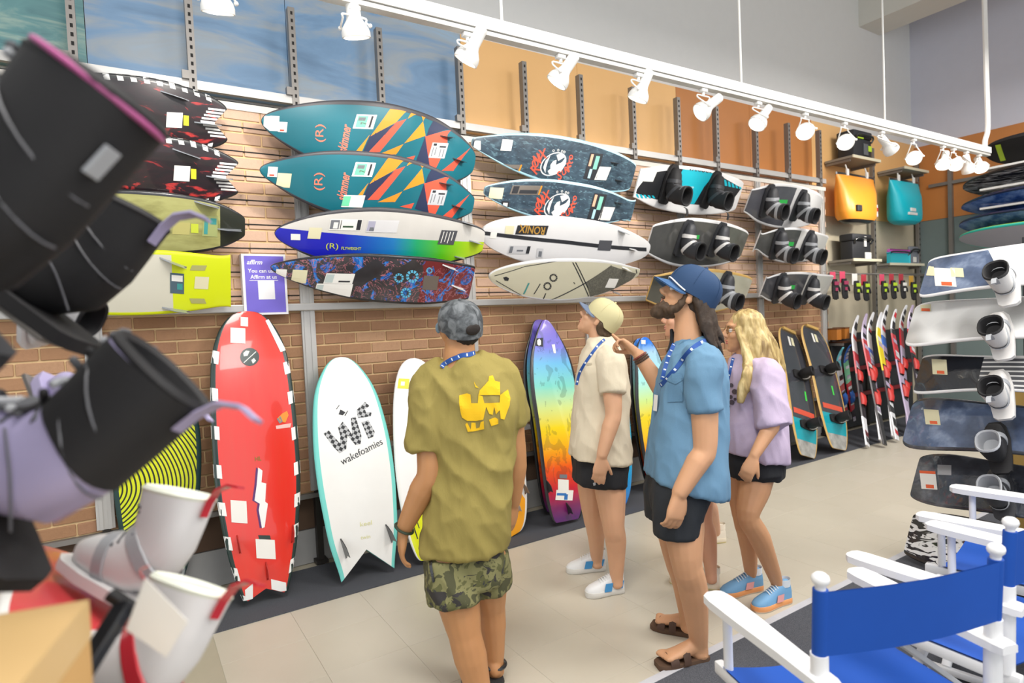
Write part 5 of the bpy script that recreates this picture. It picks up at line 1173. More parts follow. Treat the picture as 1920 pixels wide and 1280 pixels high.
r1, o1, f1 = lone('big black boot with grey stitching and pink piping, close to the camera, top left', at(-205, 550, .64), at(158, 169, .68), at(-420, 300, .70), 1.05, pipe=M_pinkT, top=1.5, plate=M_blk2, shell=M_blk, liner=M_blk, strap=M_blk, straps=0)
MB().box(Vector((-.102, .006, .215))*1.05, Vector((-.096, .024, .25))*1.05, bev=.001).build('care_label', M_gry, o1, False)
r2, o2, f2 = lone('second black boot with lilac pull tab, behind and below the biggest black boot', at(55, 590, 1.02), at(236, 372, 1.06), at(-120, 440, 1.08), 1.0, shell=M_blk, liner=M_blk, strap=M_blk2, straps=0, tab=M_lil)
r3, o3, f3 = lone('lilac boot with black padded cuff and laces, in front of the yellow ringed board', at(-58, 952, .74), at(240, 724, .78), at(-215, 767, .80), .98, cuffm=M_blk, top=1.4, plate=M_blk, shell=M_lil, liner=M_blk, strap=M_blk2, straps=0, tab=M_lil)
r4, o4, f4 = lone('farther lilac boot, only its pull tab and cuff edge showing above the nearer one', at(130, 830, 1.18), at(322, 705, 1.21), at(30, 740, 1.23), .85, cuffm=M_blk, shell=M_lil, liner=M_blk, strap=M_blk, straps=0, tab=M_lil)
# white and red boots low on the rack
f5 = bframe(at(235, 1120, 1.05), at(310, 960, 1.08), at(120, 1020, 1.12)); f6 = bframe(at(205, 1340, .86), at(305, 1170, .90), at(65, 1250, .94))
zC = (f6.to_3x3() @ Vector((0, 0, 1)))
M_palered = P('pale_red_base', 'd0464a', coat=.3, rough=.3)
Cb = rboard('pale red wakeboard with white boots, lowest on the boot rack', at(165, 1125, 1.05)-zC*.04, zC, .2, .4, .13, M_palered, M_wht_e, .03)
M_wb = P('white_boot', 'd6d4d4', rough=.5); M_wl = P('ivory_liner', 'dfe2d3', rough=.6)
b5 = boot(Cb.root, local(Cb, f5), .82, shell=M_wb, liner=M_wl, strap=M_gry, straps=2, plate=M_wb, tab=M_sr, label='white boot with grey straps'); b6 = boot(Cb.root, local(Cb, f6), .82, shell=M_wb, liner=M_wl, strap=M_sr, straps=2, plate=M_wb, tab=M_sr, label='white boot with red straps')
tg_ = empty('price_tag', at(298, 1105, .74), 'white paper price tag hanging on the lowest white boot', 'tag'); iv = Matrix.Translation(-at(298, 1105, .74))
tv = [at(272, 1083, .735), at(352, 1165, .735), at(312, 1232, .73), at(236, 1180, .73)]
tb = MB(); nrm = (tv[1]-tv[0]).cross(tv[3]-tv[0]).normalized()*.0012; tb.loft([tv, [p+nrm for p in tv]]).build('tag_card', M_stick, tg_, False, iv)
MB().tube([at(270, 1085, .735), at(262, 1070, .76), at(280, 1060, .80)], .0012, 6, sub=3).build('tag_string', M_sr, tg_, True, iv)
f7 = bframe(at(70, 560, 1.36), at(185, 615, 1.34), at(60, 700, 1.40))
wbt = empty('wakeboard_binding', at(120, 575, 1.36), 'white open binding with black edge between the two dark boards', 'binding'); iv = Matrix.Translation(-at(120, 575, 1.36))
boot(wbt, iv @ f7, .62, shell=M_wb, liner=M_blk, strap=M_wht, straps=2, name='binding_shell')
# cardboard box, hook and the rack itself
cb = at(5, 1325, .56); bx = empty('cardboard_box', cb, 'plain brown cardboard box in the bottom left corner', 'box', None, Matrix.Translation(cb) @ Matrix.Rotation(math.radians(-14), 4, 'Z'))
M_card = custom('brown_cardboard', lambda k: (k.set('Base Color', k.mix(k.noise(4, 3), 'b98f55', 'c79f66')), k.set('Roughness', .85)))
MB().box((-.22, -.12, -.16), (.035, .12, .04), bev=.003).build('box_body', M_card, bx, False)
MB().box((-.22, -.121, .0), (.0355, .121, .0425)).build('lid_flap', P('cardboard_lid', 'c9a873'), bx, False)
hk = empty('display_hook', at(160, 1262, .70), 'black flat metal hook with a cross bar sticking out of the boot rack', 'hook'); iv = Matrix.Translation(-at(160, 1262, .70))
MB().bar(at(150, 1268, .69), at(238, 1128, .75), .022, .016, bev=.002).bar(at(205, 1112, .75), at(256, 1146, .75), .016, .012, bev=.002).build('hook_bar', M_black, hk, False, iv)
lr = empty('boot_rack', (-.66, .9, .012), 'dark display rack on the left holding the boards with boots', 'rack')
MB().box((-.06, -.8, 0), (.0, .75, 2.2)).build('rack_panel', mat('rack_panel_dark', '2c2d30', .7), lr, False); MB().box((0, -.8, 0), (.4, .7, .1)).build('rack_foot', mat('rack_panel_dark', '2c2d30', .7), lr, False)
MB().box((0, -.75, 1.1), (.38, .1, 1.125)).build('rack_shelf', M_up, lr, False)
for z in (1.62, 1.36, 1.2):
    for y in (-.25, .3): MB().bar(Vector((0, y, z)), Vector((.46, y, z-.02)), .02, .012).build('rack_arm', M_up, lr, False)
# ------------------------------------------------------------------ people
def skin(name, c): 
    def fn(k):
        k.set('Base Color', k.mix(k.noise(9, 4), tuple(x*.92 for x in lin(c)), tuple(min(1, x*1.06) for x in lin(c)))); k.set('Roughness', .5); k.set('Subsurface Weight', .12); k.set('Subsurface Radius', (.02, .008, .004)); k.set('Subsurface Scale', .05); k.bump(k.noise(220, 3), .08, .001)
    return custom(name, fn)
def cloth(name, c, b=.35, var=.08): 
    def fn(k):
        l = lin(c); k.set('Base Color', k.mix(k.noise(6, 3), tuple(x*(1-var) for x in l), tuple(min(1, x*(1+var)) for x in l))); k.set('Roughness', .85)
        k.bump(k.math('ADD', k.math('MULTIPLY', k.noise(14, 4, k.mapv((1.6, 1.6, .55)), .6), .8), k.math('MULTIPLY', k.noise(500, 1), .12)), b, .012)
    return custom(name, fn)
def fnum(t, s=1.0): return mnoise.noise(Vector(t)*s)
def hairpost(amp=.006, sc=(46, 46, 9)):
    def f(me):
        nr = [v.normal.copy() for v in me.vertices]
        for v, q in zip(me.vertices, nr):
            c = v.co; w = .03*mnoise.noise(c*9.0); v.co = c+q*(amp*(mnoise.noise(Vector(((c.x+w)*sc[0], (c.y+w)*sc[1], c.z*sc[2])))+.4*mnoise.noise(Vector((c.x*90, c.y*90, c.z*22)))))
    return f
class Person:
    def __init__(s, label, base, d0, sk, k=1.0):
        s.base = Vector((base[0], base[1], 0)); s.d0 = d0; s.k = k; s.sk = sk; s.root = empty('person', s.base, label, 'person'); s.iv = Matrix.Translation(-s.base)
        s.mb = MB()
    def J(s, u, v, dd=0.0): return at(u, v, s.d0+dd)
    def ring(s, lv, f=1.0, n=28, pw=.85):
        uL, vL, uR, vR, hd = lv[:5]; dd = lv[5] if len(lv) > 5 else 0
        a = s.J(uL, vL, dd); b = s.J(uR, vR, dd); c = (a+b)/2; A = (b-a)/2*f; D = FH*hd*f
        g = lambda q: math.copysign(abs(q)**pw, q)
        return [c+A*g(math.cos(t))+D*g(math.sin(t)) for t in [2*math.pi*i/n for i in range(n)]]
    def rings(s, lvs, f=1.0, sub=3):
        R_ = [s.ring(l, f) for l in lvs]; out = []
        for i in range(len(R_)-1):
            for q in range(sub):
                t = q/sub; p0 = R_[max(0, i-1)]; p1 = R_[i]; p2 = R_[i+1]; p3 = R_[min(len(R_)-1, i+2)]
                out.append([.5*((2*b)+(c-a)*t+(2*a-5*b+4*c-d)*t*t+(3*b-a-3*c+d)*t**3) for a, b, c, d in zip(p0, p1, p2, p3)])
        out.append(R_[-1]); return out
    def limb(s, pts, rad, mb=None, sub=4, n=14): (mb or s.mb).tube(pts, rad, n, sub=sub)
    def arm(s, sh, el, wr, r=(.058, .05, .046, .046, .03)):
        k = s.k; m1 = sh.lerp(el, .55); m2 = el.lerp(wr, .3); s.limb([sh, m1, el, m2, wr], [q*k for q in r])
    def leg(s, hip, kn, an, r=(.095, .08, .058, .058, .036), heel=None):
        k = s.k; m1 = hip.lerp(kn, .5); m2 = kn.lerp(an, .32); bk = Vector((0, 0, 0)) if heel is None else (heel-an); bk.z = 0; bk = bk.normalized()*.012 if bk.length > .01 else bk
        s.limb([hip, m1, kn, m2+bk, an, an+Vector((0, 0, -.05))], [q*k for q in r]+[r[-1]*k*1.02])
    def hand(s, wr, d, nrm, curl=(.5, .5, .5, .5), thumb=(.55, .75, .3), tcurl=.5, sc=1.0, spread=.06, flip=1):
        """palm with five separate fingers; d points to the knuckles, nrm is the palm side, the thumb leaves on side d x nrm * flip"""
        sc *= s.k; d = d.normalized(); nrm = (nrm-d*nrm.dot(d)).normalized(); sd = d.cross(nrm)*flip; B = s.mb
        B.loft([[wr+d*(x*sc)+sd*(w*math.copysign(abs(math.cos(t))**.7, math.cos(t))*sc+o*sc)+nrm*(h*math.sin(t)*sc) for t in [2*math.pi*i/14 for i in range(14)]] for x, w, h, o in ((-.02, .026, .022, 0), (.01, .03, .021, .002), (.04, .038, .019, .003), (.07, .042, .016, .001), (.094, .040, .012, 0), (.1, .034, .006, 0))])
        tips = []
        for i, (off, L, r) in enumerate(((.030, .070, .0088), (.010, .078, .0092), (-.011, .072, .0088), (-.030, .056, .0078))):
            p = wr+d*(.09*sc)+sd*(off*sc); c = curl[i]; pts = [p-d*.02*sc, p]; a = 0.0; dr = (d+sd*(spread*(1.5-i)*.6)).normalized()
            for l, ca in ((.45, .8), (.32, 1.0), (.26, .8)):
                a += c*ca; p = p+(dr*math.cos(a)+nrm*math.sin(a))*(L*l*sc); pts.append(p)
            B.tube(pts, [r*sc, r*sc*1.04, r*sc, r*sc*.92, r*sc*.8], 10, sub=2); tips.append((pts[-1], dr*math.cos(a)+nrm*math.sin(a), dr*-math.sin(a)+nrm*math.cos(a)))
        t = (d*thumb[0]+sd*thumb[1]+nrm*thumb[2]).normalized(); p = wr+d*.028*sc+sd*.028*sc; q = p+t*.038*sc; t2 = (t+(d*.5+nrm*.4)*tcurl).normalized(); r_ = q+t2*.03*sc
        B.tube([p-t*.012*sc, p, q, r_, r_+t2*.016*sc], [.013*sc, .0135*sc, .0105*sc, .0098*sc, .008*sc], 10, sub=2)
        return tips
    def foot(s, heel, toe, w=.045):
        d = (toe-heel); d.z = 0; L = d.length; d.normalize(); sd = UP.cross(d); b = s.mb
        b.loft([[heel+d*(x*L)+UP*(z+h*math.sin(t))+sd*(ww*math.cos(t)) for t in [2*math.pi*i/14 for i in range(14)]] for x, z, h, ww in ((-.02, .05, .012, .012), (.02, .052, .03, .026), (.15, .062, .045, .032), (.35, .055, .036, .033), (.6, .043, .024, .04), (.8, .036, .018, .043), (.86, .034, .012, .038))])
        for i in range(5):
            o = (.034-.017*i); l = (.16, .15, .13, .11, .09)[i] if True else 0
            p = heel+d*(L*(.8))+sd*(o if s.footflip else -o)+UP*.034; b.tube([p, p+d*(L*l*.6)+UP*.004, p+d*(L*l)], [.012, .0115, .009] if i else [.015, .014, .011], 8, sub=2)
    footflip = True
    def head(s, C, f, u, k=1.0, ears=True):
        f = f.normalized(); u = (u-f*u.dot(f)).normalized(); l = u.cross(f); s.hf = (C, f, u, l, k); b = s.mb
        g = lambda x, y, z: C+f*(x*k)+l*(y*k)+u*(z*k)
        E = lambda c, r: b.ell(g(*c), (f*(r[0]*k), l*(r[1]*k), u*(r[2]*k)), 0, 18, 12)
        E((-.012, 0, .035), (.097, .076, .090)); E((.028, 0, -.03), (.064, .062, .082)); E((.042, 0, -.075), (.045, .045, .04)); E((.064, 0, -.098), (.024, .024, .02))
        E((.072, 0, .034), (.024, .052, .018)); E((.052, .036, -.022), (.034, .026, .026)); E((.052, -.036, -.022), (.034, .026, .026))
        b.tube([g(.084, 0, .022), g(.098, 0, .0), g(.112, 0, -.022)], [.010*k, .0115*k, .014*k], 10, sub=3)
        E((.1, .012, -.027), (.012, .009, .009)); E((.1, -.012, -.027), (.012, .009, .009))
        E((.086, 0, -.055), (.012, .022, .007)); E((.083, 0, -.067), (.012, .019, .008))
        if ears:
            for q in (-1, 1):
                b.ell(g(-.008, .078*q, -.006), (f*(.017*k)+l*(.004*q*k), l*(.009*k)-f*(.003*q*k), u*(.031*k)), 0, 12, 8); b.ell(g(.0, .076*q, -.022), (f*(.012*k), l*(.008*k), u*(.014*k)), 0, 10, 6)
    def face(s, iris='4a3524', brow='3d2c20', lips='b06a5c'):
        C, f, u, l, k = s.hf; g = lambda x, y, z: C+f*(x*k)+l*(y*k)+u*(z*k)
        for q in (-1, 1):
            e = MB(); e.sph(g(.0765, .031*q, .006), .0118*k, 0, 14, 10); e.ell(g(.0873, .031*q, .006), (l*(.0052*k), u*(.0052*k), f*(.0014*k)), 1, 10, 6)
            e.build('eye', [P('eye_white', 'e6e2dc', rough=.2), P('iris_'+iris, iris, rough=.2)], s.root, True, s.iv)
            bmb = MB(); bmb.tube([g(.090, .012*q, .024), g(.091, .03*q, .031), g(.08, .05*q, .024)], [.003*k, .0042*k, .002*k], 8, sub=3); bmb.build('eyebrow', mat('hair_'+brow, brow, .8), s.root, True, s.iv)
        m = MB(); m.ell(g(.0905, 0, -.0545), (f*(.008*k), l*(.021*k), u*(.0052*k))); m.ell(g(.0885, 0, -.0665), (f*(.008*k), l*(.018*k), u*(.006*k))); m.build('lips', mat('lips_'+lips, lips, .45, var=.05), s.root, True, s.iv)
    def neck(s, lo, hi, r=.056, r2=None): s.limb([lo-UP*.03, lo, lo.lerp(hi, .5), hi], [r*1.15, r*1.08, r, (r2 or r)*1.0], n=16)
    def body(s, voxel=.0062): 
        s.body_o = remesh(s.mb, 'body', s.sk, voxel, s.root, 3, s.iv); return s.body_o
    def garment(s, name, mb, m, voxel=.0085, smooth=2, amp=.006, freq=(9, 9, 3.2), seed=0.0, fold=1.0):
        def post(me):
            n = len(me.vertices); nr = [v.normal.copy() for v in me.vertices]
            for v, q in zip(me.vertices, nr):
                c = v.co; w = mnoise.noise(Vector((c.x*freq[0]+seed, c.y*freq[1], c.z*freq[2])))+.5*mnoise.noise(Vector((c.x*freq[0]*2.3, c.y*freq[1]*2.3+seed, c.z*freq[2]*2.0)))
                h = c.z; rg_ = 1-abs(mnoise.noise(Vector((c.x*7.5+seed*1.7+h*2.6, c.y*7.5-h*3.2, h*3.6+seed))))*2.2
                rg2 = 1-abs(mnoise.noise(Vector((c.x*16-seed+h*4.0, c.y*16+h*3.0, h*6.0))))*2.4
                v.co = c+q*(1.25*amp*(.5*w+1.25*max(-.4, rg_)*fold+.55*max(-.4, rg2)*fold-.15))
        o = remesh(mb, name, m, voxel, s.root, smooth, s.iv, post); return o
    def bvh(s, *os):
        v = []; f = []
        for o in os:
            k = len(v); v += [q.co+s.base for q in o.data.vertices]; f += [tuple(i+k for i in p.vertices) for p in o.data.polygons]
        return BVHTree.FromPolygons(v, f)
    def hit(s, bv, u, v, lift=.004, fallback=None):
        d = ray(u, v).normalized(); h = bv.ray_cast(CAM, d)
        if h[0] is None: return fallback
        n = h[1] if h[1].dot(d) < 0 else -h[1]
        return h[0]+n*lift
    def strip(s, bv, px, w, m, name='lanyard', n=36, marks=None, lift=.006):
        P_ = [Vector((a, b, 0)) for a, b in px]; Q, _ = crom(P_, [0]*len(P_), max(2, n//(len(P_)-1)))
        pts = []; last = None
        for q in Q:
            h = s.hit(bv, q.x, q.y, lift)
            if h is not None: pts.append(h)
        for _ in range(2): pts = [pts[0]]+[(pts[i-1]+pts[i]*2+pts[i+1])/4 for i in range(1, len(pts)-1)]+[pts[-1]]
        rg = []
        for i, p in enumerate(pts):
            t = (pts[min(i+1, len(pts)-1)]-pts[max(i-1, 0)]).normalized(); vd = (CAM-p).normalized(); sd = t.cross(vd).normalized(); nn = sd.cross(t)
            rg.append([p+sd*w/2, p+sd*w/2+nn*.002, p-sd*w/2+nn*.002, p-sd*w/2])
        o = MB().loft(rg).build(name, m, s.root, False, s.iv)
        if marks:
            mk = MB()
            for i in range(2, len(rg)-2, 6): mk.loft([[q+(p_-q)*0 for q, p_ in zip([rg[j][1].lerp(rg[j][2], .2)+(rg[j][1]-rg[j][0])*.3, rg[j][1].lerp(rg[j][2], .8)+(rg[j][1]-rg[j][0])*.3], [0, 0])] for j in (i, i+1)], caps=False, closed=False) if False else mk.add([rg[i][1].lerp(rg[i][2], .2)+(rg[i][1]-rg[i][0])*.4, rg[i][1].lerp(rg[i][2], .8)+(rg[i][1]-rg[i][0])*.4, rg[i+1][1].lerp(rg[i+1][2], .8)+(rg[i+1][1]-rg[i+1][0])*.4, rg[i+1][1].lerp(rg[i+1][2], .2)+(rg[i+1][1]-rg[i+1][0])*.4], [(0, 1, 2, 3)])
            q_ = mk.build('lanyard_print', marks, o, False, s.iv); q_['kind'] = 'stuff'
        return o
    def print_(s, bv, polys, name, lift=.0035, step=5, parent=None):
        mats = []; M_ = MB()
        for pts, m in polys:
            if m not in mats: mats.append(m)
            bm = bmesh.new(); bm.faces.new([bm.verts.new((a, b, 0)) for a, b in pts])
            xs = [p[0] for p in pts]; ys = [p[1] for p in pts]
            for lo, hi, no in ((min(xs), max(xs), (1, 0, 0)), (min(ys), max(ys), (0, 1, 0))):
                c = lo+step
                while c < hi: bmesh.ops.bisect_plane(bm, geom=bm.verts[:]+bm.edges[:]+bm.faces[:], plane_co=(c, c, 0), plane_no=no); c += step
            bmesh.ops.triangulate(bm, faces=bm.faces[:]); bm.verts.index_update()
            hs = [s.hit(bv, q.co.x, q.co.y, lift) for q in bm.verts]; f = [[v.index for v in fc.verts] for fc in bm.faces]; bm.free()
            f = [q for q in f if all(hs[i] is not None for i in q)]
            M_.add([h if h is not None else Vector() for h in hs], f, mats.index(m))
        return M_.build(name, mats, parent or s.root, False, s.iv)
    def shoe(s, heel, toe, upper, sole, sock=None, w=.047, h=.095, sole2=None, accents=(), tilt=0.0, lift=0.0):
        d = toe-heel; d.z = 0; L = d.length; d.normalize(); sd = UP.cross(d); z0 = heel.z+.0015
        g = lambda x, y, z: heel+d*(x*L)+sd*y+UP*(z+z0-heel.z)
        OUT = [(-.03, .55), (.0, .72), (.1, .78), (.3, .74), (.5, .85), (.7, 1.0), (.85, .92), (.96, .6), (1.0, .3)]
        def contour(z, f=1.0, grow=0.0): return [g(x, w*q*f, z) for x, q in OUT]+[g(x, -w*q*f, z) for x, q in OUT[::-1]]
        sh = MB(); rs = []
        for (x, wf, hh) in ((-.035, .5, .07), (-.01, .66, .098), (.08, .72, .10), (.18, .7, .098), (.28, .7, .092), (.4, .74, .078), (.55, .84, .062), (.7, .94, .05), (.85, .86, .038), (.95, .6, .026), (.99, .3, .014)):
            rs.append([g(x, w*wf*math.copysign(abs(math.cos(t))**.8, math.cos(t)), .022+max(0, (hh*h/.095))*max(0, math.sin(t))**.75 if math.sin(t) > 0 else .02) for t in [2*math.pi*i/18 for i in range(18)]])
        sh.loft(rs); o = sh.build('shoe', upper, s.root, True, s.iv)
        so = MB(); so.loft([contour(0, .93), contour(.006, 1.03), contour(.024, 1.06), contour(.032, 1.0)]); so.build('sole', sole, o, True, s.iv)
        if sole2: MB().loft([contour(-.0005, .95), contour(.008, 1.045)]).build('outsole', sole2, o, True, s.iv)
        la = MB()
        for i in range(5): x = .36+.06*i; la.tube([g(x, w*.45, .085-.09*(x-.3)+.02), g(x+.01, 0, .1-.09*(x-.3)+.02), g(x, -w*.45, .085-.09*(x-.3)+.02)], .0028, 6, sub=3)
        la.build('laces', sock or upper, o, True, s.iv)
        MB().loft([[g(.1+.16*math.cos(t), w*.66*math.sin(t), z) for t in [2*math.pi*i/16 for i in range(16)]] for z in (.09*h/.095, .108*h/.095, .128*h/.095)], caps=False).build('collar', sock or upper, o, True, s.iv)
        for (x0, x1, zz0, zz1, m) in accents:
            for sg in (-1, 1):
                a = MB(); a.add([g(x0, sg*w*.93, zz0), g(x1, sg*w*.95, zz0), g(x1-.06, sg*w*.80, zz1), g(x0-.06, sg*w*.78, zz1)], [(0, 1, 2, 3)]); a.build('side_logo', m, o, False, s.iv)
        return o
    def cap(s, crown, brim, tilt=0.0, band=None, brim_len=.075, up=.03, dx=-.012, sz=1.0, drop=-.008, squash=1.0):
        C, f, u, l, k = s.hf; k *= sz; f2 = (f*math.cos(tilt)+u*math.sin(tilt)); u2 = (u*math.cos(tilt)-f*math.sin(tilt)); O = C+f*(dx*k)+u*(up*k)
        rg = []
        for z, q in ((-.03, 1.0), (-.012, 1.02), (.01, 1.02), (.03, .99), (.05, .92), (.068, .80), (.082, .62), (.091, .40), (.096, .16)):
            rg.append([O+f2*(.108*k*q*math.cos(t)*(1 if math.cos(t) > 0 else 1.0))+l*(.089*k*q*math.sin(t))+u2*(z*k*squash-(.018*k if z < 0 and math.cos(t) < -.3 else 0)) for t in [2*math.pi*i/28 for i in range(28)]])
        o = MB().loft(rg, caps=True).build('cap', crown, s.root, True, s.iv, 60)
        b = MB(); n = 14
        for th in (0, -.004):
            b.loft([[O+f2*((.092+r*brim_len*math.cos(a*.9)**.5)*k*math.cos(a))+l*((.087+.002*r)*k*math.sin(a))+u2*((drop-.022*r*math.cos(a)-.03*(math.sin(a)**2)+th)*k) for a in [-1.25+2.5*i/n for i in range(n+1)]] for r in (0, .35, .7, 1.0)], caps=False, closed=False)
        b.build('brim', brim, o, True, s.iv)
        MB().sph(O+u2*(.098*k*squash), .007*k, 0, 10, 6).build('button', crown, o, True, s.iv)
        se = MB()
        for j in range(6):
            a = math.pi*j/3+.3; se.tube([O+f2*(.108*k*q*1.008*math.cos(a))+l*(.089*k*q*1.008*math.sin(a))+u2*(z*k*squash) for z, q in ((.01, 1.02), (.03, .99), (.05, .92), (.068, .80), (.082, .62), (.091, .40))], .0011*k, 5, dome=False)
        se.build('seam', crown, o, True, s.iv)
        if band: MB().tube([O+f2*((.112)*k*math.cos(a))+l*(.09*k*math.sin(a))+u2*((drop+.006-.03*(math.sin(a)**2))*k) for a in [-1.2+2.4*i/16 for i in range(17)]], .003*k, 6).build('rope_band', band, o, True, s.iv)
        return o
M_lany = P('lanyard_blue', '1f4f9c', rough=.6); M_lmark = P('lanyard_white', 'dfe8ee'); M_bsh = cloth('black_shorts_cloth', '1b1c20', .3)

# ---- man in the olive shirt, seen from behind
p = Person('man seen from behind in olive T-shirt with yellow back print, camouflage shorts and grey cap', (1.26, 2.28), 2.62, skin('tan_skin_a', 'b98558'))
SH = [(789, 1032, 950, 1022, .148), (796, 985, 954, 978, .145), (803, 930, 957, 925, .135), (806, 870, 962, 862, .125), (795, 790, 968, 782, .125), (785, 742, 968, 732, .118), (802, 708, 948, 696, .098), (824, 686, 912, 676, .075), (838, 672, 893, 665, .06)]
for lv in (SH,): p.mb.loft(p.rings(lv, .86))
p.mb.loft(p.rings([(800, 1060, 942, 1050, .12), (800, 1030, 944, 1020, .12), (808, 980, 948, 972, .11)], .84))
Ls, Le, Lw = p.J(808, 738, -.01), p.J(806, 888, -.05), p.J(757, 992, -.02); Rs, Re, Rw = p.J(950, 735, .04), p.J(967, 865, .08), p.J(962, 945, .12)
p.arm(Ls, Le, Lw, (.068, .062, .056, .057, .034)); p.arm(Rs, Re, Rw, (.066, .058, .05, .05, .031))
p.hand(Lw, p.J(757, 1040, 0)-p.J(762, 992, 0), RH*.9+FH*.3, (.3, .35, .4, .45), (.75, .55, .2), .4, 1.08, flip=-1)
p.hand(Rw, p.J(955, 1000, 0)-p.J(962, 945, 0), -RH*.7+FH*.5, (.4, .45, .5, .5), (.75, .5, .2), .4, 1.0, flip=1)
Lh, Lk, La = p.J(845, 1050, -.03), p.J(872, 1190, -.07), p.J(905, 1325, -.06); Rh, Rk, Ra = p.J(908, 1045, .03), p.J(921, 1140, .10), p.J(929, 1240, .12)
p.leg(Lh, Lk, La, (.105, .095, .07, .071, .042)); p.leg(Rh, Rk, Ra, (.10, .09, .064, .062, .038))
fo = []
for an in (La, Ra):
    h = Vector((an.x, an.y, .012))-FH*.05+RH*.005; t = h+FH*.24-RH*.07; p.foot(h, t); fo.append((h, t))
HC = p.J(861, 617, .02); f_ = (FH*.80-RH*.55+UP*.20); p.neck(p.J(862, 672, 0), p.J(862, 630, .01), .066); p.head(HC, f_, UP+(-FH*.2), 1.03)
p.body(); p.face('2d2018', '1f1712', '8a5040')
sh = MB(); sh.loft(p.rings(SH)); sh.tube([p.J(838, 690, 0), p.J(810, 722, 0), Ls.lerp(Le, .2), p.J(802, 845, -.035)], [.06, .084, .088, .088], 18, sub=5, dome=False); sh.tube([p.J(890, 684, .02), p.J(940, 712, .03), Rs.lerp(Re, .2), p.J(958, 792, .06)], [.06, .08, .078, .076], 18, sub=5, dome=False)
shirt = p.garment('shirt', sh, cloth('olive_tshirt', '938445', .5), amp=.0085, freq=(8, 8, 3.0), seed=3.1); bv = p.bvh(shirt)
YL = P('yellow_shirt_print', 'e8b80a', rough=.8)
q = lambda pts: [(840+a*.1094, 690+b*.1094) for a, b in pts]
p.print_(bv, [(q([(520, 460), (540, 380), (620, 300), (690, 220), (700, 140), (760, 130), (800, 220), (880, 240), (890, 460)]), YL), (q([(520, 460), (590, 480), (620, 600), (880, 590), (890, 460), (1020, 370), (1060, 520), (1050, 640), (960, 880), (900, 860), (880, 720), (820, 790), (790, 660), (760, 800), (700, 780), (650, 660), (600, 880), (480, 900), (330, 900), (240, 840), (190, 590), (190, 470), (330, 430), (390, 450), (400, 600), (510, 600)]), YL),
               (q([(300, 960), (340, 1090), (430, 1080), (620, 1040), (610, 900), (560, 920), (540, 1010), (480, 1030), (470, 930), (400, 930), (390, 1050), (330, 930)]), YL), (q([(700, 880), (740, 990), (860, 950), (860, 870), (800, 840)]), YL), (q([(450, 230), (470, 330), (530, 340), (480, 300)]), YL)], 'back_print', parent=p.root)
SO = [(800, 1100, 940, 1085, .12), (797, 1060, 944, 1050, .124), (800, 1025, 940, 1016, .115), (806, 985, 944, 976, .11), (815, 950, 940, 942, .095)]
def _camo(k):
    a = k.noise(13, 3, None, .6); b = k.noise(10, 3, k.mapv((1, 1, 1.6), (.4, .2, 1)), .8)
    c = k.ramp(a, ((.40, '4a4a30'), (.47, '7d7a50'), (.56, '5a5a35'), (.63, '393a38')), 'CONSTANT'); k.set('Base Color', k.mix(k.math('GREATER_THAN', b, .60), c, '33302f')); k.set('Roughness', .85); k.bump(k.noise(16, 3, k.mapv((1, 1, .5))), .4, .01)
so = MB(); so.loft(p.rings(SO)); so.tube([Lh-UP*.0, p.J(848, 1090, -.05), p.J(851, 1128, -.06)], [.112, .112, .112], 20, sub=4, dome=False); so.tube([Rh, p.J(914, 1075, .05), p.J(917, 1098, .06)], [.108, .104, .102], 20, sub=4, dome=False)
shorts = p.garment('shorts', so, custom('camouflage_cloth', _camo), amp=.006, seed=1.0); bv2 = p.bvh(shorts)
p.print_(bv2, [([(804, 1030), (810, 1030), (811, 1060), (816, 1090), (812, 1092), (806, 1062)], M_black)], 'pocket_zip')
M_camocap = custom('grey_camo_cap', lambda k: (k.set('Base Color', k.ramp(k.noise(26, 4, None, .6), ((.38, '3c3f42'), (.5, '565a5d'), (.62, '74787b')))), k.set('Roughness', .85)))
p.cap(M_camocap, P('slate_brim', '5b6d78', rough=.8), .05, None, .07, .032)
C, f, u, l, k = p.hf; g = lambda x, y, z: C+f*(x*k)+l*(y*k)+u*(z*k)
hr = MB(); hr.ell(g(-.028, 0, .005), (f*.083, l*.0775, u*.062)); hr.ell(g(-.055, 0, -.03), (f*.048, l*.06, u*.03)); remesh(hr, 'hair', mat('black_hair', '231a15', .7, var=.2, scale=60, bump=.4), .006, p.root, 2, p.iv, hairpost())
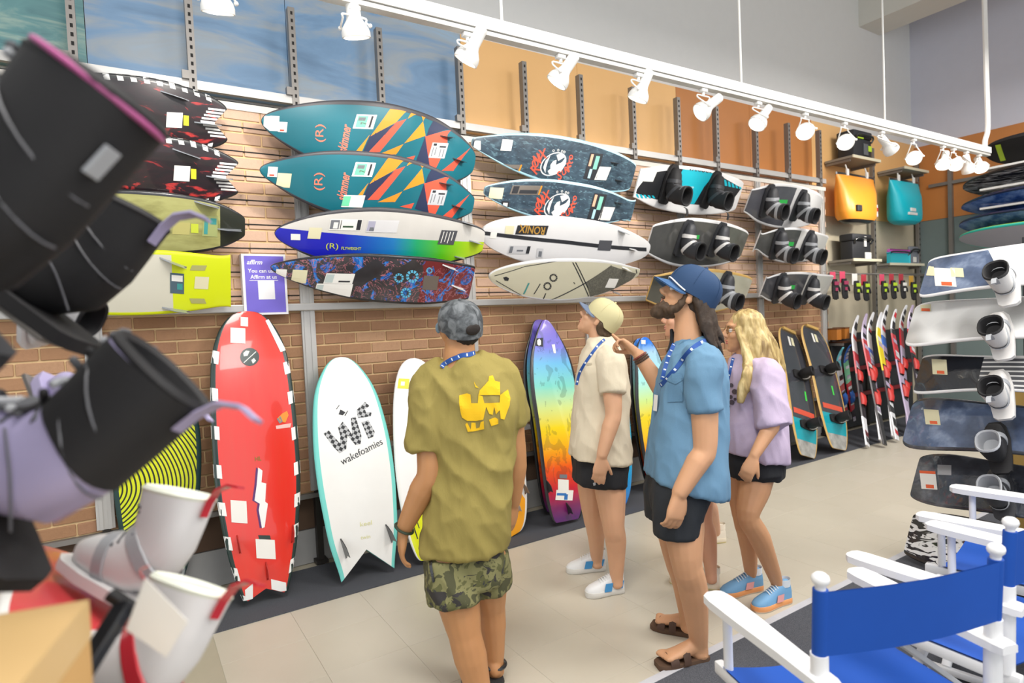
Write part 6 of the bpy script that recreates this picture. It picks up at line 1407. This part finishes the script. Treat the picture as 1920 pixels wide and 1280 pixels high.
# open strap gap at the back of the cap
MB().ell(C-f*.121+u*.022, (l*.036, u*.026, f*.008)).build('cap_opening', mat('black_hair', '231a15', .7), p.root, True, p.iv)
p.strip(p.bvh(shirt, p.body_o), [(829, 690), (836, 682), (848, 674), (862, 669), (878, 666), (890, 664)], .02, M_lany, marks=M_lmark)
wb_ = MB(); wd = (Lw-Le).normalized(); c0 = Lw-wd*.005; wx = wd.cross(UP).normalized(); wy = wd.cross(wx); wb_.tube([c0+wx*(.041*math.cos(a))+wy*(.041*math.sin(a)) for a in [2*math.pi*i/24 for i in range(25)]], .006, 8, dome=False); wb_.build('wristband', P('green_band', '2c3a2a'), p.root, True, p.iv)
def sandal(pr, h, t, m, sole, straps):
    d = t-h; d.z = 0; L = d.length; d.normalize(); sd = UP.cross(d); z0 = .0095
    g = lambda x, y, z: h+d*(x*L)+sd*y+UP*(z-h.z)
    OUT = [(-.06, .022), (0, .034), (.2, .036), (.5, .044), (.75, .05), (.95, .044), (1.05, .028)]
    ct = lambda z, f: [g(x, w*f, z) for x, w in OUT]+[g(x, -w*f, z) for x, w in OUT[::-1]]
    o = MB().loft([ct(z0*.2, .98), ct(z0*.5+.01, 1.03), ct(.026, 1.0)]).build('sandal', sole, pr.root, True, pr.iv)
    for x0, x1, hh in straps:
        MB().loft([[g(x, .052*math.cos(a)*(1.0 if x > .4 else .86), .02+hh2*math.sin(a)) for a in [math.pi*i/14 for i in range(15)]] for x, hh2 in ((x0, hh), ((x0+x1)/2, hh*.96), (x1, hh*.88))], caps=False, closed=False).build('strap', m, o, True, pr.iv)
for h, t in fo: sandal(p, h, t, M_black, P('dark_sole', '2a2a2c', rough=.8), [(.62, .78, .05), (.2, .3, .105)])
for an in (La, Ra): MB().tube([an+Vector((.045*math.cos(a), .045*math.sin(a), -.012)) for a in [2*math.pi*i/20 for i in range(21)]], .009, 8, dome=False).build('ankle_strap', M_black, p.root, True, p.iv)

def facing(pitch, away=0.0):
    f0 = (-RH*math.cos(away)+FH*math.sin(away)); f = f0*math.cos(pitch)+UP*math.sin(pitch); u = UP*math.cos(pitch)-f0*math.sin(pitch); return f, u
def dfl(u, v): return depth_of(onfloor(u, v))
# ---- young man in the cream shirt
p = Person('young man in cream T-shirt, black shorts and cream cap looking up at the boards', (2.3, 2.8), 3.60, skin('fair_skin_a', 'd6a582'))
SH = [(1068, 852, 1182, 861, .225), (1072, 812, 1180, 812, .215), (1077, 765, 1178, 762, .175), (1081, 718, 1177, 712, .18), (1085, 686, 1172, 680, .165), (1092, 662, 1162, 655, .125), (1100, 645, 1152, 638, .08), (1104, 635, 1146, 630, .062)]
p.mb.loft(p.rings(SH, .86))
p.mb.loft(p.rings([(1082, 895, 1168, 895, .15), (1080, 865, 1170, 865, .16), (1082, 830, 1170, 830, .15)], .82))
Ls, Le, Lw = p.J(1146, 682, -.17), p.J(1150, 778, -.245), p.J(1128, 856, -.285); Rs, Re, Rw = p.J(1122, 678, .17), p.J(1118, 775, .2), p.J(1112, 850, .19)
p.arm(Ls, Le, Lw, (.06, .055, .046, .046, .03)); p.arm(Rs, Re, Rw, (.06, .055, .046, .046, .03))
p.hand(Lw, p.J(1121, 905, 0)-p.J(1127, 858, 0), FH, (.25, .3, .35, .4), (.75, .55, .2), .4, 1.0, flip=1); p.hand(Rw, -UP-RH*.1, -FH, (.3, .35, .4, .4), flip=-1)
nh, nt, fh, ft = onfloor(1166, 1108), onfloor(1098, 1119), onfloor(1132, 1067), onfloor(1062, 1073)
na = p.J(1156, 1080, dfl(1166, 1108)-3.60-.03); fa = p.J(1119, 1046, dfl(1132, 1067)-3.60-.03)
p.leg(p.J(1140, 868, -.085), p.J(1150, 985, -.12), na, (.10, .09, .064, .062, .038), nh); p.leg(p.J(1108, 865, .085), p.J(1112, 968, .12), fa, (.098, .088, .062, .06, .037), fh)
f_, u_ = facing(math.radians(36), .25); HC = p.J(1122, 600, 0); p.neck(p.J(1124, 640, 0), p.J(1119, 612, 0), .056); p.head(HC, f_, u_, .98); p.body(.0064); p.face('4a3524', '4a3726', 'b8766a')
sh = MB(); sh.loft(p.rings(SH)); 
for S_, E_, end, dd in ((Ls, Le, (1149, 738), -.215), (Rs, Re, (1121, 738), .19)):
    sh.tube([S_+(p.J(1124, 655, 0)-S_)*.45, S_+UP*.0, S_.lerp(E_, .35), p.J(*end, dd)], [.065, .076, .076, .075], 16, sub=5, dome=False)
shirt = p.garment('shirt', sh, cloth('cream_tshirt', 'd9cdb4', .35, .04), amp=.006, seed=7.7); bv = p.bvh(shirt)
so = MB(); so.loft(p.rings([(1077, 900, 1172, 900, .19), (1078, 870, 1173, 870, .195), (1080, 835, 1172, 835, .158), (1084, 800, 1170, 800, .15)])); so.tube([p.J(1140, 840, -.08), p.J(1140, 868, -.085), p.J(1140, 890, -.09), p.J(1139, 910, -.095)], [.108, .115, .114, .112], 18, sub=4, dome=False); so.tube([p.J(1106, 840, .08), p.J(1106, 868, .085), p.J(1105, 885, .09), p.J(1104, 900, .095)], [.106, .11, .107, .106], 18, sub=4, dome=False)
shorts = p.garment('shorts', so, M_bsh, amp=.005, seed=2.2); p.print_(p.bvh(shorts), [([(1112, 905), (1117, 903), (1117, 909), (1113, 910)], M_gry)], 'small_logo', step=3)
p.strip(bv, [(1133, 637), (1122, 648), (1110, 664), (1098, 682), (1088, 700), (1083, 722)], .016, M_lany, marks=M_lmark); p.print_(bv, [([(1100, 681), (1110, 680), (1110, 684), (1100, 685)], P('pale_print_c', 'b5aa92'))], 'chest_print', step=3)
p.cap(P('cream_cap', 'c8bf92', rough=.85), P('blue_grey_brim', '68758c', rough=.8), .12, None, .075, .04, -.016, 1.04)
C, f, u, l, k = p.hf; g = lambda x, y, z: C+f*(x*k)+l*(y*k)+u*(z*k); random.seed(3)
hr = MB(); hr.ell(g(-.045, 0, .0), (f*.068, l*.078, u*.07)); hr.ell(g(-.075, 0, -.045), (f*.05, l*.06, u*.05))
for i in range(16):
    a = math.pi*(.62+.76*i/15); b0 = g(.085*math.cos(a), .078*math.sin(a), -.03); hr.tube([b0+u*.03, b0, b0-UP*.035-f*.008+Vector((random.uniform(-.01, .01), random.uniform(-.01, .01), 0))], [.017, .016, .007], 8, sub=3)
remesh(hr, 'hair', mat('brown_hair', '4c3a26', .65, var=.35, scale=55, bump=.5), .0055, p.root, 1, p.iv, hairpost())
M_wsh = P('white_trainer', 'e3e4e4', rough=.55); M_nb = P('blue_trainer_logo', '3f8cc4')
for a, b in ((nh, nt), (fh, ft)): p.shoe(a, b, M_wsh, P('pale_sole', 'd8d6d0', rough=.6), M_wsh, .05, .1, None, [(.36, .56, .03, .075, M_nb), (.06, .16, .04, .08, M_nb)])

# ---- pointing man in the blue shirt
p = Person('bearded long-haired man in blue shirt and navy cap pointing at the boards', (2.12, 2.02), 2.84, skin('fair_skin_b', 'cc9a74'), 1.04)
SH = [(1211, 888, 1356, 926, .225), (1213, 870, 1357, 893, .225), (1219, 835, 1357, 842, .205), (1227, 775, 1357, 775, .185), (1235, 722, 1356, 718, .185), (1243, 690, 1351, 680, .175), (1254, 664, 1338, 654, .13), (1264, 648, 1326, 640, .085), (1270, 638, 1320, 632, .066)]
p.mb.loft(p.rings(SH, .87)); p.mb.loft(p.rings([(1232, 960, 1308, 970, .14), (1228, 925, 1316, 930, .155), (1230, 890, 1330, 892, .15)], .82))
Ls, Le, Lw = p.J(1320, 684, -.185), p.J(1321, 842, -.20), p.J(1273, 926, -.23); Rs, Re, Rw = p.J(1268, 690, .18), p.J(1252, 745, .17), p.J(1197, 664, .20)
p.arm(Ls, Le, Lw, (.062, .058, .05, .05, .033)); p.arm(Rs, Re, Rw, (.058, .052, .048, .047, .031))
p.hand(Lw, p.J(1262, 990, -.24)-p.J(1273, 926, -.23), FH*.9-RH*.3, (.5, .55, .55, .5), (.8, .45, .3), .5, 1.08, flip=1)
dr = (p.J(1163, 636, .24)-p.J(1197, 664, .20)); p.hand(Rw, dr, -UP*.75-RH*.2-FH*.25, (-.02, 1.05, 1.15, 1.1), (.85, .3, .6), .3, 1.05, .03, flip=-1)
nh, nt, fh, ft = onfloor(1322, 1236), onfloor(1236, 1252), onfloor(1304, 1193), onfloor(1226, 1175)
na = p.J(1311, 1208, dfl(1318, 1232)-2.84-.03); fa = p.J(1290, 1160, dfl(1300, 1190)-2.84-.03)
p.leg(p.J(1276, 930, -.085), p.J(1288, 1058, -.12), na, (.098, .088, .066, .064, .038), nh); p.leg(p.J(1255, 925, .085), p.J(1272, 1050, .11), fa, (.095, .085, .064, .06, .037), fh)
for a, b in ((nh, nt), (fh, ft)):
    A = a.copy(); A.z = .014; B_ = b.copy(); B_.z = .014; p.footflip = False; p.foot(A, B_)
f_, u_ = facing(math.radians(27), .12); HC = p.J(1287, 556, 0); p.neck(p.J(1290, 634, .0), p.J(1288, 575, 0), .06); p.head(HC, f_, u_, 1.04); p.body(.006); p.face('4a3a2a', '3d2c20', 'a86a5a')
sh = MB(); sh.loft(p.rings(SH))
sh.tube([Ls+(p.J(1292, 655, 0)-Ls)*.45, Ls, Ls.lerp(Le, .3), p.J(1324, 770, -.195)], [.068, .08, .078, .076], 18, sub=5, dome=False); sh.tube([Rs+(p.J(1292, 655, 0)-Rs)*.45, Rs, p.J(1262, 716, .175), p.J(1250, 733, .172)], [.066, .075, .07, .066], 16, sub=4, dome=False)
M_blue = cloth('steel_blue_shirt', '6288a4', .35, .05); shirt = p.garment('shirt', sh, M_blue, amp=.006, seed=5.3, freq=(7, 7, 3)); bv = p.bvh(shirt)
so = MB(); so.loft(p.rings([(1226, 955, 1310, 965, .19), (1222, 925, 1318, 930, .2), (1224, 890, 1340, 895, .18), (1226, 840, 1345, 845, .16)])); so.tube([p.J(1274, 890, -.08), p.J(1272, 930, -.085), p.J(1271, 970, -.09), p.J(1271, 1004, -.095)], [.112, .116, .112, .103], 18, sub=4, dome=False); so.tube([p.J(1256, 890, .08), p.J(1252, 925, .085), p.J(1248, 950, .1), p.J(1246, 972, .105)], [.108, .112, .104, .097], 18, sub=4, dome=False)
p.garment('shorts', so, cloth('charcoal_shorts_cloth', '24282d', .3), amp=.005, seed=9.2)
M_pk = cloth('steel_blue_pocket', '5b819e', .3, .04)
p.print_(bv, [([(1252, 702), (1276, 699), (1284, 712), (1268, 720), (1253, 714)], M_pk)], 'pocket_flap', .006); p.print_(bv, [([(1253, 715), (1282, 714), (1281, 752), (1252, 754)], M_pk)], 'chest_pocket', .0035)
p.strip(bv, [(1322, 640), (1308, 648), (1294, 660), (1280, 676), (1268, 692), (1256, 706), (1246, 718), (1240, 722)], .02, M_lany, marks=M_lmark); p.strip(bv, [(1266, 646), (1258, 664), (1250, 688), (1244, 712)], .02, M_lany, marks=M_lmark)
cl = MB()
for q in (-1, 1): cl.loft([[p.J(a, b, dd*q)+UP*h for h in (0, .035)] for a, b, dd in ((1318, 644, .03), (1300, 648, .06), (1282, 652, .07), (1268, 664, .045), (1262, 672, .015))], caps=False, closed=False)
cl.build('collar', M_blue, p.root, True, p.iv); MB().bar(p.J(1230, 740, -.03), p.J(1228, 770, -.03), .03, .002).build('badge', M_stick, p.root, False, p.iv)
MB().tube([p.J(1259, 618, .07), p.J(1262, 640, .06), p.J(1254, 660, .07)], [.008, .016, .012], 8, sub=2).build('hanging_sunglasses', M_ink, p.root, True, p.iv)
p.cap(P('navy_cap', '1f3d61', rough=.8), P('navy_brim', '3a5f8a', rough=.8), .10, M_stick, .075, .036, -.016, 1.12)
C, f, u, l, k = p.hf; g = lambda x, y, z: C+f*(x*k)+l*(y*k)+u*(z*k); random.seed(5)
M_bh = mat('dark_wavy_hair', '3a2c20', .6, var=.4, scale=45, bump=.5)
hr = MB(); hr.ell(g(-.05, 0, -.005), (f*.068, l*.082, u*.075)); hr.ell(g(-.085, 0, -.06), (f*.055, l*.065, u*.06))
for i in range(26):
    a = math.pi*(.55+.9*i/25); b0 = g(.09*math.cos(a)-.012, .082*math.sin(a), -.02); L = .17+random.uniform(-.03, .05); w = random.uniform(-.02, .02)
    hr.tube([b0+u*.03, b0-UP*L*.3+RH*(.02+w*.4)-f*.01, b0-UP*L*.62+RH*(.035+w), b0-UP*L+RH*(.062+w*1.4)], [.02, .019, .017, .007], 8, sub=4)
remesh(hr, 'hair', M_bh, .0055, p.root, 1, p.iv, hairpost())
bd = MB(); bd.ell(g(.05, 0, -.085), (f*.052, l*.056, u*.046)); bd.ell(g(.082, 0, -.105), (f*.035, l*.036, u*.040)); bd.ell(g(.095, 0, -.118), (f*.022, l*.024, u*.030)); bd.ell(g(.09, 0, -.046), (f*.014, l*.026, u*.006))
for q in (-1, 1): bd.tube([g(.012, .069*q, -.0), g(.018, .064*q, -.05), g(.045, .045*q, -.09)], [.010, .018, .022], 10, sub=3)
remesh(bd, 'beard', mat('brown_beard', '4d3a28', .7, var=.35, scale=70, bump=.5), .005, p.root, 1, p.iv, hairpost(.006, (60, 60, 22)))
M_brn = P('brown_strap', '4a3428', rough=.7)
for a, b in ((nh, nt), (fh, ft)):
    A = a.copy(); A.z = .014; B_ = b.copy(); B_.z = .014; sandal(p, A, B_, M_brn, P('brown_sole', '5a4332', rough=.8), [(.66, .84, .05), (.4, .56, .07)])
for o_ in (.0, .012, .024): 
    wd = (Rw-Re).normalized(); c0 = Rw-wd*(.012+o_); wx = wd.cross(UP).normalized(); wy = wd.cross(wx); MB().tube([c0+wx*(.038*math.cos(a))+wy*(.036*math.sin(a)) for a in [2*math.pi*i/20 for i in range(21)]], .005, 6, dome=False).build('bracelet', M_brn if o_ else P('red_bracelet', '7a3a30'), p.root, True, p.iv)

# ---- blonde woman
p = Person('blonde long-haired woman in lilac T-shirt, black shorts and blue running shoes', (2.83, 2.08), 3.28, skin('fair_skin_c', 'cc9870'), .93)
SH = [(1349, 840, 1468, 862, .225), (1350, 812, 1467, 832, .22), (1355, 775, 1464, 778, .16), (1359, 735, 1460, 728, .165), (1364, 705, 1452, 695, .155), (1370, 686, 1438, 678, .11), (1376, 672, 1420, 666, .065), (1380, 664, 1414, 660, .05)]
p.mb.loft(p.rings(SH, .84)); p.mb.loft(p.rings([(1358, 890, 1458, 895, .145), (1356, 862, 1460, 866, .15), (1362, 830, 1455, 835, .13)], .82))
Ls, Le, Lw = p.J(1436, 702, -.15), p.J(1448, 795, -.25), p.J(1413, 856, -.29); Rs, Re, Rw = p.J(1400, 698, .15), p.J(1400, 790, .17), p.J(1385, 860, .17)
p.arm(Ls, Le, Lw, (.052, .046, .04, .041, .026)); p.arm(Rs, Re, Rw, (.052, .046, .04, .04, .026))
p.hand(Lw, p.J(1392, 905, -.3)-p.J(1411, 858, -.29), FH*.8+RH*.3, (.5, .55, .6, .6), (.8, .45, .2), .4, .97, flip=1); p.hand(Rw, -UP-RH*.2, -FH, (.3, .35, .4, .4), flip=-1)
nh, nt, fh, ft = onfloor(1476, 1127), onfloor(1413, 1147), onfloor(1424, 1104), onfloor(1352, 1120)
na = p.J(1456, 1090, dfl(1474, 1124)-3.28-.04); fa = p.J(1408, 1078, dfl(1422, 1102)-3.28-.03)
p.leg(p.J(1424, 870, -.08), p.J(1403, 968, -.12), na, (.10, .088, .06, .062, .036), nh); p.leg(p.J(1390, 868, .08), p.J(1394, 975, .06), fa, (.098, .086, .058, .058, .035), fh)
f_, u_ = facing(math.radians(4), .15); HC = p.J(1394, 622, 0); p.neck(p.J(1398, 668, 0), p.J(1396, 640, 0), .047); p.head(HC, f_, u_, .95); p.body(.0062); p.face('5a7a90', '7a5c3a', 'c0685e')
sh = MB(); sh.loft(p.rings(SH))
sh.tube([Ls+(p.J(1398, 676, 0)-Ls)*.45, Ls, Ls.lerp(Le, .45), p.J(1452, 800, -.24)], [.06, .078, .085, .088], 18, sub=5, dome=False); sh.tube([Rs+(p.J(1398, 676, 0)-Rs)*.45, Rs, Rs.lerp(Re, .45), p.J(1402, 790, .17)], [.06, .076, .08, .08], 16, sub=5, dome=False)
shirt = p.garment('shirt', sh, cloth('lilac_tshirt', 'b9a8bf', .4, .05), amp=.007, seed=11.0); bv = p.bvh(shirt)
so = MB(); so.loft(p.rings([(1354, 885, 1462, 890, .185), (1353, 862, 1462, 866, .19), (1355, 830, 1460, 835, .152), (1360, 790, 1457, 795, .145)])); so.tube([p.J(1424, 835, -.07), p.J(1424, 865, -.075), p.J(1424, 882, -.08), p.J(1426, 894, -.085)], [.105, .115, .117, .118], 18, sub=4, dome=False); so.tube([p.J(1388, 835, .07), p.J(1388, 862, .075), p.J(1384, 878, .08), p.J(1380, 888, .085)], [.105, .112, .112, .112], 18, sub=4, dome=False)
p.garment('shorts', so, M_bsh, amp=.005, seed=4.4)
p.strip(bv, [(1376, 672), (1372, 690), (1367, 712), (1361, 740), (1358, 762)], .015, M_lany, marks=M_lmark)
pl = []
for i, (a, b, r) in enumerate(((1372, 722, 4), (1378, 734, 5), (1371, 744, 4), (1373, 754, 5), (1366, 762, 4), (1379, 748, 3))): pl.append(([(a+r*math.cos(t), b+r*math.sin(t)) for t in [2*math.pi*j/8 for j in range(8)]], P('dark_violet_print', '3f3648')))
p.print_(bv, pl, 'chest_print', step=3)
C, f, u, l, k = p.hf; g = lambda x, y, z: C+f*(x*k)+l*(y*k)+u*(z*k); random.seed(9)
M_bl_h = custom('blonde_hair', lambda k: (k.set('Base Color', k.ramp(k.noise(30, 4, k.mapv((1, 1, .18)), .5), ((.32, '7c6238'), (.5, 'b39a62'), (.68, 'd6c08c')))), k.set('Roughness', .5), k.bump(k.noise(90, 3, k.mapv((1, 1, .12))), .6, .004)))
hr = MB(); hr.ell(g(-.02, 0, .042), (f*.098, l*.085, u*.086)); hr.ell(g(-.05, 0, -.03), (f*.075, l*.08, u*.1))
for i in range(34):
    a = math.pi*(.30+1.4*i/33); b0 = g(.088*math.cos(a)-.026, .078*math.sin(a), .03); w = random.uniform(-.012, .012); near = math.sin(a) > .35
    fr = max(0, math.cos(a)); L = .30+random.uniform(-.03, .04)+.08*fr
    out = (l*math.sin(a)*.03+RH*(.05 if not near else .035)*(1-fr)); 
    hr.tube([b0+u*.015-(b0-C)*.15, b0-UP*L*.25+out*.6, b0-UP*L*.55+out*1.3+RH*w, b0-UP*L*.8+out*1.6-RH*w, b0-UP*L+out*1.3+RH*w*2], [.018, .021, .021, .018, .006], 8, sub=4)
for i in range(4):
    b0 = p.J(1392+i*3, 660, -.10); hr.tube([g(.05, .07, .02), p.J(1398+i*2, 668, -.11), p.J(1397+i*3, 700, -.16), p.J(1388+i*4, 730, -.17), p.J(1383+i*3, 755, -.165)], [.014, .019, .018, .016, .006], 8, sub=4)
remesh(hr, 'hair', M_bl_h, .006, p.root, 1, p.iv, hairpost())
gl_ = MB()
for q in (-1, 1): gl_.tube([g(.094, (.032+.02*math.cos(a))*q, .004+.018*math.sin(a)) for a in [2*math.pi*i/18 for i in range(19)]], .0016, 6, dome=False); gl_.tube([g(.092, .052*q, .008), g(.0, .078*q, .01)], .0016, 6)
gl_.tube([g(.097, -.012, .008), g(.097, .012, .008)], .0016, 6); gl_.build('glasses', P('gold_frame', '8a6a3a', metal=.6), p.root, True, p.iv)
M_bs = P('sky_blue_shoe', '6fa0c8', rough=.6); M_os = P('orange_sole', 'e8a066', rough=.6)
for a, b in ((nh, nt), (fh, ft)): p.shoe(a, b, M_bs, M_os, P('white_sock', 'd9dfe6', rough=.7), .048, .1, P('pale_outsole', 'd8cfc4'), [(.3, .5, .035, .07, P('pink_accent', 'd89a98'))])

# ---- person mostly hidden behind the man in blue
p = Person('person in cream shoes mostly hidden behind the man in the blue shirt', (2.95, 2.5), 3.66, skin('fair_skin_d', 'cf9a7c'), .95)
SH = [(1256, 850, 1340, 850, .15), (1254, 790, 1340, 790, .155), (1256, 730, 1338, 728, .16), (1260, 690, 1334, 686, .15), (1268, 665, 1324, 660, .10), (1276, 652, 1312, 648, .06)]
p.mb.loft(p.rings(SH, .85)); p.mb.loft(p.rings([(1260, 900, 1338, 900, .15), (1258, 860, 1340, 860, .155), (1262, 825, 1336, 825, .14)], .92))
Ls, Le, Lw = p.J(1312, 695, -.15), p.J(1316, 790, -.16), p.J(1300, 860, -.17); Rs, Re, Rw = p.J(1288, 693, .15), p.J(1284, 785, .17), p.J(1276, 850, .17)
for a, b, c in ((Ls, Le, Lw), (Rs, Re, Rw)): p.arm(a, b, c, (.052, .046, .04, .041, .026))
p.hand(Lw, -UP-RH*.1, FH, (.3, .35, .4, .4), flip=1); p.hand(Rw, -UP-RH*.1, -FH, (.3, .35, .4, .4), flip=-1)
nh, nt, fh, ft = onfloor(1346, 1103), onfloor(1256, 1090), onfloor(1356, 1014), onfloor(1284, 1022)
na = p.J(1333, 1072, dfl(1344, 1101)-3.66-.03); fa = p.J(1342, 998, dfl(1354, 1013)-3.66-.03)
p.leg(p.J(1306, 870, -.08), p.J(1318, 975, -.15), na, (.095, .084, .058, .058, .035), nh); p.leg(p.J(1312, 870, .08), p.J(1322, 935, .2), fa, (.092, .082, .056, .055, .034), fh)
f_, u_ = facing(math.radians(10), .2); p.neck(p.J(1292, 655, 0), p.J(1286, 620, 0), .05); p.head(p.J(1277, 600, 0), f_, u_, .96); p.body(.007); p.face('4a3524', '4a3726', 'c07a70')
sh = MB(); sh.loft(p.rings(SH)); 
for S_, E_ in ((Ls, Le), (Rs, Re)): sh.tube([S_+(p.J(1296, 668, 0)-S_)*.45, S_, S_.lerp(E_, .45), S_.lerp(E_, .8)], [.06, .072, .072, .072], 14, sub=4, dome=False)
p.garment('shirt', sh, cloth('pale_shirt', 'cfc9c0', .3), amp=.005, seed=14)
so = MB(); so.loft(p.rings([(1258, 895, 1338, 895, .155), (1257, 862, 1340, 862, .16), (1262, 825, 1336, 825, .145)])); so.tube([p.J(1304, 870, -.08), p.J(1306, 905, -.1)], [.11, .11], 16, dome=False); so.tube([p.J(1308, 870, .08), p.J(1310, 895, .1)], [.108, .106], 16, dome=False)
p.garment('shorts', so, M_bsh, amp=.005, seed=15)
C, f, u, l, k = p.hf; hr = MB(); hr.ell(C+f*-.02+u*.042, (f*.098, l*.084, u*.084)); hr.ell(C-f*.05-u*.03, (f*.07, l*.078, u*.085)); remesh(hr, 'hair', mat('brown_hair', '4c3a26', .65), .007, p.root, 1, p.iv, hairpost())
M_cs = P('cream_shoe', 'e2d8c6', rough=.6)
for a, b in ((nh, nt), (fh, ft)): p.shoe(a, b, M_cs, P('cream_sole', 'dfd3bd', rough=.6), M_cs, .05, .095, P('yellow_outsole', 'd2c27a'), [])
# ------------------------------------------------------------------ the bricks: the 300 that show largest singly, the rest as one part
bpy.context.view_layer.update()
bw, bh = .225, .078; hid = []; dg = bpy.context.evaluated_depsgraph_get(); allb = []
brick_me = MB().box((-.108, -.004, -.033), (.108, .012, .033), bev=.004).build('brick', M_brick, wall_back, False)
brick_me2 = MB().box((-.108, -.004, -.033), (.108, .012, .033), bev=.004).build('brick', M_brick2, wall_back, False)
row = 0; z = .54
while z < 3.04:
    x = -2.1+(row % 2)*bw/2
    while x < 7.28:
        c = Vector((x+bw/2, WY, z)); score = 0
        for dx in (-.08, 0, .08):
            p = c+Vector((dx, -.012, 0)); d = p-CAM
            zc = d.dot(FWD)
            if zc < .1: continue
            u = 960+F*d.dot(RIGHT)/zc; v = 640-F*d.dot(RC @ Vector((0, 1, 0)))/zc
            if not (0 < u < 1920 and 0 < v < 1280): continue
            h = SC.ray_cast(dg, CAM, d.normalized(), distance=d.length-.02)
            if not h[0]: score += 1/(zc*zc)
        allb.append((score, c)); x += bw
    z += bh; row += 1
    if z > 1.70 and row % 2 == 0 and z < 3: pass
allb.sort(key=lambda q: -q[0])
rest = MB(); n1 = n2 = 0
for i, (sc, c) in enumerate(allb):
    if i < 290:
        hi = c.z > 1.8; src = brick_me2 if hi else brick_me; k = n2 if hi else n1
        o = src if k == 0 else src.copy()
        if k: COL.objects.link(o)
        if hi: n2 += 1
        else: n1 += 1
        o.location = c
    else: rest.box(c+Vector((-.108, -.003, -.033)), c+Vector((.108, .012, .033)), 1 if c.z > 1.8 else 0)
o = rest.build('brickwork', [M_brick, M_brick2], wall_back, False); o['kind'] = 'stuff'
gr = MB(); z = 1.8
for k in range(9): gr.box((-2.2, WY-.008, 1.862+k*.156-.0035), (7.4, WY+.004, 1.862+k*.156+.0035))
gr.build('slat_groove', M_slot, wall_back, False)
bpy.context.view_layer.update()
